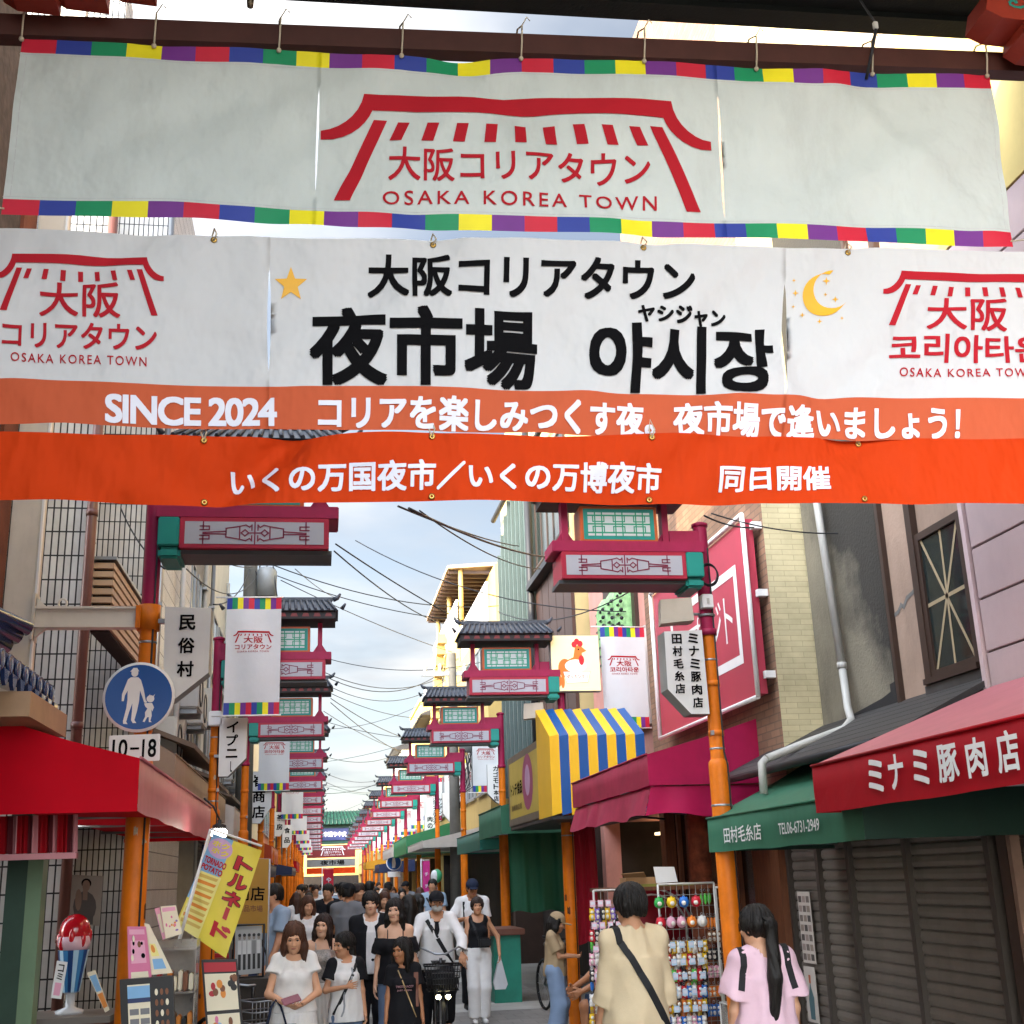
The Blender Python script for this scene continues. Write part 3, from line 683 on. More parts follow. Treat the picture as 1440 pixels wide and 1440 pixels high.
# ---------------------------------------------------------------- white lightbox shop signs on the posts
SIGNW = M('lightbox_white', '#d9d9d6', .4, var=.05, dirt=.12); SIDE = M('lightbox_side', '#7f807c', .5, var=.15, dirt=.25)
def shop_sign(label, x, y, poly, cols, depth=.16, bold=.03, name='shop_sign', arm=None, mat=SIGNW, ink=INK):
    """poly in metres relative to (x, z=0); cols: (text, x0, ztop, size, pitch)"""
    t = thing(name, label, 'shop sign', (x, y, 0))
    q = MB(); n = len(poly); vs = [(px, 0, pz) for px, pz in poly]+[(px, depth, pz) for px, pz in poly]
    q.add(vs, [list(range(n)), list(range(2*n-1, n-1, -1))], mat); q.add(vs, [((i+1) % n, i, n+i, n+(i+1) % n) for i in range(n)], SIDE)
    q.build('lightbox', t)
    q = MB(); put = lambda X, o, Z: Vector((X, -o, Z))
    if len(cols) == 1:                                              # one column: centred on the sign
        tx, _, zt_, sz_, pi_ = cols[0]; xs0 = [p_[0] for p_ in poly]; zs0 = [p_[1] for p_ in poly]
        sz_ = min(sz_, (max(xs0)-min(xs0))*.62); pi_ = min(pi_, (max(zs0)-min(zs0))*.9/len(tx)); cols = [(tx, (max(xs0)+min(xs0)-sz_)/2, max(zs0)-.03-.0, min(sz_, pi_*.95), pi_)]
    for c in cols: column(q, *([c[0], ink]+list(c[1:])), put, bold)
    q.build('lettering', t)
    if arm:
        q = MB()
        for z in arm[2:]: q.box(min(arm[0], arm[1]), max(arm[0], arm[1]), depth*.3, depth*.6, z-.015, z+.015, STEEL)
        q.build('bracket', t)
    return t
# from the photograph: corners at the posts' own distance
def rel(pts, y, x): return [(at(px, py, Y=y).x-x, at(px, py, Y=y).z) for px, py in pts]
x, y = PL[0]
shop_sign('white pentagon shop sign reading 民俗村 beside the round blue sign', x, y-.08, rel([(232, 853), (297, 855), (293, 946), (243, 985), (229, 985)], y-.08, x), [('民俗村', .17, 3.5, .115, .155)], .16, .03, arm=(.02, .12, 3.45, 3.0))
x, y = PR[0]
shop_sign('white pentagon shop sign reading 田村毛糸店 and ミナミ豚肉店 in two columns', x, y-.08, rel([(934, 888), (987, 886), (998, 1004), (972, 1004), (939, 969)], y-.08, x), [('田村毛糸店', -.325, 3.51, .085, .096), ('ミナミ豚肉店', -.195, 3.515, .088, .099)], .2, .03, arm=(-.06, 0, 3.4, 3.0))
x, y = PL[1]
shop_sign('narrow white pentagon sign reading イプニー on the second left post', x, y-.14, rel([(309, 1010), (348, 1009), (346, 1066), (320, 1092), (307, 1092)], y-.14, x), [('イプニー', .1, 3.6, .15, .165)], .16, .03, arm=(0, .1, 3.5, 3.1))
x, y = PL[3]
shop_sign('white pentagon sign ending in 商店 half behind a street banner', x, y-.3, rel([(347, 1085), (383, 1085), (381, 1135), (366, 1158), (345, 1158)], y-.3, x), [('崔商店', .25, 3.72, .26, .3)], .16, .03, arm=(0, .1, 3.5))
x, y = PL[5]
shop_sign('small white pentagon sign below the third left street banner', x, y-.3, rel([(386, 1142), (401, 1142), (400, 1166), (394, 1176), (386, 1176)], y-.3, x), [('茶房', .2, 3.62, .2, .25)], .16, .03, arm=(0, .1, 3.5))
x, y = PL[6]
shop_sign('small white pentagon sign on the seventh left post', x, y-.3, rel([(397, 1160), (411, 1160), (410, 1184), (404, 1192), (397, 1192)], y-.3, x), [('食品', .2, 3.5, .24, .3)], .16, .03, arm=(0, .1, 3.4))
x, y = PR[3]
shop_sign('white pentagon shop sign reading カゴモト本店 in one column', x, y-.1, rel([(685, 1075), (706, 1075), (710, 1133), (698, 1128), (686, 1116)], y-.1, x), [('カゴモト本店', .28-.05, 3.78, .12, .125)], .2, .03)
x, y = PR[4]
shop_sign('white pentagon shop sign with two columns of small katakana', x, y-.1, rel([(622, 1115), (641, 1115), (642, 1158), (632, 1155), (623, 1144)], y-.1, x), [('ジョイフルアジア', -.12, 3.78, .09, .085), ('ヤンアンバン', .03, 3.78, .1, .105)], .2, .03)
x, y = PR[5]
shop_sign('small white pentagon sign behind the third right street banner', x, y-.1, rel([(597, 1146), (611, 1146), (613, 1180), (603, 1176), (597, 1168)], y-.1, x), [('肉の店', .12, 3.6, .17, .2)], .2, .03)

# ---------------------------------------------------------------- boxes, loudspeakers and a cable coil on the posts
def speaker(x, y, z, label, rz, k=1.):
    t = thing('loudspeaker', label, 'loudspeaker', (x, y, z), rz)
    q = MB(); q.prism([(-.13*k, -.1*k), (.13*k, -.08*k), (.12*k, .1*k), (-.12*k, .09*k)], -.09*k, .06*k, M('speaker_cream', '#b7ad9c', .5, var=.1, dirt=.2)); q.build('cabinet', t)
    q = MB(); q.box(-.11*k, .11*k, .061*k, .1*k, -.08*k, .08*k, DARK); q.build('back_plate', t)
    q = MB(); q.tube([(.1, .05, 0), (.26, .06, -.01)], .012, STEEL, 8); q.build('bracket', t)
speaker(2.72, 8.98, 3.68, 'cream loudspeaker on the first right post above the two column sign', R_(-8))
speaker(2.62, 15.0, 3.72, 'cream loudspeaker beside the chicken sign post', R_(-12))
p = at(994, 846, Y=8.93); o = thing('junction_box', 'white junction box strapped to the first right post', 'junction box', p)
q = MB(); q.box(-.045, .045, -.03, .05, -.055, .055, WHITE, bv=.006); q.build('box', o); q = MB(); q.box(-.01, .01, -.036, -.031, -.02, .02, GREYP); q.build('latch', o)
q = MB(); q.lathe([(.062, 0), (.066, .0), (.066, .02), (.062, .02)], STEEL, 18, (2.98-p.x, 9.0-p.y, -.11)); q.build('strap', o)
p = at(995, 808, Y=8.9); q = MB()
for k in range(4): q.tube([(.072*math.cos(w)+.004*k, -.02+.006*k, .085*math.sin(w)-.003*k) for w in [2*math.pi*i/24 for i in range(25)]], .006, CABLE, 6, False)
o = q.build('cable_coil'); o.location = p; tag(o, 'coil of black cable hanging on the first right post', 'cable coil')
p = at(1131/1364*360, 690+1175/1364*380-0, Y=13.6); o = thing('junction_box', 'small white junction box on the second left post', 'junction box', (-1.15, 13.6, 3.5)); q = MB(); q.box(-.07, .07, -.05, .05, -.08, .08, WHITE, bv=.01); q.build('box', o)

# round blue pedestrian sign and its time plate
p = at(195, 980, Y=8.06); BLUE = M('traffic_blue', '#0d4f97', .35, var=.05)
t = thing('pedestrian_sign', 'round blue pedestrian sign with a white adult and child on the first left post', 'traffic sign', p)
q = MB(); q.lathe([(0, 0), (.222, 0), (.226, .008), (.222, .014), (0, .014)], WHITE, 48, (0, 0, 0), Matrix.Rotation(R_(-90), 4, 'X')); q.build('disc', t)
q = MB(); put = lambda x, o, z: Vector((x, -.0005-o, z))
poly2(q, [(.208*math.cos(2*math.pi*i/48), .208*math.sin(2*math.pi*i/48)) for i in range(48)], BLUE, put, lift=.001); q.build('blue_field', t)
q = MB(); s = .226/50.   # drawn in photo pixels from the sign centre
pp = lambda pts: [((a)*s, -(b)*s) for a, b in pts]
poly2(q, pp([(-7+4.8*math.cos(w), -34+5.4*math.sin(w)) for w in [2*math.pi*i/14 for i in range(14)]]), WHITE, put, lift=.003)
poly2(q, pp([(-13.5, -36), (-1, -36.5), (-2.5, -38.5), (-4, -41.5), (-9.5, -41.5), (-11.5, -38.5)]), WHITE, put, lift=.0035)
poly2(q, pp([(-12, -28), (-2, -28), (2, -24), (6, -12), (8, -4), (10, 5), (12, 7), (11, 9), (8, 8), (5.5, 1), (1.5, -9), (1, 6), (-1, 20), (-4, 33), (-1, 37), (-6, 37), (-8.5, 33), (-8, 20), (-8, 9), (-12, 22), (-15, 35), (-13, 38.5), (-19, 38), (-19.5, 34), (-16, 16), (-15, 4), (-15.5, -9), (-19, -2), (-20, 6), (-23, 6), (-23, -4), (-19, -16), (-16, -25)]), WHITE, put, lift=.003)
poly2(q, pp([(16.5+5.4*math.cos(w), 3+5.2*math.sin(w)) for w in [2*math.pi*i/14 for i in range(14)]]), WHITE, put, lift=.0035)
poly2(q, pp([(13, 9), (19, 9), (22, 15), (20, 21), (18.5, 18), (19.5, 27), (18, 34), (20, 36), (16, 36), (15.5, 29), (13.5, 29), (10, 36), (7.5, 35), (10.5, 28), (10, 22), (13, 17), (10, 14), (8, 9.5), (11, 9)]), WHITE, put, lift=.003)
for dx in (-3, 3.5): poly2(q, pp([(16.5+dx, -1), (19+dx, -4), (17.5+dx, 1)]), WHITE, put, lift=.004)
q.build('white_figures', t)
q = MB(); q.box(-.03, .03, .014, .1, -.02, .02, STEEL); q.box(-.03, .03, .014, .1, .12, .15, STEEL); q.build('bracket', t)
p = at(189, 1052, Y=8.06); t = thing('time_plate', 'white plate reading 10 - 18 under the round blue sign', 'traffic sign', p)
q = MB(); q.box(-.157, .157, 0, .01, -.085, .085, WHITE, Matrix.Rotation(R_(-1.5), 4, 'Y'), .004); q.build('plate', t)
q = MB(); put = lambda x, o, z: Vector((x, -o, z-.004)); write(q, '10', INK, -.135, -.055, -.042, .06, put, .02); write(q, '―', INK, -.026, -.006, .03, .008, put, .0); write(q, '18', INK, .048, -.055, .135, .06, put, .02); q.build('lettering', t)
q = MB(); q.box(-.03, .03, .0105, .09, -.02, .02, STEEL); q.build('bracket', t)

# chicken restaurant sign on the second right post
p0 = at(773, 893, Y=14.85); p1 = at(846, 972, Y=14.85); w, h = p1.x-p0.x, p0.z-p1.z
t = thing('restaurant_sign', 'glowing cream square sign with an orange hen over a white bowl', 'shop sign', ((p0.x+p1.x)/2, 14.85, (p0.z+p1.z)/2))
q = MB(); q.box(-w/2, w/2, .002, .12, -h/2, h/2, SIDE, bv=.006); q.build('cabinet', t)
q = MB(); put = lambda x, o, z: Vector((x*w/73, -o, z*h/79))
poly2(q, [(-35.5, -38.5), (35.5, -38.5), (35.5, 38.5), (-35.5, 38.5)], M('lit_cream', '#f0dfb0', .4, emit=('#ffe2a0', .10), var=.04), put, lift=.0005); q.build('lit_face', t)
HEN = M('print_hen', '#d9752a', .5, emit=('#d9752a', .04)); HRED = M('print_comb', '#d1232c', .5, emit=('#d1232c', .04)); BOWL = M('print_bowl', '#f4efe2', .5, emit=('#fff4dd', .08)); PINKL = M('print_coral', '#e0705e', .5)
q = MB(); E = lambda cx, cz, rx, rz, n=20, a0=0, a1=360: [(cx+rx*math.cos(R_(a0+(a1-a0)*i/n)), cz+rz*math.sin(R_(a0+(a1-a0)*i/n))) for i in range(n+(1 if a1-a0 < 360 else 0))]
poly2(q, E(-16, -7, 10, 13), HEN, put, lift=.001); poly2(q, E(-25, -24, 3, 9), HEN, put, lift=.0012); poly2(q, E(-20, -26, 3, 9), HEN, put, lift=.0014)
poly2(q, [(-12, 4), (-3, 8), (0, 22), (6, 26), (11, 22), (17, 17), (10, 14), (10, 0), (12, -8), (-8, -10)], HEN, put, lift=.0016)
poly2(q, E(0, -4, 16, 9), BOWL, put, lift=.0018); poly2(q, E(9, 4, 4, 7), HRED, put, lift=.002)
for a, b in ((-1, 26), (3, 30), (8, 27)): poly2(q, E(a, b, 4, 4.5, 12), HRED, put, lift=.0022+a*.00002)
poly2(q, [(-19, -12), (21, -12), (17, -27), (-14, -28)], BOWL, put, lift=.0026); poly2(q, E(5, 19, 1.1, 1.3, 8), INK, put, lift=.0028); stroke(q, [(-19, -12), (21, -12), (17, -27), (-14, -28), (-19, -12)], .6, PINKL, put, .003)
write(q, 'ダッカンマリ', PINKL, -14, -22, 17, -16, put, .03, lift=.0032); q.build('painted_hen', t)
q = MB(); q.box(-.02, .02, .121, .2, -.3, .3, STEEL); q.build('bracket', t)

# second traffic roundel, far right, small
p = at(554, 1213, Y=44.1); t = thing('pedestrian_sign', 'small distant round blue traffic sign on an orange post at the right kerb', 'traffic sign', p)
q = MB(); q.lathe([(0, 0), (.26, 0), (.27, .01), (.26, .02), (0, .02)], WHITE, 24, (0, 0, 0), Matrix.Rotation(R_(-90), 4, 'X')); q.build('disc', t)
q = MB(); put = lambda x, o, z: Vector((x, -o, z)); poly2(q, E(0, 0, .24, .24, 24), BLUE, put, lift=.002); poly2(q, [(-.05, .15), (.03, .15), (.06, -.02), (.04, -.18), (-.06, -.18), (-.07, .02)], WHITE, put, lift=.004); q.build('blue_field', t)
q = MB(); q.box(-.22, .22, 0, .02, -.48, -.3, WHITE); q.build('plate', t)

# ---------------------------------------------------------------- far gate at the other end of the street
FG = 96; t = thing('far_gate', 'distant green tiled gate closing the far end of the street', 'gate', (.9, FG, 0))
q = MB(); GT = M('green_tile', '#0f3a2b', .4, var=.2)
q.add([(-3.1, -1.2, 6.0), (3.1, -1.2, 6.0), (3.1, 1.2, 6.0), (-3.1, 1.2, 6.0), (-2.3, 0, 7.0), (2.3, 0, 7.0)], [(0, 3, 2, 1), (0, 1, 5, 4), (1, 2, 5), (2, 3, 4, 5), (3, 0, 4)], GT)
for i in range(21): q.tube([(-3.0+.3*i, -1.2, 6.02), (-2.25+.225*i, 0, 7.02)], .05, GT, 6)
q.build('roof', t)
q = MB(); q.box(-2.7, 2.7, -.5, .5, 4.6, 5.98, M('gate_green', '#1d4a40', .5, var=.2)); q.build('frieze', t)
q = MB(); q.box(-1.2, 1.2, -.62, -.52, 4.85, 5.75, M('plaque_blue', '#2b3568', .4)); pq = q.build('plaque', t)
q = MB(); write(q, '御幸通り中央', OFFW, -1.05, 5.1, 1.05, 5.5, lambda x, o, z: Vector((x, -.62-o, z)), .03); q.build('lettering', pq)
for s in (-1, 1): 
    q = MB(); q.tube([(2.4*s, 0, 0), (2.4*s, 0, 4.6)], .2, REDP, 14); q.build('post', t)
for z0, z1, m, lab, s in ((3.6, 4.5, M('cloth_red', '#6e151c', .6), 'distant red banner hanging on the far gate, upper one', 'emb'), (2.95, 3.5, M('far_cloth_grey', '#6f7172', .7), 'distant white banner hanging on the far gate between two red ones', '夜市場'), (2.45, 2.88, ORCLOTH, 'distant orange red banner hanging lowest on the far gate', '')):
    b = thing('banner', lab, 'banner', (.9, FG-.7, 0)); q = MB(); q.box(-1.9, 1.7, 0, .02, z0, z1, m); q.build('cloth', b)
    put = lambda x, o, z: Vector((x, -o, z)); q = MB()
    if s == 'emb': emblem(q, OFFW, put, lambda x, z: (x*.0035, z1-.08+z*.0042), 0, 0, 271, 'wide', .2); q.build('printed_emblem', b)
    elif s: write(q, s, INK, -.9, z0+.12, .9, z1-.08, put, .03); q.build('lettering', b)

# ---------------------------------------------------------------- utility poles and overhead cables
def util(x, y, h, r, label):
    t = thing('utility_pole', label, 'utility pole', (x, y, 0)); CON = M('concrete_pole', '#57554f', .8, var=.2, dirt=.2, bump=.2)
    q = MB(); q.tube([(0, 0, 0), (0, 0, h)], [r*1.25, r*.8], CON, 16); q.build('pole', t)
    for z in (h-.5, h-1.1):
        q = MB(); q.box(-.75, .75, -.05, .05, z-.05, z+.05, STEEL)
        for xx in (-.65, -.3, .3, .65): q.lathe([(.0, .2), (.03, .18), (.05, .12), (.03, .08), (.05, .04), (.03, .0)], M('insulator', '#c9c9c4', .25), 10, (xx, 0, z+.05))
        q.build('crossarm', t)
    q = MB(); q.lathe([(0, 0), (.2, .03), (.2, .55), (.16, .62), (0, .64)], M('transformer_grey', '#8a8e90', .5, .3, dirt=.2), 16, (.32, -.05, h-2.4)); q.build('transformer', t)
    q = MB()
    for k in range(7): q.tube([(r+random.uniform(-.1, .3), -.1+random.uniform(-.1, .1), h-1.3-random.random()), (r+random.uniform(0, .4), -.15, h-2.2-random.random()), (r*.8, -.1, h-3.2-random.random()*.8)], .012, CABLE, 5)
    q.build('cable_bundle', t); return t
util(-1.45, 24, 9.6, .15, 'grey concrete utility pole behind the second left sign post')
util(3.1, 29, 7.0, .12, 'dark concrete utility pole among the awnings on the right side')
util(-1.5, 47, 7.5, .14, 'slim far utility pole on the left side of the street')
def cable(label, a, b, sag, r=.012, n=18):
    a, b = Vector(a), Vector(b); q = MB()
    q.tube([a.lerp(b, i/n)+Vector((0, 0, -sag*4*(i/n)*(1-i/n))) for i in range(n+1)], r*.75, CABLE, 5)
    tag(q.build('overhead_cable'), label, 'cable', 'overhead cables')
cs = [((560, 712), 9, (730, 768), 19, .05, .012, 'thick overhead cable running from the red banner edge to the glazed building'), ((575, 715), 9.4, (790, 785), 17, .1, .016, 'doubled overhead cable reaching the glazed building on the right'), ((590, 718), 10, (760, 800), 17, .12, .010, 'thin overhead cable under the doubled one at the right'),
      ((472, 765), 14, (700, 895), 26, .1, .013, 'steep overhead cable from the first left sign towards the cream building'), ((470, 775), 14, (640, 880), 30, .2, .013, 'second steep overhead cable from the first left sign'),
      ((385, 795), 24, (720, 850), 30, .35, .016, 'overhead cable bundle spanning the sky, upper strand'), ((385, 808), 24, (770, 870), 30, .4, .014, 'overhead cable bundle spanning the sky, lower strand'), ((395, 816), 24, (645, 920), 36, .1, .013, 'straight slanting overhead cable from the left utility pole'),
      ((455, 945), 26, (650, 935), 34, .5, .012, 'sagging overhead cable at the second left sign roof'), ((455, 950), 26, (655, 915), 34, .7, .013, 'deeply sagging overhead cable across the middle of the sky'), ((465, 966), 30, (640, 945), 38, .6, .012, 'sagging overhead cable between the third left and third right signs'), ((465, 975), 30, (625, 1008), 40, .25, .012, 'overhead cable sloping to the third right sign'),
      ((465, 982), 30, (600, 1045), 46, .2, .014, 'overhead cable sloping to the fourth right sign, upper one'), ((465, 988), 30, (570, 1060), 50, .15, .014, 'overhead cable sloping to the fourth right sign, lower one'), ((455, 1000), 34, (555, 1052), 50, .1, .012, 'low thin slanting cable far down the street'), ((452, 1062), 44, (575, 1052), 52, .4, .014, 'flat sagging cable low over the far street'), ((455, 1086), 52, (545, 1092), 64, .35, .015, 'far sagging cable over the crowd, upper one'), ((455, 1098), 58, (540, 1112), 70, .3, .016, 'far sagging cable over the crowd, lower one'),
      ((1000, 722), 8.8, (1185, 750), 8.9, .05, .008, 'thin cable crossing the brick edge to the grey wall'), ((990, 725), 8.9, (1060, 742), 9.2, .03, .01, 'short cable from the first right post to the billboard corner'), ((352, 800), 24, (300, 850), 13.6, .2, .012, 'cable from the left utility pole down to the second left post'), ((372, 790), 24, (250, 740), 12.4, .25, .012, 'cable from the left utility pole to the tiled building, upper strand'), ((360, 812), 24, (262, 800), 12.4, .3, .010, 'cable from the left utility pole to the tiled building, lower strand'), ((415, 800), 24, (470, 840), 34, .05, .012, 'short cable dropping from the left utility pole beside the second sign'), ((500, 520+240), 20, (880, 860), 16, .3, .012, 'cable rising behind the first right sign panel'), ((700, 860), 22, (905, 820), 14, .3, .012, 'dark cable from the far right roofs to the pink wall'), ((285, 700), 8.4, (205, 770), 12.4, .1, .011, 'cable from the first left post to the tiled wall, right strand'), ((170, 715), 12.2, (232, 800), 9.5, .08, .010, 'cable from the tiled wall to the first left post, left strand')]
random.seed(11)
for k in range(12):
    ya = 22+k*5.2; xa_, xb2 = -1.3+random.uniform(-.3, .4), 3.4+random.uniform(-.3, .3); cable(f'thin cable across the street between rooftops, {ORD[k]} of twelve going away', (xa_, ya, random.uniform(5.0, 6.3)), (xb2, ya+random.uniform(-3, 5), random.uniform(5.0, 6.6)), random.uniform(.2, .7), .009)
for a, ya, b, yb, sg, r, lab in cs: cable(lab, at(*a, Y=ya), at(*b, Y=yb), sg, r)

# ================================================================ buildings
MORTAR = M('mortar_wall', '#6f6a5c', .85, var=.2, scale=2.5, bump=.5, bscale=40, dirt=.45)
PLAST = M('pinkish_plaster', '#9c8676', .8, var=.12, scale=2, bump=.3, bscale=30, dirt=.25)
SIDING = M('lilac_siding', '#b5a2a3', .55, var=.06, dirt=.1, bump=.15, bscale=120)
CREAM = M('cream_render', '#b59c62', .75, var=.1, dirt=.15); WHITEW = M('white_render', '#d8d6cf', .75, var=.08, dirt=.2); GREYW = M('grey_render', '#9a9893', .75, var=.12, dirt=.25); PINKW = M('pink_render', '#c98d80', .75, var=.12, dirt=.2); BEIGEW = M('beige_render', '#bfa98a', .75, var=.1, dirt=.2); OCHRE = M('ochre_render', '#d8b56a', .75, var=.1, dirt=.15)
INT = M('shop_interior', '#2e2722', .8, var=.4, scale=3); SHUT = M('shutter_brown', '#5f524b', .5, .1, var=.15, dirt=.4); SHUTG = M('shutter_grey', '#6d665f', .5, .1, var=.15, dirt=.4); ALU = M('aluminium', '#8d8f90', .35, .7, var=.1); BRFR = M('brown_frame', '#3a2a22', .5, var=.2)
ROOFT = M('dark_roof_tile', '#2c2b2c', .6, var=.3, scale=5, bump=.3)
def shutter(name, parent, x, y0, y1, z0, z1, mat, face=-1, pitch=.075):
    """slatted roller shutter on a plane x, reading from the street"""
    q = MB(); n = int((z1-z0)/pitch); vs = []; fs = []
    for i in range(n+1):
        z = z0+i*pitch
        for xx, zz_ in ((x-face*.016, z), (x, z+pitch*.10), (x+face*.006, z+pitch*.45), (x, z+pitch*.84)):
            for y in (y0, y1): vs.append((xx, y, min(z1+.05, zz_)))
    for i in range(len(vs)//2-1): fs.append((2*i, 2*i+1, 2*i+3, 2*i+2))
    q.add(vs, fs, mat); q.box(min(x-face*.03, x-face*.05), max(x-face*.03, x-face*.05), y0, y1, z0, z1, INT)
    return q.build(name, parent)
def window(parent, x, y0, y1, z0, z1, side, fm=ALU, mull=1, sub=None):
    """side +1: wall on the right of the street, window looks towards -X"""
    f = -side; q = MB(); t = .05; xo = x+f*.03; xi = x-f*.05
    a, b = min(xo, xi), max(xo, xi)
    q.box(a, b, y0, y1, z0, z0+t, fm); q.box(a, b, y0, y1, z1-t, z1, fm); q.box(a, b, y0, y0+t, z0+t, z1-t, fm); q.box(a, b, y1-t, y1, z0+t, z1-t, fm)
    for i in range(1, mull+1):
        yy = y0+(y1-y0)*i/(mull+1); q.box(a, b, yy-t*.45, yy+t*.45, z0+t, z1-t, fm)
    q.box(min(x+f*.03, x+f*.08), max(x+f*.03, x+f*.08), y0-.04, y1+.04, z0-.04, z0, fm)
    w = q.build('window', parent)
    q = MB(); q.box(min(x+f*.004, x+f*.012), max(x+f*.004, x+f*.012), y0+t, y1-t, z0+t, z1-t, GLASS); q.build('pane', w)
    return w
def building(name, label, side, x, y0, y1, h, wm, wins=(), shop=2.5, front='shutter', fm=ALU, mull=1, top='parapet', depth=6, shutm=None, trim=None):
    t = thing(name, label, 'building', (0, 0, 0)); f = -side; xb = x+side*depth
    X = lambda a, b: (min(a, b), max(a, b))
    q = MB()
    q.box(*X(x, xb), y0, y1, shop, h, wm)
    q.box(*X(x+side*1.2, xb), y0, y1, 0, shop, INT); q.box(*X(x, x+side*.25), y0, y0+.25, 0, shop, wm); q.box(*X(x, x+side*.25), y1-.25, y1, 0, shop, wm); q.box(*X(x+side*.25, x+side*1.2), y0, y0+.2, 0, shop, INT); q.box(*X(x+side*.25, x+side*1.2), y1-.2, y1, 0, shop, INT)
    q.build('wall', t)
    if top == 'parapet':
        q = MB(); q.box(*X(x+f*.06, xb), y0-.03, y1+.03, h, h+.14, trim or wm); q.build('parapet', t)
    elif top == 'tile':
        q = MB(); q.add([(x+f*.45, y0-.1, h-.1), (x+f*.45, y1+.1, h-.1), (x+side*2.5, y1+.1, h+1.1), (x+side*2.5, y0-.1, h+1.1), (x+side*5.5, y0-.1, h-.1), (x+side*5.5, y1+.1, h-.1)], [(0, 1, 2, 3), (3, 2, 5, 4), (0, 3, 4), (1, 5, 2), (0, 4, 5, 1)], ROOFT)
        n = int((y1-y0)/.3)
        for i in range(n+1): yy = y0-.05+(y1-y0+.1)*i/n; q.tube([(x+f*.46, yy, h-.09), (x+side*2.5, yy, h+1.12)], .045, ROOFT, 6)
        q.build('roof', t)
    for w in wins: window(t, x, w[0], w[1], w[2], w[3], side, fm, mull)
    if front == 'shutter': shutter('shutter', t, x+side*.12, y0+.25, y1-.25, 0, shop, shutm or SHUT, -side)
    elif front == 'open':
        q = MB(); q.box(*X(x+side*.3, x+side*.9), y0+.4, y1-.4, .0, .8, WOOD); q.build('counter', t)
        q = MB()
        for k in range(int((y1-y0-.8)/.3)):
            q.box(*X(x+side*.35, x+side*.6), y0+.45+k*.3, y0+.68+k*.3, .8, .8+random.uniform(.1, .3), M(f'goods_{k % 5}', ['#b8892f', '#a33a2c', '#4c6d3f', '#c9b28c', '#8a4a63'][k % 5], .6))
        q.build('goods', t)
        q = MB(); q.box(*X(x+side*.7, x+side*1.1), y0+.6, y1-.6, shop-.22, shop-.18, M('shop_lamp', '#fff1cf', .5, emit=('#ffe3ad', .5), var=0)); q.build('strip_lamp', t)
    return t
AWN = 0
def awning(label, side, xw, xs, y0, y1, zw, zs_, zb, mat, cap=None, group='shop awnings', words=None, valance=None, curve=False, flare=0., name='awning', frame=True, ink=None):
    """cloth awning: slope, street fascia, both end caps, steel arms"""
    t = thing(name, label, 'awning', (0, 0, 0), 0, group); q = MB(); cm = cap or mat
    n = max(6, int((y1-y0)/.18)); b = len(q.v)
    prof = [(xw, zw), ((xw*.5+xs*.5), zw*.5+zs_*.5-.012), (xs, zs_), (xs-side*flare*.5, zs_*.5+zb*.5), (xs-side*flare, zb)]
    for i in range(n+1):
        f = i/n; y = y0+(y1-y0)*f
        for k, (xx, zz_) in enumerate(prof):
            w = .005*mnoise.noise(Vector((y*2.3, k*1.7, zs_*3)))
            q.v.append(Vector((xx+w, y, zz_+(w if k in (1, 4) else 0)-(.006*math.sin(f*math.pi*round((y1-y0)/.9))**2 if k == 4 else 0))))
    m = q.mi(mat)
    for i in range(n):
        for k in range(4): q.f.append([b+i*5+k, b+(i+1)*5+k, b+(i+1)*5+k+1, b+i*5+k+1]); q.m.append(m); q.sm.append(k in (0, 2))
    for y in (y0, y1): q.add([(xx, y+(.0 if y == y0 else 0), zz_) for xx, zz_ in prof]+[(xw, y, zb)], [(0, 1, 2, 3, 4, 5)], cm)
    c = q.build('cloth', t)
    q = MB()
    for i in range(5):                                              # piping along the front edge
        pass
    q.tube([(xs-side*.004, y0, zs_+.004), (xs-side*.004, y1, zs_+.004)], .008, mat, 6); q.build('piping', t)
    if frame:
        q = MB()
        for y in [y0+.06+(y1-y0-.12)*k/max(1, round((y1-y0)/1.3)) for k in range(round((y1-y0)/1.3)+1)]:
            q.tube([(xw, y, zb+.04), (xs+side*.02, y, zb+.04)], .014, STEEL, 6)
        q.tube([(xs+side*.03, y0+.02, zb+.04), (xs+side*.03, y1-.02, zb+.04)], .014, STEEL, 6); q.build('frame', t)
    if words:
        q = MB()
        for w in words:                                             # (text, ya, za, yb, zb, bold)
            write(q, w[0], ink or WHITE, w[1], w[2], w[3], w[4], (lambda X, o, Z: Vector((xs-side*(o+.012), -X*side, Z))), w[5], lift=.006)
        q.build('lettering', t)
    if valance:
        q = MB(); vm, z1, z0 = valance; n = int((y1-y0)/.03); vs = []
        for i in range(n+1):
            y = y0+(y1-y0)*i/n; w = .012*math.sin(i*1.3)+.01*mnoise.noise(Vector((y*4, 0, z1)))
            vs += [(xs+side*.02, y, z1), (xs+side*.02-side*.05+w, y, z0+.02*mnoise.noise(Vector((y*3, 2, 0))))]
        q.add(vs, [(2*i, 2*i+1, 2*i+3, 2*i+2) for i in range(n)], vm, smooth=True); q.build('valance', t)
    return t
AR = M('awning_red', '#d80020', .6, var=.06, trans=.3, dirt=.0, spec=.12, bump=.1, bscale=14); ARD = M('awning_old_red', '#a5121f', .6, var=.08, trans=.12, dirt=.2, spec=.15, bump=.15, bscale=10); APINK = M('awning_faded_lit_pink', '#c5747e', .5, var=.1, trans=.2, dirt=.1, bump=.1, bscale=10)
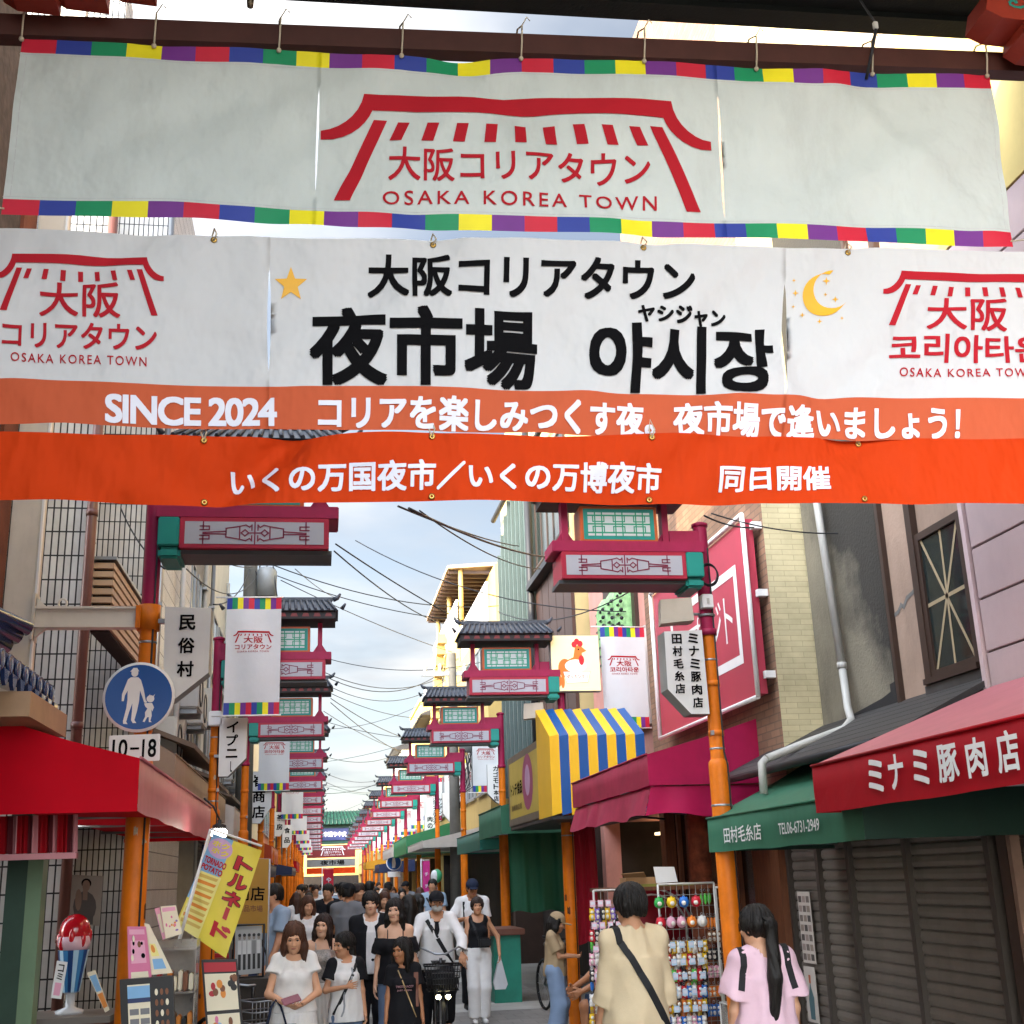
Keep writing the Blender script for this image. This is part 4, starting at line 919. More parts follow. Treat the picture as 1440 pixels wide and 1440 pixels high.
AMAG = M('awning_magenta', '#bd1a56', .55, spec=.25, var=.14, trans=.15, dirt=.1, bump=.15, bscale=10); AMAGD = M('awning_faded_magenta', '#a8344e', .6, spec=.2, var=.2, trans=.15, dirt=.2, bump=.15, bscale=10); AGRN = M('awning_green', '#3a6f56', .6, spec=.2, var=.1, trans=.1, dirt=.25, bump=.12, bscale=10); ATEAL = M('awning_teal', '#1f6a5c', .5, var=.1, trans=.1, dirt=.15); ABEI = M('awning_beige', '#9d8671', .55, var=.08, trans=.12, dirt=.2, bump=.12, bscale=9); AWHT = M('awning_white', '#c9c2ba', .55, var=.08, trans=.15, dirt=.2); ANAVY = M('awning_navy', '#1d2b4f', .5, var=.1, trans=.1); AORG = M('awning_orange', '#b8431f', .5, var=.1, trans=.15)

# ---------------------------------------------------------------- left: corner shop with blue eave
xf = -1.95
t = thing('corner_shop', 'corner shop with brown shutter and rough dark stone upper wall at the left edge', 'building')
STONE = M('rough_stone', '#4a3f3d', .9, var=.5, scale=9, bump=1., bscale=14); GRNC = M('green_column_paint', '#6f8b6c', .5, var=.12, dirt=.2)
q = MB(); q.box(-8, xf-.15, -3, 8.15, 2.62, 7.6, STONE); q.box(-8, xf-.5, -3, 8.2, 0, 2.62, INT); q.build('wall', t)
shutter('shutter', t, xf-.02, 2.5, 8.0, 0, 2.1, SHUT, 1, .06)
q = MB(); a = at(38, 1300, Y=8.2); q.box(a.x-.12, a.x+.0, 8.1, 8.3, 0, 2.3, M('dark_green_column', '#2f4a3c', .5, var=.2, dirt=.2)); q.box(a.x+.001, a.x+.09, 8.1, 8.24, 0, 2.3, GRNC); q.build('column', t)
q = MB(); q.box(xf-.15, xf-.125, 7.8, 8.14, 3.05, 7.5, M('brown_rough_trim', '#6f3a24', .8, var=.3, bump=.5, bscale=60)); q.box(xf-.15, xf-.11, 7.3, 7.6, 3.0, 4.2, STONE); q.build('trim', t)
q = MB(); q.box(-2.075, -1.885, 8.16, 8.32, 2.3, 9.0, M('white_pillar', '#cfc6b6', .55, var=.08, dirt=.2), bv=.008); q.box(-1.884, -1.87, 8.16, 8.2, 2.3, 9.0, WHITE); q.build('pillar', t)
q = MB(); q.box(-1.93, -1.5, 6.6, 7.55, 2.62, 2.75, M('tan_board', '#b08f6f', .6, var=.15, dirt=.2)); q.build('fascia_board', t)
BT = M('blue_glazed_tile', '#20335c', .18, var=.3, scale=8, spec=.6, coat=.5)
q = MB(); q.add([(-2.3, 4.5, 3.28), (-1.62, 4.5, 2.86), (-1.62, 7.62, 2.86), (-2.3, 7.62, 3.28), (-2.3, 4.5, 3.1), (-1.62, 4.5, 2.8), (-1.62, 7.62, 2.8), (-2.3, 7.62, 3.1)], [(0, 3, 2, 1), (4, 5, 6, 7), (1, 2, 6, 5), (2, 3, 7, 6), (0, 1, 5, 4)], BT)
for i in range(18):
    y = 4.6+i*.172; q.tube([(-2.28, y, 3.3), (-1.6, y, 2.88)], .045, BT, 10)
    q.lathe([(0, 0), (.05, 0), (.055, .015), (.035, .018), (.0, .02)], BT, 14, (0, 0, 0), Matrix.Translation((-1.6, y, 2.87)) @ Matrix.Rotation(R_(90), 4, 'Y'))
    q.prism([(y+.03, 2.83), (y+.14, 2.83), (y+.115, 2.77), (y+.085, 2.75), (y+.055, 2.77)], 0, .02, BT, lambda a_, b_, c_: Vector((-1.6+b_, a_, c_)))
for dz, r in ((0, .06), (.07, .05), (.13, .045)): q.tube([(-2.02+dz*.2, 4.5, 3.25+dz), (-2.02+dz*.2, 7.5, 3.25+dz), (-1.93+dz, 7.72, 3.2+dz*.8)], r, BT, 10)
q.build('tiled_eave', t)
# arm from the pillar to the first left post
t = thing('steel_arm', 'white painted steel arm tying the white pillar to the first left post', 'bracket')
WS = M('white_steel', '#d5cdbf', .45, var=.08, dirt=.2)
q = MB(); q.box(-1.88, -1.21, 8.17, 8.23, 3.42, 3.53, WS); q.box(-1.88, -1.21, 8.15, 8.25, 3.53, 3.545, WS); q.box(-1.88, -1.21, 8.15, 8.25, 3.405, 3.42, WS)
q.prism([(-1.885, 3.545), (-1.885, 3.62), (-1.8, 3.545)], 8.18, 8.22, WS); q.prism([(-1.885, 3.405), (-1.885, 3.33), (-1.8, 3.405)], 8.18, 8.22, WS); q.box(-1.885, -1.87, 8.13, 8.27, 3.32, 3.63, WS); q.build('beam', t)
q = MB(); q.lathe([(.056, 3.39), (.072, 3.39), (.072, 3.56), (.056, 3.56)], ORANGE, 20, (-1.15, 8.2, 0)); q.box(-1.23, -1.2, 8.14, 8.26, 3.4, 3.55, ORANGE); q.build('clamp', t)
for px in (88, 211):
    p = at(px, 852, Y=8.2); q = MB(); q.tube([(p.x+.026*math.cos(w), 8.2, 3.575+.03*math.sin(w)) for w in [2*math.pi*i/16 for i in range(17)]], .008, WS, 8, False); q.build('ring', t)

TILE = Mbrick('grey_wall_tile', '#d6d4ce', '#191715', .0525, .193, 'XZ', .0065, 0, .35, .5, .10); TILES = Mbrick('grey_wall_tile_side', '#d6d4ce', '#191715', .0525, .193, 'YZ', .0065, 0, .35, .5, .10)
def tiled(label, x, y0, y1, h, wing=0):
    t = thing('tiled_building', label, 'building')
    q = MB(); q.add([(-8, y0, 0), (x, y0, 0), (x, y0, h), (-8, y0, h)], [(0, 1, 2, 3)], TILE); q.add([(x, y0, 0), (x, y1, 0), (x, y1, h), (x, y0, h)], [(0, 1, 2, 3)], TILES)
    q.add([(-8, y1, 0), (x, y1, 0), (x, y1, h), (-8, y1, h), (-8, y0, h), (x, y0, h)], [(1, 0, 3, 2), (4, 5, 2, 3)], GREYW); q.build('wall', t)
    return t
tA = tiled('grey tiled building with black joints behind the first left post', -1.83, 9.5, 9.85, 9.6)
q = MB(); q.box(-8, -2.55, 9.86, 12.4, 0, 9.5, GREYW); q.build('recessed_wall', tA)
for z in (.9, 3.0, 5.4): window(tA, -2.55, 10.2, 12.1, z, z+1.4, -1, BRFR)
q = MB(); q.box(-2.55, -1.84, 9.86, 12.4, 2.55, 2.7, GREYW); q.build('canopy_slab', tA)
PIPE = M('brown_pipe', '#6b4238', .4, var=.15, dirt=.25, coat=.1)
q = MB(); q.tube([(-1.80, 9.44, 0), (-1.80, 9.44, 8.5)], .04, PIPE, 12)
for z in (1.4, 2.9, 3.75, 4.55): q.tube([(-1.80, 9.44, z), (-1.80, 9.44, z+.05)], .046, PIPE, 12)
q.build('downpipe', tA)
q = MB(); SL = M('tan_slats', '#b79a7c', .5, var=.12, dirt=.15)
for k in range(8): q.box(-1.82, -1.66, 9.75, 12.3, 3.72+k*.07, 3.765+k*.07, SL)
q.box(-1.82, -1.68, 9.8, 12.25, 3.70, 4.27, INT); q.box(-1.83, -1.64, 9.72, 12.33, 4.275, 4.3, ALU); q.build('slatted_balcony', tA)
q = MB(); q.tube([(-1.825, 9.5+.01, 0), (-1.825, 9.49, 2.6)], .012, ALU); q.build('corner_trim', tA)
tB = tiled('second grey tiled building set further up the left side', -1.78, 12.5, 16.4, 10.2)
q = MB(); q.prism([(-1.77, 3.42), (-1.62, 3.42), (-1.65, 3.15), (-1.65, 3.0), (-1.74, 3.0), (-1.74, 3.15)], 12.28, 12.46, BRFR); q.tube([(-1.695, 12.37, 3.0), (-1.695, 12.37, 2.75), (-1.74, 12.42, 2.6), (-1.74, 12.42, 0)], .045, PIPE, 10); q.build('rain_hopper', tB)
q = MB(); q.tube([(-1.74, 12.44, 3.6), (-1.74, 12.44, 9)], .03, ALU, 8); q.build('conduit', tB)

awning('vivid red awning around the first left post, nearest on the left', -1, -1.74, -.99, 7.0, 11.6, 2.66, 2.435, 2.15, APINK, AR)  # lit look of the red street face is put into its pink colour
c = [o for o in bpy.data.objects if o.name.startswith('awning') and o.parent is None][-1]
q = MB(); q.add([(-1.72, 7.03, 2.2), (-1.0, 7.03, 2.175), (-1.0, 11.58, 2.175), (-1.72, 11.58, 2.2)], [(0, 1, 2, 3)], AR); q.build('lining', c)
# old gathered valance inside
t = thing('striped_valance', 'old gathered red and white striped valance with a pink rail under the red awning', 'valance'); q = MB(); n = 80; vs = []; PK = M('valance_pink', '#c98a8f', .6, var=.1, dirt=.2)
for i in range(n+1):
    x = -1.94+.55*i/n; w = .02*math.sin(i*.95)
    vs += [(x, 7.5+w*.5, 2.17), (x+.01, 7.5+w, 1.96)]
for i in range(n): q.add([vs[2*i], vs[2*i+1], vs[2*i+3], vs[2*i+2]], [(0, 1, 2, 3)], [ARD, ARD, M('valance_dark', '#5a1a22', .6), PK][(i//4) % 4], smooth=True)
q.build('cloth', t); q = MB(); q.box(-1.94, -1.38, 7.48, 7.54, 1.925, 1.958, PK); q.build('rail', t)
awning('long beige awning behind the vivid red one on the left side', -1, -1.8, -1.36, 11.9, 18.3, 3.25, 2.95, 2.62, ABEI, ABEI)
awning('short grey white awning with scalloped valance after the long beige one', -1, -1.8, -1.25, 18.5, 21.2, 3.1, 2.85, 2.45, AWHT, AWHT, valance=(M('valance_pinkish', '#c2a79d', .6, trans=.1, dirt=.2), 2.45, 2.2))
awning('orange red awning far along the left side behind hanging signs', -1, -1.8, -1.1, 29, 33.5, 2.9, 2.6, 2.25, AORG, AORG)
awning('first navy stall awning on the left beyond the amber cloth', -1, -2.0, -.9, 22, 26.5, 2.45, 2.1, 1.9, ANAVY, ANAVY)
awning('second navy stall awning further along the left side', -1, -2.0, -.75, 34.5, 40, 2.5, 2.2, 2.0, ANAVY, ANAVY)
awning('beige awning far along the left side near the crowd', -1, -1.8, -1.2, 42, 48, 3.0, 2.7, 2.35, ABEI, ABEI)
awning('dark red awning at the far left end of the street', -1, -1.8, -1.0, 55, 62, 3.0, 2.7, 2.3, ARD, ARD)

# left row beyond
LROW = [(16.5, 19.8, 7.6, GREYW, 'grey rendered house with aluminium windows behind the second left post'), (19.9, 24.4, 8.4, WHITEW, 'white house with a roof terrace behind the left utility pole'), (24.5, 29, 6.6, GREYW, 'low grey house along the left row'), (29.1, 34, 7.2, BEIGEW, 'beige house above the orange red awning'),
        (34.1, 40, 6.2, WHITEW, 'white house above the second navy awning'), (40.1, 47, 7.0, PINKW, 'pinkish house far along the left row'), (47.1, 55, 6.4, CREAM, 'cream house far along the left row beside the slim pole'), (55.1, 64, 6.6, GREYW, 'grey house near the far left end'), (64.1, 76, 6.0, BEIGEW, 'beige house second last on the left'), (76.1, 94, 6.2, WHITEW, 'white house last on the left before the far gate'), (98, 125, 6.5, CREAM, 'cream house beyond the far gate on the left')]
for i, (a, b, h, m, lab) in enumerate(LROW):
    w = (b-a-.6)/2
    building('shop_house', lab, -1, -1.9, a, b, h, m, [(a+.3+k*w+.2, a+.3+k*w+w-.2, z, z+1.1) for k in (0, 1) for z in ((3.4, 5.2) if h > 6.5 else (3.6,))], 2.5, ['open', 'shutter'][i % 2], ALU, 1, 'parapet' if i % 3 else 'tile')

# pipes, air conditioners and meters on the left walls
lh = [o for o in bpy.data.objects if o.name.startswith('shop_house') and o.parent is None]
for hse, y0, y1, xw in ((tB, 12.6, 16.3, -1.78), (lh[0], 16.6, 19.7, -1.9), (lh[1], 20, 24.3, -1.9), (lh[2], 24.6, 28.9, -1.9)):
    for k in range(2):
        q = MB(); y = y0+.3+k*(y1-y0-.6)*random.uniform(.6, .95); q.tube([(xw+.06, y, 2.5), (xw+.06, y, 3.4+k), (xw+.06, y+.1*k, 3.6+k), (xw+.06, y+.1*k, 7.4)], .035, [ALU, GREYP, PIPE][k % 3], 8)
        for z in (3.0, 4.6, 6.2): q.box(xw, xw+.1, y-.05, y+.05+.1*k*(z > 3.6), z, z+.03, STEEL)
        q.build('downpipe', hse)
    for k in range(2):
        y, z = y0+.5+k*(y1-y0-1.6), random.uniform(2.9, 4.4); q = MB(); q.box(xw, xw+.28, y, y+.7, z, z+.5, GREYP, bv=.02); q.lathe([(.2, 0), (.2, .012), (.17, .012), (.17, 0)], DARK, 18, (0, 0, 0), Matrix.Translation((xw+.28, y+.3, z+.25)) @ Matrix.Rotation(R_(90), 4, 'Y')); q.box(xw, xw+.26, y+.05, y+.09, z-.06, z, STEEL); q.box(xw, xw+.26, y+.6, y+.64, z-.06, z, STEEL); q.build('air_conditioner', hse)
    q = MB(); q.box(xw, xw+.14, y0+1.5, y0+1.8, 2.7, 3.1, GREYP, bv=.02); q.build('meter_box', hse)
    q = MB(); q.add([(xw, y0+.2, 3.35), (xw+.5, y0+.2, 3.15), (xw+.5, y1-.2, 3.15), (xw, y1-.2, 3.35), (xw, y0+.2, 3.3), (xw+.5, y0+.2, 3.1), (xw+.5, y1-.2, 3.1), (xw, y1-.2, 3.3)], [(0, 1, 2, 3), (4, 7, 6, 5), (0, 4, 5, 1), (1, 5, 6, 2), (2, 6, 7, 3)], M('brown_eave', '#6b5a4c', .6, var=.2, dirt=.2)); q.build('eave', hse)
building('end_house', 'ochre house closing the far end of the street beyond the far gate', -1, 9, 131, 139, 8.5, OCHRE, (), 2.5, 'shutter', depth=16)

# ================================================================ right side, near
xs_ = 3.95
t = thing('siding_building', 'building clad in lilac siding panels at the right edge above the old red awning', 'building')
zz0 = at(1375, 922, X=xs_).z; zz1 = at(1367, 848, X=xs_).z; pt_ = zz1-zz0
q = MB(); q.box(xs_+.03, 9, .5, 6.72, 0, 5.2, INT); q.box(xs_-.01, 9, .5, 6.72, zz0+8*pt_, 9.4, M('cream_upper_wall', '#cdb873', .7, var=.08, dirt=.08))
for k in range(-2, 8):
    z = zz0+k*pt_; q.box(xs_, xs_+.04, .5, 6.7, z+.006, z+pt_-.006, SIDING, bv=.004)
q.build('wall', t)
q = MB(); q.box(xs_-.012, xs_+.1, 6.725, 6.77, 2.5, 5.3, M('lilac_trim', '#cdb9bb', .5, dirt=.1)); q.build('corner_trim', t)
shutter('shutter', t, 3.93, 2.0, 6.62, 0, 2.1, SHUT, -1, .085)
q = MB(); q.box(3.86, 3.97, 6.64, 6.74, 0, 2.1, BRFR); q.box(3.84, 3.9, 6.56, 6.60, 0, 2.1, M('worn_post', '#7d6355', .7, var=.3, dirt=.3)); q.build('post', t)
awning('old red awning reading ミナミ豚肉店, nearest on the right', 1, 3.95, 2.75, 3.6, 6.65, 2.72, 2.285, 2.03, ARD, ARD, words=[(c_, -at(a_, 1100, X=2.75).y, z0, -at(b_, 1100, X=2.75).y, z0+.165, .03) for c_, a_, b_, z0 in (('ミ', 1226, 1248, 2.085), ('ナ', 1256, 1278, 2.085), ('ミ', 1291, 1314, 2.085), ('豚', 1327, 1357, 2.08), ('肉', 1369, 1398, 2.08), ('店', 1413, 1446, 2.08))])
c = [o for o in bpy.data.objects if o.name.startswith('awning') and o.parent is None][-1]
q = MB(); q.add([(3.93, 3.62, 2.735), (2.76, 3.62, 2.295), (2.76, 6.64, 2.295), (3.93, 6.64, 2.735)], [(0, 3, 2, 1)], APINK); q.build('faded_top', c)

# mortar house with the taped window
t = thing('mortar_house', 'old grey mortar house with a soot stained wall and a taped window on the right', 'building')
# soot: a stain of its own shape, in the upper corner of the wall
sm = MORTAR.copy(); sm.name = 'soot_stained_mortar'; tt = sm.node_tree; bs = tt.nodes['Principled BSDF']; src = bs.inputs['Base Color'].links[0].from_socket
co = tt.nodes.new('ShaderNodeTexCoord'); sp = tt.nodes.new('ShaderNodeSeparateXYZ'); tt.links.new(co.outputs['Object'], sp.inputs[0])
def tm(op, a, b):
    n = tt.nodes.new('ShaderNodeMath'); n.operation = op
    for i, v in enumerate((a, b)):
        if isinstance(v, (int, float)): n.inputs[i].default_value = v
        else: tt.links.new(v, n.inputs[i])
    return n.outputs[0]
nn = tt.nodes.new('ShaderNodeTexNoise'); nn.inputs['Scale'].default_value = 2.3; nn.inputs['Detail'].default_value = 8; nn.inputs['Roughness'].default_value = .6; tt.links.new(co.outputs['Object'], nn.inputs['Vector'])
e1 = tm('MULTIPLY', tm('SUBTRACT', 8.95, sp.outputs[1]), 1.25); e2 = tm('MULTIPLY', tm('SUBTRACT', sp.outputs[2], 3.45), .85)
ss = tm('ADD', tm('ADD', e1, e2), tm('MULTIPLY', tm('SUBTRACT', nn.outputs[0], .5), 1.6))
rr = tt.nodes.new('ShaderNodeValToRGB'); rr.color_ramp.elements[0].position = .25; rr.color_ramp.elements[1].position = .8; rr.color_ramp.elements[0].color = (0, 0, 0, 1); rr.color_ramp.elements[1].color = (.93, .93, .93, 1); tt.links.new(ss, rr.inputs[0])
mm = tt.nodes.new('ShaderNodeMix'); mm.data_type = 'RGBA'; mm.inputs[7].default_value = (.018, .017, .015, 1); tt.links.new(rr.outputs[0], mm.inputs[0]); tt.links.new(src, mm.inputs[6]); tt.links.new(mm.outputs[2], bs.inputs['Base Color'])
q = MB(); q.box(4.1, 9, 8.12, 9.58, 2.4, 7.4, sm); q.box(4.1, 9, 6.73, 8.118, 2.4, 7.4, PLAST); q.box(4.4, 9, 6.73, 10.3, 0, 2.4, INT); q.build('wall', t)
q = MB(); q.box(4.06, 4.12, 8.095, 8.14, 2.8, 7.4, BRFR); q.box(4.05, 4.099, 7.60, 7.68, 2.85, 7.4, BRFR); q.build('corner_post', t)
q = MB(); a = [(8.1, 3.47), (8.03, 3.485), (7.98, 3.52), (7.94, 3.5), (7.88, 3.55), (7.78, 3.57), (7.7, 3.6)]
stroke(q, a, .03, M('filler_grey', '#6d6c69', .9), lambda y, o, z: Vector((4.1-o, y, z)), .003); q.build('filled_crack', t)
w = window(t, 4.09, 6.98, 7.6, 2.93, 3.93, 1, BRFR, 0)
q = MB(); TAPE = M('window_tape', '#a39375', .6, var=.1)
for a_, b_ in (((7.04, 2.98), (7.54, 3.88)), ((7.54, 2.98), (7.04, 3.88)), ((7.04, 3.44), (7.54, 3.42)), ((7.3, 2.98), (7.27, 3.88))): stroke(q, [a_, b_], .026, TAPE, lambda y, o, z: Vector((4.077-o-.001*abs(a_[0]-b_[0]), y, z)), .002)
q.build('tape_star', w)
q = MB(); q.box(4.03, 4.1, 6.76, 7.66, 2.70, 2.885, M('tin_grey', '#4d4c4c', .5, .3, var=.2, dirt=.3)); q.box(4.02, 4.1, 6.76, 8.1, 2.69, 2.75, BRFR); q.build('sill_panel', t)
q = MB(); n = 7
for k in range(n):
    f0, f1 = k/n, (k+1)/n; xa, xb_ = 4.1-.8*f0, 4.1-.8*f1; za, zb_ = 2.84-.38*f0, 2.84-.38*f1
    q.add([(xa, 6.75, za+.02), (xb_, 6.75, zb_+.02), (xb_, 10.0, zb_+.02), (xa, 10.0, za+.02), (xa, 6.75, za-.02), (xb_, 6.75, zb_-.02), (xb_, 10.0, zb_-.02), (xa, 10.0, za-.02)], [(0, 3, 2, 1), (4, 5, 6, 7), (1, 2, 6, 5), (0, 1, 5, 4), (2, 3, 7, 6)], ROOFT)
    q.box(xb_-.012, xb_+.004, 6.76, 10.0, zb_-.02, zb_+.016, ROOFT)
q.build('pent_roof', t)
q = MB(); q.add([(4.095, 8.13, 2.85), (4.095, 8.3, 2.84), (4.095, 8.3, 3.0), (4.095, 8.22, 3.01), (4.095, 8.22, 3.35), (4.095, 8.13, 3.35)], [(0, 1, 2, 3, 4, 5)], M('flashing_tar', '#1d1e20', .7, var=.2)); q.add([(4.094, 8.1, 2.75), (4.094, 9.56, 2.75), (4.094, 9.56, 2.82), (4.094, 8.45, 2.92), (4.094, 8.1, 2.98)], [(0, 1, 2, 3, 4)], M('flashing_tar')); q.build('flashing', t)
for nm, y0, y1 in (('shutter', 6.92, 7.9), ('shutter', 7.95, 8.83), ('shutter', 8.88, 9.42), ('shutter', 9.47, 10.05)): shutter(nm, t, 3.9, y0, y1, 0, 2.0, SHUTG, -1, .078)
q = MB()
for y in (6.87, 7.925, 8.855, 9.445, 10.08): q.box(3.86, 3.95, y-.03, y+.03, 0, 2.02, M('shutter_rail', '#4a443f', .5, .3, dirt=.3))
q.build('shutter_rail', t)
WP = M('white_pipe', '#a9a9a4', .4, var=.06, dirt=.2)
q = MB(); pts = [at(1140, 640, X=4.03), at(1150, 716, X=4.03), at(1184, 937, X=4.03), at(1192, 995, X=4.0), at(1197, 1012, X=3.95), at(1187, 1025, X=3.85), at(1130, 1046, X=3.55), at(1078, 1067, X=3.22)]
q.tube(pts[:3], .032, WP, 12); q.tube(pts[2:], .03, WP, 12); q.tube([pts[2]-Vector((0, 0, .02)), pts[2]+Vector((0, 0, .03))], .038, WP, 12); q.build('drainpipe', t)
q = MB(); q.tube([(3.26, 9.9, 2.44), (3.26, 6.9, 2.44)], .03, DARK, 8); p = pts[-1]; q.tube([p, p+Vector((-.04, 0, -.03)), p+Vector((-.045, 0, -.25))], .03, WP, 10); q.build('gutter', t)
awning('green awning reading 田村毛糸店 with a telephone number, on the right', 1, 3.9, 2.9, 6.38, 9.14, 2.60, 2.115, 1.875, AGRN, M('awning_green_shaded', '#16352b', .7, var=.1, dirt=.2), words=[('田村毛糸店', -at(1021, 1170, X=2.9).y, 1.925, -at(1074, 1170, X=2.9).y, 2.035, .012), ('TEL06-6731-2949', -at(1098, 1160, X=2.9).y, 1.945, -at(1156, 1160, X=2.9).y, 2.015, .012)])  # end caps in a darker green: their shade is put into the colour
for lab, X0, pts4 in (('notice sheet of rows of small photos taped to the grey shutter', 3.87, ((1121, 1254), (1148, 1356))), ('pale printed poster with a figure taped low on the grey shutter', 3.87, ((1130, 1358), (1153, 1440)))):
    a, b = at(pts4[0][0], pts4[0][1], X=X0), at(pts4[1][0], pts4[1][1], X=X0)
    y0, y1 = min(a.y, b.y), max(a.y, b.y); q = MB(); PAPER = M('paper', '#c7c0b8', .7, var=.1)
    q.box(3.868, 3.872, y0, y1, b.z, a.z, PAPER); put = lambda u, o, v: Vector((3.868-o, y1-(y1-y0)*u, b.z+(a.z-b.z)*v))
    if 'rows' in lab:
        for i in range(7):
            for j in range(3): poly2(q, [(.06+j*.31, .04+i*.135), (.31+j*.31, .04+i*.135), (.31+j*.31, .13+i*.135), (.06+j*.31, .13+i*.135)], M(f'photo_{(i*3+j) % 4}', ['#6b625d', '#8d7f75', '#4b4644', '#9a8a84'][(i*3+j) % 4], .6), put, lift=.001)
    else:
        poly2(q, [(.3, .05), (.7, .05), (.75, .45), (.55, .62), (.5, .78), (.4, .6), (.25, .4)], M('figure_teal', '#4b6b72', .6), put, lift=.001); poly2(q, [(.42, .7), (.58, .7), (.6, .85), (.4, .85)], M('figure_orange', '#b5603c', .6), put, lift=.002)
    tag(q.build('notice'), lab, 'poster')

# brick building with the pink billboard
BRICK = Mbrick('cream_brick', '#c6bb95', '#a89e7c', .2, .047, 'XZ', .0028, .5, .7, .5, .1); BRICKS = Mbrick('brown_brick', '#8f6f58', '#6e5a49', .21, .062, 'YZ', .006, .5, .8, .5, .2)
t = thing('brick_building', 'brick building with a cream painted brick end wall carrying the pink billboard', 'building')
q = MB(); q.add([(3.75, 9.6, 2.4), (4.9, 9.6, 2.4), (4.9, 9.6, 11.8), (3.75, 9.6, 11.8)], [(0, 1, 2, 3)], BRICK); q.add([(3.75, 9.6, 2.4), (3.75, 13.6, 2.4), (3.75, 13.6, 11.8), (3.75, 9.6, 11.8)], [(0, 3, 2, 1)], BRICKS)
q.box(3.76, 9, 9.61, 13.6, 2.4, 11.79, BEIGEW); q.box(4.9, 9, 9.61, 13.6, 0, 2.4, INT); q.box(3.76, 4.9, 13.4, 13.6, 0, 2.4, WOOD); q.build('wall', t)
q = MB(); q.box(3.8, 3.95, 10.1, 10.75, 0, 2.38, WOOD); q.build('timber_post', t)
q = MB(); q.tube([(3.5, 11.3, 0), (3.47, 11.3, 1.2), (3.5, 11.28, 2.4)], [.12, .10, .11], M('peeling_log', '#8a4a30', .8, var=.6, scale=9, bump=.8, bscale=18), 12); q.build('log_post', t)
q = MB(); q.box(3.85, 3.92, 10.8, 13.35, 0, 1.0, WOOD); q.box(3.86, 3.9, 10.8, 13.35, 1.0, 2.38, M('brown_glass', '#170e09', .2, var=.3)); 
for y in (11.2, 11.75, 12.75, 13.1): q.box(3.82, 3.92, y, y+.07, 0, 2.38, WOOD)
q.build('shopfront', t)
q = MB(); RS = M('round_sign_red', '#9c1f2c', .4, var=.1); q.lathe([(0, 0), (.48, 0), (.48, .05), (0, .05)], RS, 32, (0, 0, 0), Matrix.Translation((3.45, 13.05, 1.15)) @ Matrix.Rotation(R_(90), 4, 'X'))
for r_ in (.42, .36): q.lathe([(r_, .052), (r_+.02, .052), (r_+.02, .058), (r_, .058)], WHITE, 32, (0, 0, 0), Matrix.Translation((3.45, 13.05, 1.15)) @ Matrix.Rotation(R_(90), 4, 'X'))
tag(q.build('round_sign'), 'round dark red sign with white rings leaning behind the keyring rack', 'shop sign')
BB = M('billboard_pink', '#b23a4e', .45, var=.12, scale=1.2, dirt=.1)
t = thing('billboard', 'large faded pink billboard with white square frame and ジト lettering', 'billboard'); q = MB()
q.box(3.62, 3.7, 9.72, 12.75, 3.15, 4.68, BB); q.build('board', t)
put = lambda X, o, Z: Vector((3.62-o, -X, Z)); q = MB()
stroke(q, [(-12.1, 3.5), (-12.1, 4.3), (-10.05, 4.3), (-10.05, 3.5), (-12.1, 3.5)], .085, WHITE, put, .004); q.build('square_frame', t)
q = MB(); write(q, 'ジ', WHITE, -10.95, 3.7, -10.5, 4.12, put, .0); write(q, 'ト', WHITE, -10.42, 3.7, -10.2, 4.12, put, .0); write(q, 'プ', WHITE, -11.6, 3.7, -11.1, 4.12, put, .0); q.build('lettering', t)
q = MB()
for a_, b_ in (((9.69, 3.12), (9.69, 4.71)), ((9.69, 4.71), (12.78, 4.71)), ((12.78, 4.71), (12.78, 3.12)), ((12.78, 3.12), (9.69, 3.12))): q.tube([(3.6, a_[0], a_[1]), (3.6, b_[0], b_[1])], .022, WHITE, 8)
q.build('tube_frame', t)
q = MB()
for z in (3.3, 4.0, 4.6): q.box(3.66, 3.749, 9.63, 9.69, z-.03, z+.03, WHITE)
q.build('clips', t)
awning('magenta awning in two tiers before the first right post', 1, 3.75, 2.75, 10.2, 13.45, 3.0, 2.71, 2.45, AMAGD, AMAG)
t2 = thing('awning', 'hanging magenta valance below the two tier awning, near the keyring rack', 'awning', (0, 0, 0), 0, 'shop awnings')
q = MB(); n = 60; vs = []
for i in range(n+1):
    f = i/n; y = 10.22+3.2*f; w = .03*math.sin(f*24+math.sin(f*9)*2)*min(1, f*6); vs += [(2.77, y, 2.44), (2.70+w*.8, y, 2.20+.015*math.sin(f*19))]
q.add(vs, [(2*i, 2*i+1, 2*i+3, 2*i+2) for i in range(n)], AMAGD, smooth=True)
vs = []
for i in range(31):
    f = i/30; x = 2.77+.98*f; w = .02*math.sin(f*15)*min(1, f*5); vs += [(x, 10.22, 2.44), (x-.07*(1-f), 10.19+w, 2.20+.02*math.sin(f*8))]
q.add(vs, [(2*i, 2*i+1, 2*i+3, 2*i+2) for i in range(30)], AMAG, smooth=True); q.build('cloth', t2)
q = MB()
for f in (0.02, .33, .66, .98): q.tube([(3.75, 10.25+3.15*f, 2.30), (2.8, 10.25+3.15*f, 2.42)], .014, STEEL, 6)
q.tube([(2.785, 10.22, 2.43), (2.785, 13.42, 2.43)], .014, STEEL, 6); q.build('frame', t2)

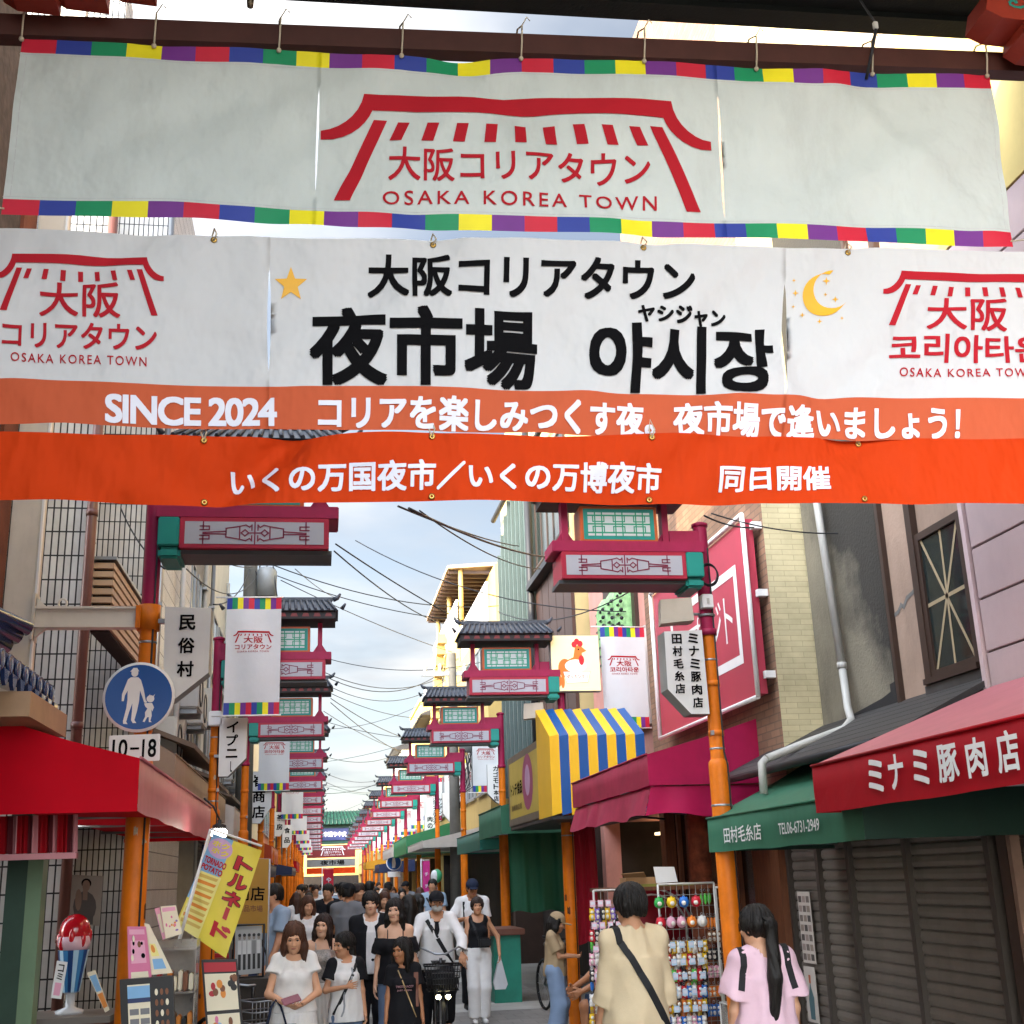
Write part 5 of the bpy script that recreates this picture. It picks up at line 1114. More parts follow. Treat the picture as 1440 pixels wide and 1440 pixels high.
# striped sign box and yellow sign
YE = M('stripe_canvas_yellow', '#e8b61d', .45, var=.05, dirt=.05); BL = M('stripe_canvas_blue', '#17508f', .45, var=.05, dirt=.05)
t = thing('striped_canopy', 'blue and yellow striped canopy box beside the chicken sign', 'canopy'); q = MB()
x0, x1 = 2.62, 3.76; n = 10
for k in range(n):
    xa, xb_ = x0+(x1-x0)*k/n, x0+(x1-x0)*(k+1)/n; m = YE if k % 2 == 0 else BL
    q.add([(xa, 14.02, 2.4), (xb_, 14.02, 2.43), (xb_, 14.02, 3.32), (xa, 14.02, 3.3), (xa, 14.9, 3.72), (xb_, 14.9, 3.74)], [(0, 1, 2, 3), (3, 2, 5, 4)], m)
q.add([(x0, 14.02, 2.4), (x0, 14.02, 3.3), (x0, 14.9, 3.72), (x0, 14.9, 2.4)], [(0, 1, 2, 3)], YE); q.box(x0, x1, 14.03, 17.2, 2.36, 2.4, DARK); q.build('canvas', t)
t = thing('yellow_shop_sign', 'yellow shop sign box with dark letters and a magenta medallion on the right', 'shop sign'); q = MB()
q.box(2.66, 2.95, 14.95, 17.6, 2.42, 3.38, M('sign_box_steel', '#7b6f60', .5, .3, dirt=.3), bv=.01); q.build('cabinet', t)
put = lambda X, o, Z: Vector((2.66-o, -X, Z)); q = MB()
poly2(q, [(-17.45, 2.52), (-15.05, 2.52), (-15.05, 3.28), (-17.45, 3.28)], M('sign_yellow', '#c2aa45', .45, var=.1, dirt=.1), put, lift=.002); MG = M('sign_magenta', '#a0406a', .45)
poly2(q, [(-15.9+.42*math.cos(w), 2.93+.36*math.sin(w)) for w in [2*math.pi*i/24 for i in range(24)]], MG, put, lift=.003); poly2(q, [(-15.9+.2*math.cos(w), 2.95+.2*math.sin(w)) for w in [2*math.pi*i/24 for i in range(24)]], M('sign_lilac', '#c9a0c0', .45), put, lift=.004); q.build('sign_face', t)
q = MB(); write(q, 'トンチ食品', INK, -17.35, 2.82, -16.35, 3.0, put, .03, lift=.005); write(q, '鶴橋商店街', M('sign_brown', '#6b5630', .5), -17.3, 2.62, -16.4, 2.7, put, .01, lift=.005); q.build('lettering', t)

t = building('pink_house', 'pink house with green patterned window behind the chicken sign', 1, 4.3, 13.65, 19.0, 6.6, PINKW, (), 2.5, 'open', BRFR)
q = MB(); GW = M('green_window_panel', '#86b377', .6, var=.35, scale=14); q.box(4.24, 4.31, 15.9, 17.75, 4.4, 6.0, BRFR); g = q.build('window', t)
q = MB()
for k in range(3): q.lathe([(.16, 0), (.2, .85), (.17, .98), (.1, 1.08), (0, 1.11)], GW, 16, (4.23, 16.25+k*.55, 4.6))
for k in range(3):
    for j in range(7): q.box(4.05, 4.075, 16.1+k*.55, 16.4+k*.55, 4.68+j*.13, 4.70+j*.13, DARK)
    for j in range(8): q.sphere((4.08, 16.02+k*.55, 4.65+j*.12), .03, DARK, 6, 4)
q.build('arched_panel', g)
q = MB(); q.box(4.22, 4.295, 15.4, 16.6, 3.6, 4.9, WHITEW); q.build('wall_panel', t)
q = MB(); q.tube([(4.25, 13.7, 2.5), (4.25, 13.7, 6.2)], .04, M('green_pipe', '#2e5a48', .5), 8); q.build('pipe', t)
p0, p1 = at(907, 912, Y=15.5), at(926, 952, Y=15.5); t = thing('wall_sign', 'small white wall sign with black character behind the first Korean banner', 'shop sign', (p0.x, 15.5, p1.z)); q = MB(); q.box(0, .42, 0, .1, -.1, p0.z-p1.z+.05, SIGNW); q.build('lightbox', t); q = MB(); write(q, '荘', INK, .04, .0, .34, .34, lambda x, o, z: Vector((x, -o, z)), .03); q.build('lettering', t)

# glazed modern building
t = thing('glazed_building', 'modern building with tall glass strips and cream rounded top on the right', 'building'); q = MB()
CRL = M('cream_panel', '#b8a673', .5, var=.05, dirt=.1); q.box(4.1, 10, 19.1, 27.0, 2.6, 11.6, CRL); q.box(4.7, 10, 19.1, 27.0, 0, 2.6, INT); q.box(4.1, 4.7, 19.1, 19.4, 0, 2.6, BRFR); q.box(4.1, 4.7, 26.7, 27.0, 0, 2.6, BRFR); q.build('wall', t)
q = MB(); TG = M('teal_glass', '#2f4542', .12, var=.35, scale=1.5, spec=.4)
for k in range(8): q.box(4.04, 4.11, 22.6+k*.54+.08, 22.6+k*.54+.5, 3.6, 8.8+.9*math.sin(math.pi*(k+.5)/8), TG)
q.build('glass_strip', t)
q = MB()
for k in range(9): q.box(3.98, 4.12, 22.56+k*.54, 22.64+k*.54, 3.4, 8.9+.9*math.sin(math.pi*min(1, max(0, k/8))), M('grey_fin', '#465250', .5, .1))
q.build('fin', t)
q = MB(); BRP = M('brown_metal_panel', '#4d352c', .5, .2, var=.15)
for k in range(5): q.box(4.04, 4.1, 19.15+k*.66, 19.77+k*.66, 2.9, 7.0, BRP)
q.box(3.85, 4.1, 19.1, 22.4, 7.0, 7.12, DARK); q.box(3.85, 4.1, 19.1, 22.4, 2.78, 2.9, ALU); q.build('metal_panel', t)
window(t, 4.08, 19.3, 22.3, 7.4, 9.3, 1, BRFR, 4)
q = MB(); q.tube([(3.95, 22.45, 2.8), (3.95, 22.45, 10.4)], .07, DARK, 8); q.tube([(3.9, 19.1, 9.6), (3.9, 26.9, 9.75)], .06, DARK, 8); q.build('downpipe', t)

# cream building with rooftop room and stairs, in the sun
t = thing('cream_apartment', 'sunlit cream apartment house with rooftop room and open stair on the right', 'building'); CRE = M('sunlit_cream', '#b0965a', .75, var=.06, dirt=.1)
q = MB(); q.box(3.7, 12, 27.1, 33, 2.6, 7.4, CRE); q.box(3.75, 12, 33.01, 41, 2.6, 8.4, CRE); q.box(4.6, 12, 27.1, 41, 0, 2.6, INT); q.box(4.8, 10, 33, 37.5, 8.4, 10.3, CRE); q.build('wall', t)
q = MB(); q.add([(3.55, 34, 10.4), (8, 34, 10.7), (8, 41.5, 10.7), (3.55, 41.5, 10.4), (3.55, 34, 10.5), (8, 34, 10.82), (8, 41.5, 10.82), (3.55, 41.5, 10.5)], [(0, 1, 2, 3), (4, 7, 6, 5), (0, 4, 5, 1), (1, 5, 6, 2), (2, 6, 7, 3), (3, 7, 4, 0)], M('corrugated_brown', '#a08a72', .6, var=.15))
for k in range(15): q.box(3.6, 8, 34.2+k*.5, 34.28+k*.5, 10.3, 10.4, BRFR)
q.build('canopy_roof', t)
q = MB()
for y in (34.2, 37.5, 41.2): q.tube([(3.95, y, 8.4), (3.95, y, 10.42)], .07, CRE, 8)
q.build('canopy_post', t)
for a, b, z in ((33.5, 41, 8.4), (27.2, 32.9, 7.4)):
    q = MB(); q.box(3.72, 3.78, a, b, z+.9, z+.96, WHITE)
    for k in range(int((b-a)/.22)): q.box(3.73, 3.76, a+k*.22, a+k*.22+.04, z, z+.9, WHITE)
    q.build('railing', t)
q = MB()
for k in range(14): q.box(3.45, 3.7, 40.8-k*.35, 41.15-k*.35, 5.0+k*.28, 5.28+k*.28, CRE)
q.build('stair', t)
for y, z in ((27.6, 3.6), (29.6, 3.6), (31.3, 3.6), (27.6, 5.8), (29.6, 5.8), (34.5, 6.6), (37.5, 3.6), (37.5, 6.6)): window(t, 3.7 if y < 33 else 3.75, y, y+1.5, z, z+1.2, 1, ALU, 1)

RROW = [(41.2, 46.5, 7.2, CREAM, 'cream house past the apartment house on the right'), (46.6, 52, 8.3, OCHRE, 'tall ochre sunlit house far along the right row'), (52.1, 58, 6.8, CREAM, 'cream house above the far right awnings'), (58.1, 65, 7.8, WHITEW, 'white house far along the right row'), (65.1, 74, 7.0, OCHRE, 'ochre house second last on the right'), (74.1, 94, 6.8, CREAM, 'cream house last on the right before the far gate'), (98, 125, 7.5, OCHRE, 'ochre house beyond the far gate on the right')]
for i, (a, b, h, m, lab) in enumerate(RROW):
    w = (b-a-.6)/2
    building('shop_house', lab, 1, 3.75, a, b, h, m, [(a+.3+k*w+.2, a+.3+k*w+w-.2, z, z+1.1) for k in (0, 1) for z in ((3.4, 5.2) if h > 6.9 else (3.6,))], 2.5, ['open', 'shutter'][i % 2], ALU, 1, 'parapet' if i % 3 else 'tile')
for a in [('dark green awning over the green cloth shop on the right', 18.0, 20.6, 3.0, 2.75, 2.35, AGRN, 2.6), ('teal awning past the dark green one on the right', 20.9, 24.5, 2.75, 2.5, 2.2, ATEAL, 2.65), ('grey white flat awning behind the utility pole on the right', 28.5, 33.5, 2.9, 2.6, 2.45, AWHT, 2.3), ('bright green awning in the middle distance on the right', 34, 40, 3.3, 2.9, 2.45, M('awning_bright_green', '#3d8f5f', .5, trans=.2), 2.3), ('grey awning far along the right side', 41, 47, 3.1, 2.8, 2.5, AWHT, 2.3), ('small blue awning at the far right of the crowd', 50, 54, 2.6, 2.4, 2.1, ANAVY, 2.3), ('yellow awning at the far right of the crowd', 56, 60, 2.9, 2.6, 2.3, M('awning_yellow', '#d39a24', .5, trans=.2), 2.0)]:
    awning(a[0], 1, 3.72, a[7], a[1], a[2], a[3], a[4], a[5], a[6], a[6])
for lab, nm, x, y, z0, z1, w, m in (('dark green curtain cloth hanging under the green awning', 'curtain', 2.75, 18.4, 1.25, 2.4, .95, M('cloth_dark_green', '#0f4d33', .7, var=.1)), ('red curtain cloth hanging beside the green curtain', 'curtain', 2.95, 15.2, .95, 2.35, .42, M('cloth_deep_red', '#a3142c', .7, var=.1))):
    q = MB(); n = 40; vs = []
    for i in range(n+1):
        f = i/n; ww = .035*math.sin(f*21)+.015*math.sin(f*47); vs += [(x+w*f, y+ww*.4, z1), (x+w*f+.02, y+ww, z0+.02*math.sin(f*13))]
    q.add(vs, [(2*i, 2*i+1, 2*i+3, 2*i+2) for i in range(n)], m, smooth=True); q.tube([(x-.03, y, z1+.01), (x+w+.03, y, z1+.01)], .012, STEEL, 6); tag(q.build(nm), lab, 'curtain')
q = MB(); q.box(2.52, 2.92, 18.6, 19.6, 0, .93, M('counter_turquoise', '#1f7f6a', .5, var=.15, dirt=.2)); t = thing('stall_counter', 'turquoise stall counter with brown top under the green curtain', 'counter'); q.build('cabinet', t); q = MB(); q.box(2.45, 2.98, 18.52, 19.7, .931, 1.02, M('counter_brown', '#6b4334', .6, var=.2), bv=.01); q.build('top', t)
# neighbour on the right behind the viewer

# ================================================================ people: one continuous surface grown from blended rounded volumes
f32 = np.float32
def V3(*a): return np.array(a, dtype=float)
def p_cone(a, b, ra, rb, k=.02, op='u', end=None):
    a, b = np.array(a, float), np.array(b, float); r = max(ra, rb)
    def fn(X, Y, Z):
        ba = b-a; L2 = max(ba@ba, 1e-9)
        px, py, pz = X-a[0], Y-a[1], Z-a[2]
        t = np.clip((px*ba[0]+py*ba[1]+pz*ba[2])/L2, 0, 1)
        d = np.sqrt((px-t*ba[0])**2+(py-t*ba[1])**2+(pz-t*ba[2])**2)-(ra+(rb-ra)*t)
        if end:
            n = ba/math.sqrt(L2); d = np.maximum(d, (X-b[0])*n[0]+(Y-b[1])*n[1]+(Z-b[2])*n[2])
        return d
    return (op, k, fn, np.minimum(a, b)-r, np.maximum(a, b)+r)
def p_ell(c, r, k=.03, op='u', R=None):
    c, r = np.array(c, float), np.array(r, float); m = r.max() if R is not None else r
    def fn(X, Y, Z):
        px, py, pz = X-c[0], Y-c[1], Z-c[2]
        if R is not None: px, py, pz = (R[0, 0]*px+R[1, 0]*py+R[2, 0]*pz, R[0, 1]*px+R[1, 1]*py+R[2, 1]*pz, R[0, 2]*px+R[1, 2]*py+R[2, 2]*pz)
        k0 = np.sqrt((px/r[0])**2+(py/r[1])**2+(pz/r[2])**2); k1 = np.sqrt((px/r[0]**2)**2+(py/r[1]**2)**2+(pz/r[2]**2)**2)+1e-9
        return k0*(k0-1)/k1
    return (op, k, fn, c-m, c+m)
def p_col(c0, r0, c1, r1, k=.03, op='u', pleat=0., n=0):
    """upright elliptic column from c0 (low) to c1 (high)"""
    c0, c1 = np.array(c0, float), np.array(c1, float); m = max(*r0, *r1)+pleat
    def fn(X, Y, Z):
        t = np.clip((Z-c0[2])/(c1[2]-c0[2]), 0, 1); cx = c0[0]+(c1[0]-c0[0])*t; cy = c0[1]+(c1[1]-c0[1])*t
        rx = r0[0]+(r1[0]-r0[0])*t; ry = r0[1]+(r1[1]-r0[1])*t; px, py = X-cx, Y-cy
        d = (np.sqrt((px/rx)**2+(py/ry)**2)-1)*np.minimum(rx, ry)
        if pleat: d = d+pleat*(1-t)*np.sin(n*np.arctan2(py/ry, px/rx)+1.5*np.sin(9*Z))
        return np.maximum(d, np.maximum(c0[2]-Z, Z-c1[2]))
    return (op, k, fn, np.array([min(c0[0], c1[0])-m, min(c0[1], c1[1])-m, c0[2]]), np.array([max(c0[0], c1[0])+m, max(c0[1], c1[1])+m, c1[2]]))
def p_plane(p, n, op='i'):
    p, n = np.array(p, float), np.array(n, float)
    return (op, 0, lambda X, Y, Z: (X-p[0])*n[0]+(Y-p[1])*n[1]+(Z-p[2])*n[2], None, None)
def p_noise(amp, f=1., seed=0., z=1.):
    def fn(X, Y, Z):
        w = np.sin(9*f*X+7*f*Z*z+seed)+np.sin(13*f*Y-11*f*Z*z+2*seed+1.5*np.sin(8*f*X))+.6*np.sin(23*f*X+17*f*Z*z+3*seed)+.6*np.sin(19*f*Y+29*f*Z*z+2*np.sin(11*f*X+seed))
        return (w+1.1*np.sin(9*np.arctan2(X, Y+.02)+3*Z+seed)*np.sin(3.1*Z+seed)+.9*np.abs(np.sin(15*f*X-10*f*Z*z+2*seed)))*amp/2
    return ('n', 0, fn, None, None)
def field(prims, lo, hi, h):
    n = np.ceil((hi-lo)/h).astype(int)+1
    ax = [(lo[i]+h*np.arange(n[i])).astype(f32) for i in range(3)]
    D = np.full(tuple(n), .3, f32)
    for op, k, fn, a, b in prims:
        if a is None: i0 = [0, 0, 0]; i1 = list(n)
        else:
            pad = k+3*h
            i0 = [max(0, int((a[i]-pad-lo[i])/h)) for i in range(3)]; i1 = [min(n[i], int((b[i]+pad-lo[i])/h)+2) for i in range(3)]
            if any(i1[i] <= i0[i] for i in range(3)): continue
        sl = tuple(slice(i0[i], i1[i]) for i in range(3))
        X, Y, Z = ax[0][sl[0]][:, None, None], ax[1][sl[1]][None, :, None], ax[2][sl[2]][None, None, :]
        d = fn(X, Y, Z); S = D[sl]
        if op == 'u':
            if k > 0:
                t = np.clip(.5+.5*(S-d)/k, 0, 1); D[sl] = S+(d-S)*t-k*t*(1-t)
            else: D[sl] = np.minimum(S, d)
        elif op == 's':
            if k > 0:
                d = -d; t = np.clip(.5-.5*(S-d)/k, 0, 1); D[sl] = S+(d-S)*t+k*t*(1-t)
            else: D[sl] = np.maximum(S, -d)
        elif op == 'i': D[sl] = np.maximum(S, d)
        elif op == 'n': D[sl] = S+d
    return D
def nets(D, lo, h):
    ins = D < 0; nx, ny, nz = D.shape
    c = np.zeros((nx-1, ny-1, nz-1), np.uint8); cr = [(i, j, k) for i in (0, 1) for j in (0, 1) for k in (0, 1)]
    for i, j, k in cr: c += ins[i:nx-1+i, j:ny-1+j, k:nz-1+k]
    act = (c > 0) & (c < 8); I = np.argwhere(act); idx = np.full(c.shape, -1, np.int32); idx[act] = np.arange(len(I))
    val = {q: D[I[:, 0]+q[0], I[:, 1]+q[1], I[:, 2]+q[2]] for q in cr}
    acc = np.zeros((len(I), 3)); cnt = np.zeros(len(I))
    for q in cr:
        for ax_ in range(3):
            if q[ax_] == 0:
                r = list(q); r[ax_] = 1; r = tuple(r); a, b = val[q], val[r]; m = (a < 0) != (b < 0)
                t = np.where(m, a/np.where(m, a-b, 1), 0); p = np.tile(np.array(q, float), (len(I), 1)); p[:, ax_] = t
                acc[m] += p[m]; cnt[m] += 1
    V = (I+acc/np.maximum(cnt, 1)[:, None])*h+lo
    F = []
    for ax_ in range(3):
        s0 = [slice(None)]*3; s1 = [slice(None)]*3; s0[ax_] = slice(0, -1); s1[ax_] = slice(1, None)
        a, b = ins[tuple(s0)], ins[tuple(s1)]; E_ = np.argwhere(a != b); o1, o2 = (ax_+1) % 3, (ax_+2) % 3
        ok = (E_[:, o1] > 0) & (E_[:, o2] > 0) & (E_[:, o1] < D.shape[o1]-1) & (E_[:, o2] < D.shape[o2]-1); E_ = E_[ok]
        def cell(d1, d2):
            q = E_.copy(); q[:, o1] -= d1; q[:, o2] -= d2; return idx[q[:, 0], q[:, 1], q[:, 2]]
        Q = np.stack([cell(1, 1), cell(0, 1), cell(0, 0), cell(1, 0)], 1)
        fl = ~a[E_[:, 0], E_[:, 1], E_[:, 2]]; Q[fl] = Q[fl][:, ::-1]; F.append(Q)
    return V, np.concatenate(F)
def skin(name, prims, mat, parent, h=.008, scale=1., matf=None, smooth_it=1):
    us = [p for p in prims if p[0] == 'u']
    lo = np.min([p[3] for p in us], 0)-.03; hi = np.max([p[4] for p in us], 0)+.03
    V, F = nets(field(prims, lo, hi, h), lo, h)
    for _ in range(smooth_it):
        S = np.zeros_like(V); C_ = np.zeros(len(V))
        for i in range(4):
            np.add.at(S, F[:, i], V[F[:, (i+1) % 4]]); np.add.at(C_, F[:, i], 1)
        V = V*.45+.55*S/np.maximum(C_, 1)[:, None]
    V = V*scale
    me = bpy.data.meshes.new(name); me.vertices.add(len(V)); me.vertices.foreach_set('co', V.astype(f32).ravel())
    me.loops.add(4*len(F)); me.loops.foreach_set('vertex_index', F.astype(np.int32).ravel())
    me.polygons.add(len(F)); me.polygons.foreach_set('loop_start', (np.arange(len(F))*4).astype(np.int32)); me.polygons.foreach_set('use_smooth', np.ones(len(F), bool))
    for m in (mat if isinstance(mat, list) else [mat]): me.materials.append(m)
    if matf is not None:
        c = V[F].mean(1)/scale; me.polygons.foreach_set('material_index', matf(c).astype(np.int32))
    me.update(calc_edges=True); me.validate()
    return link(name, me, parent)
def pt_sdf(prims, P):
    """value of a volume at points (n,3)"""
    X, Y, Z = P[:, 0], P[:, 1], P[:, 2]; D = np.full(len(P), .3)
    for op, k, fn, a, b in prims:
        d = fn(X, Y, Z)
        if op == 'u':
            if k > 0: t = np.clip(.5+.5*(D-d)/k, 0, 1); D = D+(d-D)*t-k*t*(1-t)
            else: D = np.minimum(D, d)
        elif op == 's': D = np.maximum(D, -d)
        elif op == 'i': D = np.maximum(D, d)
        elif op == 'n': D = D+d
    return D
def onto(prims, P, dirn, far=.45, skip=False):
    """push points along dirn onto the outer surface, coming from outside"""
    P = np.array(P, float); d = np.array(dirn, float); out = []
    ts = np.linspace(-far, far, 150)
    for p in P:
        v = pt_sdf(prims, p+ts[:, None]*d); w = np.nonzero(v < 0)[0]
        if skip and not len(w): out.append(None); continue
        out.append(p+d*(ts[w[0]] if len(w) else 0))
    return out if skip else np.array(out)
def rotm(yaw, pitch=0, roll=0):
    return np.array((Matrix.Rotation(yaw, 3, 'Z') @ Matrix.Rotation(pitch, 3, 'X') @ Matrix.Rotation(roll, 3, 'Y')))
def ik(a, b, l1, l2, hint):
    a, b = np.array(a, float), np.array(b, float); d = b-a; L = np.linalg.norm(d); Lm = min(L, (l1+l2)*.999); b = a+d/L*Lm; L = Lm; u = d/np.linalg.norm(d)
    x = (l1*l1-l2*l2+L*L)/(2*L); y = math.sqrt(max(0, l1*l1-x*x)); h = np.array(hint, float); h = h-u*(h@u); h /= np.linalg.norm(h)+1e-9
    return a+u*x+h*y, b
class Figure:
    def __init__(s, H=1.7, fem=False, child=False, lean=(0, 0), yaw=0, pitch=0, roll=0, wa=(-.21, -.06, .86), wb=(.21, -.06, .86), ea=(-.3, .7, -.1), eb=(.3, .7, -.1), aa=(-.09, .03, .085), ab=(.09, .03, .085), ka=(-.1, -1, 0), kb=(.1, -1, 0), pz=.92, curl=.45, pn=None, head=1., sw=None, wid=1.):
        s.k = H/1.7; s.fem = fem; f = .9 if fem else 1.; s.f = f; s.hs = (1.04 if child else 1.)*head*.97*(1.7/H)**.35
        dz = pz-.92; s.dz = dz; s.lean = lean; lx, ly = lean
        s.neck = V3(lx, .02+ly, 1.435+dz); sw = sw or (.138 if fem else .168); s.sw = sw; s.wid = wid
        s.L = lambda z: V3(lx*(z-.92)/.515, ly*(z-.92)/.515, z+dz)
        s.sh = {'a': s.neck+V3(-sw, .0, -.045), 'b': s.neck+V3(sw, .0, -.045)}
        s.hip = {'a': V3(-.088, .0, .9+dz), 'b': V3(.088, .0, .9+dz)}
        s.el, s.wr, s.kn, s.an = {}, {}, {}, {}
        for n, w, e in (('a', wa, ea), ('b', wb, eb)): s.el[n], s.wr[n] = ik(s.sh[n], w, .285, .25, e)
        for n, w, e in (('a', aa, ka), ('b', ab, kb)): s.kn[n], s.an[n] = ik(s.hip[n], w, .42, .41, e)
        s.R = rotm(yaw, pitch, roll); s.hc = s.neck+V3(0, -.012, .045)+s.R @ V3(0, -.018, .105*s.hs); s.curl = curl; s.pn = pn or {}
    def hp(s, x, y, z): return s.hc+s.R @ (V3(x, y, z)*s.hs)
    def torso(s, o=0., bust=True):
        f = s.f; L = s.L; fem = s.fem; w = s.wid
        r = [p_ell(L(.95)+V3(0, .008, 0), (.165*w+o, .118+o, .125+o), .06), p_ell(L(1.09), (.128*f*w+o, .098*f+o, .17), .06), p_ell(L(1.26)+V3(0, .005, 0), (.152*f*w+o, .108*f+o, .19+o*.6), .06),
             p_cone(s.sh['a'], s.sh['b'], .052*f+o*.8, .052*f+o*.8, .05)]
        for n in 'ab': r.append(p_cone(s.neck+V3(0, .005, .02), s.sh[n]+V3(0, 0, .015), .045+o*.5, .035+o*.7, .04))
        if fem and bust:
            for x in (-.062, .062): r.append(p_ell(L(1.245)+V3(x, -.082, 0), (.055+o*.6, .05+o, .058+o*.6), .035))
        return r
    def arm(s, n, o=0., upto=2., end=False, grow=0.):
        f = .84 if s.fem else 1.; a, e, w = s.sh[n], s.el[n], s.wr[n]; r = []
        if upto <= 1: r.append(p_cone(a, a+(e-a)*upto, .05*f+o, .043*f+o+grow, .03, end=end))
        else:
            r.append(p_cone(a, e, .049*f+o, .038*f+o, .03)); t = upto-1
            r.append(p_cone(e, e+(w-e)*min(1, t), .039*f+o, (.039-.013*min(1, t))*f+o+grow, .025, end=end))
        return r
    def leg(s, n, o=0., upto=2., end=False, grow=0.):
        h_, kk, an = s.hip[n], s.kn[n], s.an[n]; r = []
        if upto <= 1: r.append(p_cone(h_, h_+(kk-h_)*upto, .088+o, .088-.03*upto+o+grow, .04, end=end))
        else:
            r.append(p_cone(h_, kk, .088+o, .058+o*.9+grow*.4, .04)); t = min(1, upto-1); r.append(p_cone(kk, kk+(an-kk)*t, .056+o*.9+grow*.4, .056-.02*t+o+grow, .03, end=end))
            u = (an-kk)/np.linalg.norm(an-kk)
            if o == 0: r.append(p_ell(kk+(an-kk)*.3+V3(0, .018, 0), (.047, .05, .1), .03))
        return r
    def foot(s, n, o=0.):
        a = s.an[n]; t = a-s.hip[n]; return [p_cone(a, a+V3(0, .02, -.045), .036+o, .036+o, .02), p_cone(a+V3(0, .025, -.05), a+V3(.01 if n == 'b' else -.01, -.15, -.06), .034+o, .027+o, .02)]
    def hand(s, n):
        e, w = s.el[n], s.wr[n]; d = (w-e)/np.linalg.norm(w-e); sg = 1 if n == 'a' else -1
        if n in s.pn: nn = np.array(s.pn[n], float)
        else: nn = V3(sg, 0, 0)                                     # palm towards the thigh
        nn = nn-d*(nn@d); nn /= np.linalg.norm(nn)+1e-9; sd = np.cross(d, nn)*(-sg if n not in s.pn else -sg)   # thumb side
        if n not in s.pn and sd[1] > 0: sd = -sd
        if n in s.pn and 'thumb'+n in s.pn:
            q = np.array(s.pn['thumb'+n], float)
            if sd@q < 0: sd = -sd
        g = .86 if s.fem else 1.; r = []
        kn = [w+d*.085*g+sd*x*g for x in (.032, .011, -.010, -.030)]
        for q in kn: r.append(p_cone(w+d*.01, q, .019*g, .0125*g, .008))
        for q, l, j in zip(kn, (.92, 1, .93, .75), range(4)):
            a = q; c = s.curl*(.75+.12*j); dd = d
            for i, ln in enumerate((.042, .027, .021)):
                dd = math.cos(c)*dd+math.sin(c)*nn; dd /= np.linalg.norm(dd); b = a+dd*ln*l*g+sd*(.0018*(1.2-j)); r.append(p_cone(a, b, .0098*g-.0007*i, .0092*g-.0008*i, .003)); a = b; c = s.curl
        a = w+d*.025*g+sd*.024*g; b = a+(d*.62+sd*.72+nn*.3)*.042*g; c_ = b+(d*.85+sd*.2+nn*.42)*.034*g
        r += [p_cone(a, b, .0155*g, .012*g, .008), p_cone(b, c_, .0115*g, .009*g, .004)]
        return r
    def headp(s):
        P = s.hp; q = s.hs; R = s.R; f = .95 if s.fem else 1.
        E_ = lambda c, r, k=.02, op='u': p_ell(P(*c), np.array(r)*q, k*q, op, R)
        r = [E_((0, .012, .028), (.076*f, .094, .088)), E_((0, -.035, -.035), (.058*f, .06, .078), .03), E_((0, -.068, -.088), (.026*f, .022, .02), .03), E_((0, -.025, -.075), (.052*f, .05, .035), .025)]
        r += [p_cone(P(0, -.088, .012), P(0, -.112, -.026), .008*q, .0115*q, .012*q), E_((-.009, -.104, -.029), (.009, .008, .007), .006), E_((.009, -.104, -.029), (.009, .008, .007), .006)]
        r += [E_((-.031, -.098, .008), (.02, .016, .012), .012, 's'), E_((.031, -.098, .008), (.02, .016, .012), .012, 's')]
        r += [E_((0, -.083, .028), (.05, .014, .01), .015), E_((0, -.092, -.052), (.021, .01, .0055), .008), E_((0, -.090, -.061), (.018, .01, .006), .006)]
        for x in (-1, 1): r += [E_((x*.034, -.072, -.024), (.024, .02, .02), .02), E_((x*.075*f, .012, -.004), (.011, .02, .031), .008)]
        r.append(p_cone(s.neck+V3(0, .012, -.02), P(0, .005, -.05), (.057 if not s.fem else .047), (.053 if not s.fem else .044), .025))
        return r
    def body(s):
        r = s.torso()
        for n in 'ab': r += s.arm(n)+s.leg(n)
        r += s.headp()
        for n in 'ab': r += s.foot(n)+s.hand(n)
        return r
    # ---- clothes
    def neckcut(s, r=.075, drop=.0, front=0.):
        c = s.neck+V3(0, -.01-front*.4, .0-drop); return [p_cone(c+V3(0, .0, .0), c+V3(0, -.03, .3), r, r*1.5, .006, 's')]+([p_ell(c+V3(0, -.06, -front*.3), (r*.95, .08, front), .006, 's')] if front else [])
    def tee(s, o=.016, sleeve=.6, hem=.84, neck=.072, front=.02, flare=.02, wr=.004, seed=1., grow=.02, zc=1.28, sfit=.012, loose=1.):
        L = s.L; w = s.wid; f = s.f; r = s.torso(o)
        r.append(p_col(L(hem-.02), ((.158*w+o+flare)*loose, .112+o+flare), L(zc), (.146*f*w+o, .105*f+o), .05))
        for n in 'ab': r += s.arm(n, sfit+o*.4, sleeve, True, grow)
        r += [p_noise(wr, 1.35, seed, .5)]
        r += [p_plane(L(hem), (0, 0, -1))]+s.neckcut(neck, .01, front)
        return r
    def pants(s, o=.014, hem=2., grow=.02, top=1.02, wr=.003, seed=2.):
        L = s.L; r = [p_ell(L(.95)+V3(0, .008, 0), (.165*s.wid+o, .118+o, .125+o), .06), p_ell(L(1.03), (.14*s.wid+o, .105+o, .1), .05)]
        for n in 'ab': r += s.leg(n, o, hem, True, grow)
        return r+[p_noise(wr, 1., seed), p_plane(L(top), (0, 0, 1))]
    def skirt(s, top=1.04, hem=.45, r0=(.25, .2), r1=None, pleat=.012, n=26, o=.012):
        r1 = r1 or (.125*s.f*s.wid+o+.004, .098*s.f+o+.004); L = s.L
        return [p_col(L(hem), r0, L(top), r1, .02, 'u', pleat, n), p_ell(L(.95)+V3(0, .008, 0), (.165*s.wid+o, .118+o, .12), .04), p_plane(L(hem+.001), (0, 0, -1)), p_plane(L(top), (0, 0, 1))]
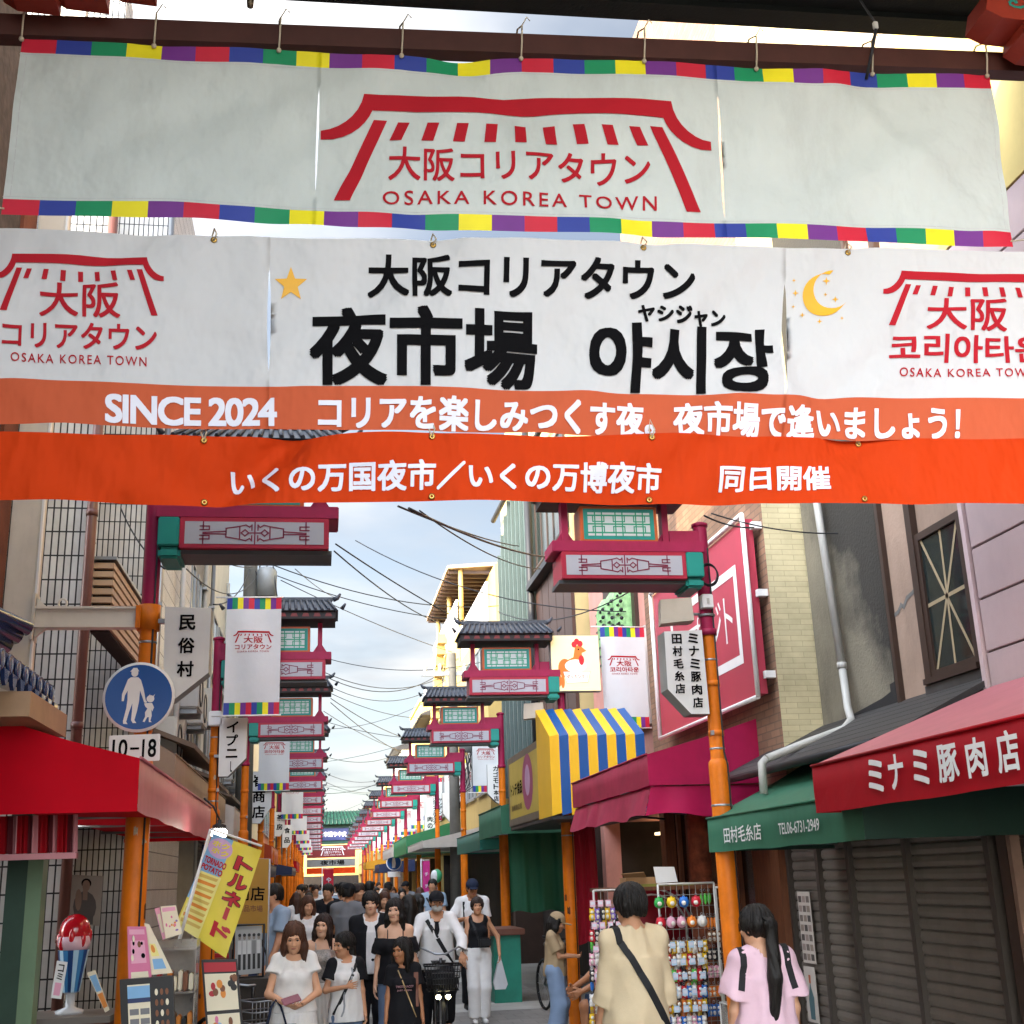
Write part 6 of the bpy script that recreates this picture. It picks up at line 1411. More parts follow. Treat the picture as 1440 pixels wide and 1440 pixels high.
    def shoes(s, o=.007):
        r = []
        for n in 'ab': r += s.foot(n, o)
        return r+[p_plane((0, 0, .1), (0, 0, 1)), p_plane((0, 0, .006), (0, 0, -1))]
    # ---- hair
    def hair(s, style='short', vol=1., seed=0., fringe=.042, length=.3, part=False):
        P = s.hp; q = s.hs; R = s.R; E_ = lambda c, r, k=.02, op='u': p_ell(P(*c), np.array(r)*q, k*q, op, R); v = vol
        r = [E_((0, .018, .04), (.088*v, .104*v, .094*v))]
        face = [E_((0, -.12, -.055), (.073, .075, .098+ (0.042-fringe)*0), .012, 's'), ]
        if style == 'short':
            r += [E_((0, .045, -.02), (.078*v, .075, .085), .03)]; cut = face+[E_((0, .03, -.128), (.12, .14, .085), .015, 's')]
            for x in (-1, 1): cut.append(E_((x*.085, -.02, -.055), (.03, .05, .05), .01, 's'))
            cut.append(E_((0, -.15, -.02), (.09, .085, .03+fringe), .01, 's'))
        elif style in ('long', 'bob'):
            l = length; r += [E_((0, .04, -.03), (.09*v, .08, .1), .03), p_cone(P(0, .05, -.05)*1, P(0, .05, -.05)+V3(0, .03, -l*.85), .085*q*v, .075*q, .04)]
            for x in (-1, 1):
                a = P(x*.07, -.012, .03); b = P(x*.082, -.02, -.07); c = b+V3(x*.005, .0+.012, -l*.62); r += [p_cone(a, b, .028*q, .03*q, .03), p_cone(b, c, .03*q, .018*q, .03)]
            cut = [E_((0, -.135, -.05), (.064, .085, .075+fringe*.6), .012, 's'), E_((0, -.13, -.12), (.05, .09, .1), .012, 's')]
            if part: cut += [E_((.008, -.125, .02), (.036, .05, .062), .02, 's'), E_((0, -.135, -.0), (.06, .06, .045), .02, 's')]
        else:                                                       # pony: swept back and tied
            r += [E_((0, .03, .02), (.083*v, .1*v, .085), .02)]; l = length
            a = P(0, .105, .035); b = a+V3(0, .06, -.02)+R @ V3(0, .01, 0); c = b+V3(.005, .0, -l*.5); d = c+V3(.01, -.03, -l*.5)
            cut = [E_((0, -.12, -.06), (.074, .08, .105+.0), .012, 's'), E_((0, .02, -.15), (.12, .13, .085), .012, 's'), E_((0, -.14, -.0), (.07, .07, .05), .01, 's')]
            tail = [p_cone(a, b, .024*q, .03*q, .015), p_cone(b, c, .036*q, .044*q, .03), p_cone(c, d, .044*q, .014*q, .02), p_cone(b+V3(.015, .01, 0), c+V3(.022, .012, -.02), .02*q, .024*q, .01), p_cone(c+V3(.022, .012, -.02), d+V3(.025, .01, .06), .024*q, .005*q, .01), p_cone(c+V3(-.02, .008, 0), d+V3(-.018, .012, .03), .02*q, .005*q, .01)]
            r = r+cut+tail; cut = []
        hc = s.hc
        def fn(X, Y, Z):
            a = np.arctan2(X-hc[0], Y-hc[1]); return .0022*np.sin(23*a+5*np.sin(9*Z+seed)+seed)+.0016*np.sin(57*a+6*np.sin(11*Z)+2*seed)+.004*np.sin(7*a+8*Z+seed)
        return r+cut+[('n', 0, fn, None, None)]
    def cap(s, brim=True):
        P = s.hp; q = s.hs; R = s.R; E_ = lambda c, r, k=.02, op='u': p_ell(P(*c), np.array(r)*q, k*q, op, R)
        n = R @ V3(0, -.12, 1); r = [E_((0, .015, .04), (.094, .112, .098)), p_plane(P(0, 0, .036), -n)]
        if brim: r.append(p_ell(P(0, -.125, .036), np.array((.07, .075, .009))*q, .008, 'u', R @ rotm(0, -.18)))
        return r
EYEW = M('eye_white', '#cfc8c2', .25, var=0); EYED = M('eye_dark', '#1c1310', .15, var=0); LIP = M('lip', '#a14f48', .45, var=0); BROW = M('brow', '#231a17', .7, var=0)
def face_bits(fg, t, body, brow=BROW, smile=0.):
    q = fg.hs*fg.k; d = fg.R @ V3(0, 1, 0)
    def surf(x, z): return onto(body, [fg.hp(x, -.0, z)], d, .16)[0]*fg.k
    T = lambda p: Matrix.Translation(Vector(p)) @ Matrix(fg.R.tolist()).to_4x4()
    for x in (-.031, .031):
        p = surf(x, .006); e = MB(); e.sphere((0, .003*q, 0), (.0155*q, .0075*q, .0068*q), EYEW, 10, 6, T(p)); e.sphere((0, -.002*q, 0), (.0080*q, .0055*q, .0068*q), EYED, 10, 6, T(p)); e.tube([Vector((-.016*q, -.000*q, .001*q)), Vector((-.006*q, -.003*q, .0068*q)), Vector((.006*q, -.003*q, .0068*q)), Vector((0.016*q, -.002*q, .001*q))], .0026*q, BROW, 5, True, T(p)); e.build('eye', t)
        b = MB(); pts = [surf(x+dx, .026+dz)-d*.001 for dx, dz in ((-.018, -.001 if x < 0 else .003), (0, .005), (.018, .003 if x < 0 else -.001))]; b.tube(pts, [.0022*q, .003*q, .0022*q], brow, 6); b.build('eyebrow', t)
    m = MB(); pts = [surf(dx, -.056+smile*abs(dx)*.3)-d*.0005 for dx in (-.022, -.011, 0, .011, .022)]; m.tube(pts, [.0015*q, .0042*q, .005*q, .0042*q, .0015*q], LIP, 6); m.build('lips', t)
SKIN = [M(f'skin_tone_{i}', c, .5, var=.06, scale=8, spec=.35, bump=.05, bscale=200) for i, c in enumerate(('#c99878', '#bd8a68', '#a9734f', '#d3a586'))]
def hairmat(n, c): return M(n, c, .5, var=.4, scale=40, stretch=(1, 1, .12), spec=.3, bump=.5, bscale=220)
HBLK = hairmat('hair_black', '#17130f'); HBRN = hairmat('hair_brown', '#4a2d1e'); HDBR = hairmat('hair_dark_brown', '#2a1a13')
def fabric(n, c, b=.25): return M('fabric_'+n, c, .85, var=.07, scale=9, bump=b, bscale=240, spec=.2)
FWH = fabric('white', '#d9d7d4'); FBK = fabric('black', '#17171a'); FBEI = fabric('beige', '#c9b694'); FPNK = fabric('pink', '#d9b6c0'); FNVY = fabric('navy', '#20293d'); FJEAN = fabric('jeans', '#5a6d86'); FJEANL = fabric('light_jeans', '#8296b0'); FGRY = fabric('grey', '#6f7073'); FOFF = fabric('off_white', '#cbc5ba'); FTAN = fabric('tan', '#a48e6d'); FSEQ = M('fabric_sequin', '#9a938a', .35, .3, var=.5, scale=90, bump=.6, bscale=120)
SHOE_W = M('shoe_white', '#cfcdc8', .5, var=.1); SHOE_B = M('shoe_black', '#1a1a1b', .5, var=.1); STRAPB = M('strap_black', '#121214', .7, var=.1, bump=.3, bscale=200); LEATH = M('leather_brown', '#6d3b22', .5, var=.2)
def strap(fg, t, vol, path, w, mat, name='shoulder_strap', lift=.004):
    """flat band lying on a volume; path = [(point, push direction)]"""
    pts = []
    keep = []
    for p, d in path:
        hit = onto(vol, [np.array(p, float)], np.array(d, float), skip=True)[0]
        if hit is not None: pts.append(hit-np.array(d, float)*lift); keep.append((p, d))
    path = keep
    q = MB(); vs = []
    for i, p in enumerate(pts):
        tg = pts[min(i+1, len(pts)-1)]-pts[max(0, i-1)]; d = np.array(path[i][1], float); s_ = np.cross(tg, d); s_ /= np.linalg.norm(s_)+1e-9
        for a, o in ((-1, 0), (1, 0), (1, .004), (-1, .004)): vs.append((p+s_*a*w/2-d*o)*fg.k)
    fs = []
    for i in range(len(pts)-1):
        for k in range(4): fs.append((4*i+k, 4*i+(k+1) % 4, 4*i+4+(k+1) % 4, 4*i+4+k))
    q.add(vs, fs, mat, smooth=False); return q.build(name, t)
def person(label, fg, x, y, rz, skinm, hair, hairm, clothes, face=True, shoes=SHOE_B, h=.008, cap=None, group=None, smile=0.):
    t = thing('person', label, 'person', (x, y, 0), rz, group)
    b = fg.body(); skin('body', b, skinm, t, h, fg.k)
    if face: face_bits(fg, t, b, smile=smile)
    if hair:
        hv = fg.hair(**hair); ho = skin('hair', hv, hairm, t, h*.85, fg.k)
        if h < .0085 and not cap: locks(fg, hv, hairm, ho, hair)
    if cap: skin('cap', fg.cap(), cap, t, h, fg.k)
    for nm, pr, m in clothes: skin(nm, pr, m, t, h, fg.k)
    if shoes: skin('shoes', fg.shoes(), shoes, t, h, fg.k)
    return t
def locks(fg, hv, mat, parent, hair):
    """separate locks lying on the hair, so that its outline and sheen break up"""
    rng = random.Random(int(fg.k*1e5)); st = hair.get('style', 'short'); q = MB(); ln = {'short': .1, 'long': .16+hair.get('length', .3)*.8, 'bob': .2, 'pony': .09}[st]
    for k in range(64):
        a = rng.uniform(-2.35, 2.35); w = rng.uniform(-.25, .25); pts = []; e0 = rng.uniform(55, 88)
        for i in range(4):
            e = R_(e0-(e0-12)*i/3); d = fg.R @ V3(math.sin(a+w*i/3)*math.cos(e), math.cos(a+w*i/3)*math.cos(e), math.sin(e)); c = fg.hc+fg.R @ V3(0, .015, .035)
            hit = onto(hv, [c+d*.3], -d, .3, True)[0]
            if hit is not None: pts.append(hit+d*.001)
        if len(pts) < 3: continue
        z0 = pts[-1][2]; n = 5; dr = fg.R @ V3(math.sin(a+w), math.cos(a+w), 0)
        for i in range(1, n+1):
            z = z0-ln*rng.uniform(.8, 1.05)*i/n; p = V3(fg.hc[0], fg.hc[1]+(.04 if st == 'long' else .01), z)+dr*.3
            hit = onto(hv, [p], -dr, .3, True)[0]
            if hit is None or np.linalg.norm(hit-pts[-1]) > .09: break
            pts.append(hit+dr*rng.uniform(.0, .003))
        m = len(pts); r = rng.uniform(.0035, .0065)
        q.tube([p*fg.k for p in pts], [r*fg.k*min(1, .35+i*.5, (m-i)*.4) for i in range(m)], mat, 5)
    if q.v: q.build('hair_locks', parent)
def at_head(px, Y): return at(px, 1270, Y=Y).x

# ---------------------------------------------------------------- the people in front
lo_ = .0075
# woman in white looking at her phone
fg = Figure(at(415, 1303, Y=9.8).z+0.03, True, pitch=.34, yaw=-.12, wa=(-.075, -.25, 1.06), wb=(.055, -.24, 1.05), ea=(-.6, .3, -.6), eb=(.6, .3, -.6), pn={'a': (.5, 0, .8), 'b': (-.5, 0, .8), 'thumba': (0, -.3, 1), 'thumbb': (0, -.3, 1)}, curl=.55)
Xp, Yp = at_head(415, 9.8), 9.8
top = fg.tee(.014, .42, .97, .078, .03, .035, .004, 3., .03)
person('woman in short sleeved white dress looking down at her phone', fg, Xp, Yp, .1, SKIN[0], dict(style='long', length=.22, vol=1.0, fringe=.03, part=True), HBRN, [('blouse', top, FWH), ('skirt', fg.skirt(1.0, .38, (.27, .22), (.19, .15), .012, 34), FWH)], h=.0065, shoes=SHOE_W)
hm = (fg.wr['a']+fg.wr['b'])/2*fg.k; c_, s_ = math.cos(.1), math.sin(.1)
def w2(p, x, y, rz): return Vector((x+p[0]*math.cos(rz)-p[1]*math.sin(rz), y+p[0]*math.sin(rz)+p[1]*math.cos(rz), p[2]))
t = thing('phone', 'dark pink phone held by the woman in white', 'phone', w2(hm+V3(-.03, -.075, .035), Xp, Yp, .1), .1); q = MB(); q.box(-.036, .036, -.005, .005, -.068, .068, M('phone_case', '#7d4550', .4), Matrix.Rotation(R_(-50), 4, 'X') @ Matrix.Rotation(R_(70), 4, 'Y'), .006); q.build('phone_body', t)
t = thing('tote_bag', 'navy cloth tote bag hanging from the arm of the woman in white', 'bag', w2((fg.el['a']*.45+fg.wr['a']*.55)*fg.k, Xp, Yp, .1), .1)
q = MB(); n = 10
q.add([(-.16, -.05, -.17), (.13, -.05, -.17), (.15, -.06, -.5), (-.17, -.06, -.5), (-.16, .05, -.17), (.13, .05, -.17), (.15, .07, -.5), (-.17, .07, -.5)], [(0, 3, 2, 1), (4, 5, 6, 7), (0, 1, 5, 4), (1, 2, 6, 5), (2, 3, 7, 6), (3, 0, 4, 7)], FNVY); q.build('bag_body', t)
for y in (-.045, .045):
    q = MB(); q.tube([(-.08, y, -.18), (-.05, y*.6, -.05), (-.02, y*.3, .0), (.02, y*.6, -.05), (.06, y, -.18)], .008, FNVY, 6); q.build('handle', t)
# woman in grey camisole behind
fg = Figure(at(455, 1287, Y=12).z+0, True, yaw=-.3, roll=.05)
cam_ = fg.torso(.008)+[p_noise(.003, 1, 4.), p_plane(fg.L(1.335), (0, .25, 1)), p_plane(fg.L(.9), (0, 0, -1))]
t = person('smiling woman in glittering grey camisole behind the woman in white', fg, at_head(455, 12.0), 12.0, 0, SKIN[3], dict(style='long', length=.3, fringe=.05, part=True), HDBR, [('camisole', cam_, FSEQ), ('skirt', fg.skirt(1.02, .5, (.22, .18)), FOFF)], h=lo_, smile=.5)
for x in (-.075, .075): strap(fg, t, fg.torso(.004), [((x, -.3+.6*0, 1.33), (0, 1, 0)), ((x*1.02, -.3, 1.38), (0, 1, 0)), ((x*1.05, 0, 1.6), (0, 0, -1))], .012, FSEQ, 'strap')
# girl in raglan shirt, face turned to the left
fg = Figure(at(487, 1315, Y=11.2).z+0, True, True, yaw=-1.15, pitch=.1, wa=(-.03, -.20, 1.17), ea=(-.7, .2, -.6), pn={'a': (.6, .6, 0), 'thumba': (0, 0, 1)}, curl=.8)
tee = fg.tee(.02, .62, .8, .068, .015, .03, .005, 5.)
body_part = [p for p in fg.torso(.021, False)]+[p_col(fg.L(.78), (.21, .164), fg.L(1.28), (.157, .118), .05), p_noise(.005, 1., 5.), p_plane(fg.L(.8), (0, 0, -1))]+fg.neckcut(.07, .01, .015)
Xg = at_head(487, 11.2)
slv = []
for n in 'ab': slv += fg.arm(n, .03, .62, True, .02)+[p_ell(fg.sh[n]+V3(0, 0, -.005), (.072, .082, .082), .03)]
slv += fg.neckcut(.075, .0, .015)
t = person('girl with ponytail in white shirt with black sleeves, face turned left', fg, Xg, 11.2, .15, SKIN[1], dict(style='pony', length=.34), HBLK, [('shirt', tee, FWH), ('sleeves', slv, FBK), ('trousers', fg.pants(.016), FJEAN)], h=.0065, shoes=SHOE_W)
strap(fg, t, tee, [((.11-.26*i/9, -.3, 1.40-.52*i/9), (0, 1, 0)) for i in range(10)], .035, STRAPB); strap(fg, t, tee, [((.05+.02*math.sin(i)-.13*i/9, -.3, 1.36-.5*i/9), (0, 1, 0)) for i in range(10)], .02, M('strap_pale_grey', '#8d8f92', .7), 'shirt_print_band')
# man in black jacket
fg = Figure(at(524, 1258, Y=13.6).z+0.02, yaw=-.08, pitch=.05)
tee = fg.tee(.008, .2, .86, .07, .02, .0, grow=0., sfit=-.004); jk = fg.tee(.028, 1.9, .8, .085, .06, .03, .006, 7., .01)+[p_ell(fg.L(1.12)+V3(.0, -.2, .02), (.062, .17, .42), .01, 's')]
t = person('young man with wavy black hair in black jacket over white shirt', fg, at_head(522, 13.6), 13.6, -.05, SKIN[3], dict(style='short', vol=1.12, fringe=.02, seed=2.), HBLK, [('shirt', tee, FWH), ('jacket', jk, FBK), ('trousers', fg.pants(.016), FBK)], h=lo_)
strap(fg, t, jk, [((-.02+.16*i/9, -.4, 1.4-.45*i/9), (0, 1, 0)) for i in range(10)], .03, STRAPB)
# woman with off shoulder blouse
fg = Figure(at(558, 1265, Y=12.4).z+0, True, yaw=-.15, roll=-.05)
bl = fg.torso(.012)+[p_col(fg.L(.86), (.2, .16), fg.L(1.28), (.14, .115), .05), p_ell(fg.L(1.235), (.235, .15, .10), .03)]+fg.arm('a', .022, .8, True, .03)+fg.arm('b', .022, .8, True, .03)+[p_noise(.007, 1.6, 2.), p_plane(fg.L(1.325), (0, -.1, 1)), p_plane(fg.L(.88), (0, 0, -1))]
t = person('woman with shoulder length black hair in black off shoulder blouse', fg, at_head(556, 12.4), 12.4, -.08, SKIN[3], dict(style='long', length=.2, vol=1.02, fringe=.03, part=True), HBLK, [('blouse', bl, FBK), ('jeans', fg.pants(.012), FJEAN)], h=.0065)
for x in (-.08, .08): strap(fg, t, fg.torso(.002), [((x, -.3, 1.31), (0, 1, 0)), ((x, -.3, 1.37), (0, 1, 0)), ((x, 0, 1.6), (0, 0, -1))], .01, FBK, 'strap')
# girl in black lettered shirt
fg = Figure(at(567, 1323, Y=10.9).z+0, True, True, yaw=-.75, pitch=.1)
tee = fg.tee(.02, .6, .8, .068, .012, .03, .005, 9.); Xb = at_head(567, 10.9)
t = person('girl with long black hair in black shirt with pink lettering', fg, Xb, 10.9, .02, SKIN[2], dict(style='long', length=.26, fringe=.05, part=True), HBLK, [('shirt', tee, FBK), ('trousers', fg.pants(.014), FBK)], h=.0065)
tv = tee
q = MB(); PKL = M('print_pale_pink', '#c99aa0', .6)
for s_, z, w, hh in (('TWOTCHACOY', 1.205, .2, .026), ('JUST A GIRL', 1.165, .17, .022)):
    vs, fs, (a, b, c, d) = glyphs(s_, .02); P = np.array([((x-(a+c)/2)/(c-a)*w, -.3, z+(zz_-b)/(d-b)*hh) for x, zz_, l in vs]); key = {}
    S = []
    for p in P:
        kx = (round(p[0], 2), round(p[2], 2))
        if kx not in key: key[kx] = onto(tv, [p], (0, 1, 0))[0][1]
        S.append((p[0]*fg.k, (key[kx]-.006)*fg.k, p[2]*fg.k))
    q.add(S, fs, PKL)
q.build('shirt_lettering', t)
strap(fg, t, tee, [((-.07+.2*i/9, -.3, 1.39-.5*i/9), (0, 1, 0)) for i in range(10)], .012, M('strap_gold', '#9d8258', .4, .4), 'chain_strap')
o_ = fg.sh['b']; strap(fg, t, tee+[], [((.135, -.3, 1.36-.06*i), (0, 1, 0)) for i in range(7)], .05, LEATH)
# pedestrian with bicycle
fg = Figure(at(610, 1258, Y=14.2).z+0.02, yaw=.05, pitch=.12, lean=(0, -.1), pz=.93, wa=(-.27, -.42, 1.03), wb=(.27, -.42, 1.03), ea=(-.8, .2, -.5), eb=(.8, .2, -.5), aa=(-.16, .05, .085), ab=(.12, -.12, .30), pn={'a': (0, 0, -1), 'b': (0, 0, -1)}, curl=.9)
jk = fg.tee(.03, 1.95, .84, .08, .05, .03, .007, 3., .01)+[p_ell(fg.L(1.3)+V3(.0, -.22, .05), (.05, .15, .2), .01, 's')]; Xc, Yc = at_head(613, 14.2), 14.2
t = person('cyclist in white hooded jacket with grey face mask and black cap', fg, Xc, Yc, -.04, SKIN[1], dict(style='short', fringe=.03), HBLK, [('shirt', fg.tee(.006, .2, .86, grow=0., sfit=-.004), FBK), ('jacket', jk, FWH), ('hood', [p_cone(fg.neck+V3(-.1, .05, -.01), fg.neck+V3(.1, .05, -.01), .05, .05, .02), p_cone(fg.neck+V3(-.1, .05, -.01), fg.neck+V3(-.06, -.06, -.06), .045, .03), p_cone(fg.neck+V3(.1, .05, -.01), fg.neck+V3(.06, -.06, -.06), .045, .03), p_noise(.005, 1.3)], FWH), ('trousers', fg.pants(.016), FBK)], h=lo_, cap=FBK)
P = fg.hp; skin('face_mask', [p_ell(P(0, -.055, -.052), (.064, .062, .05), .01, 'u', fg.R)], M('mask_grey', '#b9b9b2', .8, var=.05), t, lo_, fg.k)
strap(fg, t, jk, [((-.12+.3*i/9, -.5, 1.4-.5*i/9), (0, 1, 0)) for i in range(10)], .045, STRAPB)
# the bicycle
b = thing('bicycle', 'black city bicycle with wire basket and two lit lamps under the cyclist', 'bicycle', (Xc, Yc-.25, 0), -.04)
for y in (-.52, .56):
    q = MB(); q.lathe([(.31, -.018), (.33, -.02), (.345, 0), (.33, .02), (.31, .018)], M('tyre', '#161616', .8), 32, (0, 0, 0), Matrix.Translation((0, y, .345)) @ Matrix.Rotation(R_(90), 4, 'Y')); w = q.build('wheel', b)
    q = MB(); q.lathe([(.295, -.012), (.309, -.012), (.309, .012), (.295, .012)], STEEL, 32, (0, 0, 0), Matrix.Translation((0, y, .345)) @ Matrix.Rotation(R_(90), 4, 'Y'))
    for k in range(14): q.tube([(0.012*(-1)**k, y, .345), (0, y+.295*math.cos(k*math.pi/7), .345+.295*math.sin(k*math.pi/7))], .002, STEEL, 4)
    q.build('rim', w)
q = MB(); FRM = M('frame_black', '#1a1b1d', .3, .3, coat=.4)
for pts in ([(0, .05, .3), (0, -.4, .78)], [(0, .05, .3), (0, .2, .85)], [(0, .05, .3), (.0, .56, .345)], [(0, .17, .72), (0, .56, .345)], [(0, -.38, .68), (0, -.42, .95)], [(0.04, -.40, .7), (.045, -.52, .345)], [(-.04, -.40, .7), (-.045, -.52, .345)], [(-.045, -.4, .7), (.045, -.4, .7)]): q.tube(pts, .016, FRM, 8)
q.build('frame', b)
q = MB(); q.tube([(-.29, -.14, 1.0), (-.2, -.3, 1.05), (-.05, -.42, .99), (.05, -.42, .99), (.2, -.3, 1.05), (.29, -.14, 1.0)], .011, STEEL, 8); 
for x in (-1, 1): q.tube([(x*.29, -.13, 1.0), (x*.30, -.04, .99)], .017, BLACK, 8); q.tube([(x*.25, -.22, 1.03), (x*.24, -.3, 1.0)], .006, BLACK, 6)
q.build('handlebar', b)
q = MB(); q.add([(-.09, .12, .9), (.09, .12, .9), (.03, -.1, .9), (-.03, -.1, .9), (-.1, .28, .92), (.1, .28, .92), (-.08, .2, .84), (.08, .2, .84)], [(0, 1, 2, 3), (0, 4, 5, 1), (4, 6, 7, 5), (6, 3, 2, 7), (0, 3, 6, 4), (1, 5, 7, 2)], BLACK); q.build('saddle', b)
q = MB()
for z in (.66, .72, .78, .84, .9): 
    k = .8+.2*(z-.66)/.24; q.tube([(-.19*k, -.82, z), (.19*k, -.82, z), (.19*k, -.5, z), (-.19*k, -.5, z), (-.19*k, -.82, z)], .005 if z < .9 else .009, BLACK, 5)
for i in range(13):
    x = -.18+.03*i; q.tube([(x*.82, -.82, .66), (x, -.82, .9)], .004, BLACK, 4); q.tube([(x*.82, -.5, .66), (x, -.5, .9)], .004, BLACK, 4)
for i in range(9): q.tube([(-.16+.04*i, -.82, .66), (-.16+.04*i, -.5, .66)], .004, BLACK, 4)
q.box(-.16, .16, -.8, -.52, .67, .82, STRAPB, bv=.05); q.build('basket', b)
q = MB(); LAMP = M('lamp_lit', '#fff2cf', .3, var=0, emit=('#fff0b8', 14))
for x in (-.05, .05): q.lathe([(0, .0), (.035, 0), (.038, -.03), (.0, -.05)], BLACK, 14, (0, 0, 0), Matrix.Translation((x, -.80, .60)) @ Matrix.Rotation(R_(90), 4, 'X'))
lm = q.build('headlamp', b); q = MB()
for x in (-.05, .05): q.sphere((x, -.805, .60), (.024, .012, .022), LAMP, 12, 8)
q.build('lens', lm)
q = MB(); q.lathe([(.35, -.03), (.362, -.02), (.365, 0), (.362, .02), (.35, .03)], FRM, 32, (0, 0, 0), Matrix.Translation((0, .56, .345)) @ Matrix.Rotation(R_(90), 4, 'Y')); q.build('mudguard', b)
# man in white with navy cap behind the bicycle
fg = Figure(1.74, pitch=.3, wa=(-.12, -.2, 1.18), ea=(-.6, .3, -.5), pn={'a': (.4, 0, .8)}); tee = fg.tee(.022, .75, .82, .07, .02, .03, .006, 4.)
t = person('man in white shirt and navy cap carrying a dark shoulder bag', fg, at_head(664, 18.0), 18.0, .05, SKIN[2], dict(style='short'), HBLK, [('shirt', tee, FWH), ('trousers', fg.pants(.018), FBK)], cap=FNVY, h=.009)
strap(fg, t, tee, [((-.13, -.3, 1.4-.05*i), (0, 1, 0)) for i in range(8)], .03, STRAPB)
# woman in black tank top and white trousers
fg = Figure(at(672, 1263, Y=16.3).z+0, True, yaw=-.1, wb=(.30, -.06, .92), eb=(.6, .3, -.2), aa=(-.07, .0, .085), ab=(.07, .06, .085)); tk = fg.torso(.008)+[p_col(fg.L(.97), (.16, .125), fg.L(1.25), (.135, .11), .04), p_noise(.003), p_plane(fg.L(.99), (0, 0, -1))]+[p_cone(fg.sh[n]+V3(.055*(1 if n == 'b' else -1), 0, -.04), fg.sh[n]+V3(.08*(1 if n == 'b' else -1), 0, .1), .068, .08, .01, 's') for n in 'ab']+fg.neckcut(.082, .01, .05)
Xt = at_head(671, 16.3)
t = person('woman in black tank top and white trousers with black belt pouch', fg, Xt, 16.3, .03, SKIN[1], dict(style='short', vol=1.02, fringe=.03), HDBR, [('tank_top', tk, FBK), ('trousers', fg.pants(.02, 2., .035), FWH)], h=lo_, shoes=SHOE_W)
strap(fg, t, tk, [((-.1+.12*i/8, -.3, 1.4-.36*i/8), (0, 1, 0)) for i in range(9)], .03, STRAPB); q = MB(); q.box(-.02, .14, -.2, -.135, .90, 1.02, STRAPB, bv=.02); q.build('pouch', t)
p = w2(fg.wr['b']*fg.k, Xt, 16.3, .03); t = thing('carrier_bag', 'white plastic carrier bag hanging from the hand of the woman in white trousers', 'bag', p); q = MB(); q.prism([(-.02, -.08), (.02, -.08), (.09, -.36), (.06, -.42), (-.07, -.42), (-.09, -.34)], -.05, .05, M('plastic_white', '#d5d7d8', .35, trans=.3)); q.build('bag_body', t); q = MB(); q.tube([(-.02, 0, -.08), (-.01, 0, -.03), (.01, 0, -.03), (.02, 0, -.08)], .006, WHITE, 6); q.build('handle', t)
# girl in beige cap, wide blue trousers, looking at her hands
fg = Figure(at(780, 1285, Y=14.2).z, True, True, yaw=.0, pitch=.42, wa=(-.03, -.30, 1.12), wb=(.04, -.30, 1.12), ea=(-.4, .2, -.8), eb=(.4, .2, -.8), pn={'a': (.6, 0, .6), 'b': (-.6, 0, .6)}, curl=.7)
Xk = at_head(777, 14.2); tee = fg.tee(.028, .75, .86, .07, .015, .03, .006, 1.)
t = person('girl in beige cap and wide blue trousers looking at her hands', fg, Xk, 14.2, 1.25, SKIN[1], dict(style='bob', length=.14), HBLK, [('shirt', tee, FTAN), ('trousers', fg.pants(.045, 1.92, .05, 1.02, .006), FJEANL)], cap=FTAN, h=lo_, shoes=SHOE_W)
strap(fg, t, tee, [((.1-.2*i/8, -.3, 1.38-.4*i/8), (0, 1, 0)) for i in range(9)], .02, STRAPB)
# man in navy sitting low beside the rack
fg = Figure(1.7, pitch=.35, lean=(0, -.16), pz=.50, wa=(-.1, -.55, .68), wb=(.1, -.55, .66), ea=(-.6, .0, -.7), eb=(.6, 0, -.7), aa=(-.16, -.42, .085), ab=(.16, -.42, .085), ka=(-.2, -1, .6), kb=(.2, -1, .6))
t = person('man in navy shirt and shorts crouching on a low stool by the keyring rack', fg, at(884, 1380, Y=12.6).x, 12.6, -1.35, SKIN[2], dict(style='short'), HBLK, [('shirt', fg.tee(.02, .7, .86, .07, .01, .02), FNVY), ('shorts', fg.pants(.03, .95, .04), fabric('blue', '#2a4160'))], face=True, h=lo_)
q = MB(); q.lathe([(0, 0), (.15, 0), (.14, .3), (.16, .34), (0, .35)], M('stool_plastic', '#3d4d5c', .5), 16); o = q.build('stool'); o.location = (at(884, 1380, Y=12.6).x, 12.6, 0); tag(o, 'low round plastic stool under the crouching man in navy', 'stool')
# man in beige seen from behind
fg = Figure(at(885, 1246, Y=7.3).z, yaw=.12, wa=(-.20, -.1, .88), wb=(.19, -.12, .88), ea=(-.2, .9, -.1), eb=(.2, .9, -.1), sw=.15, wid=.95)
tee = fg.tee(.026, 1.25, .74, .074, .0, .03, .010, 6., .02, 1.28, .014, 1.0); Xm = at_head(886, 7.3)
t = person('man in loose beige top with black cross body strap, seen from behind', fg, Xm, 7.3, math.pi+.12, SKIN[1], dict(style='short', vol=1.14, fringe=.02, seed=1.), HBLK, [('top', tee, FBEI), ('trousers', fg.pants(.02), FBK)], face=False, h=.0065)
strap(fg, t, tee, [((.125, -.02, 1.7), (0, 0, -1)), ((.122, .035, 1.7), (0, 0, -1)), ((.12, .33, 1.62), (0, -.857, -.515)), ((.118, .36, 1.585), (0, -.857, -.515)), ((.115, .38, 1.55), (0, -.857, -.515))]+[((.11-.32*i/14, .4, 1.385-.58*i/14), (0, -1, 0)) for i in range(15)], .042, STRAPB, 'shoulder_strap', .009)
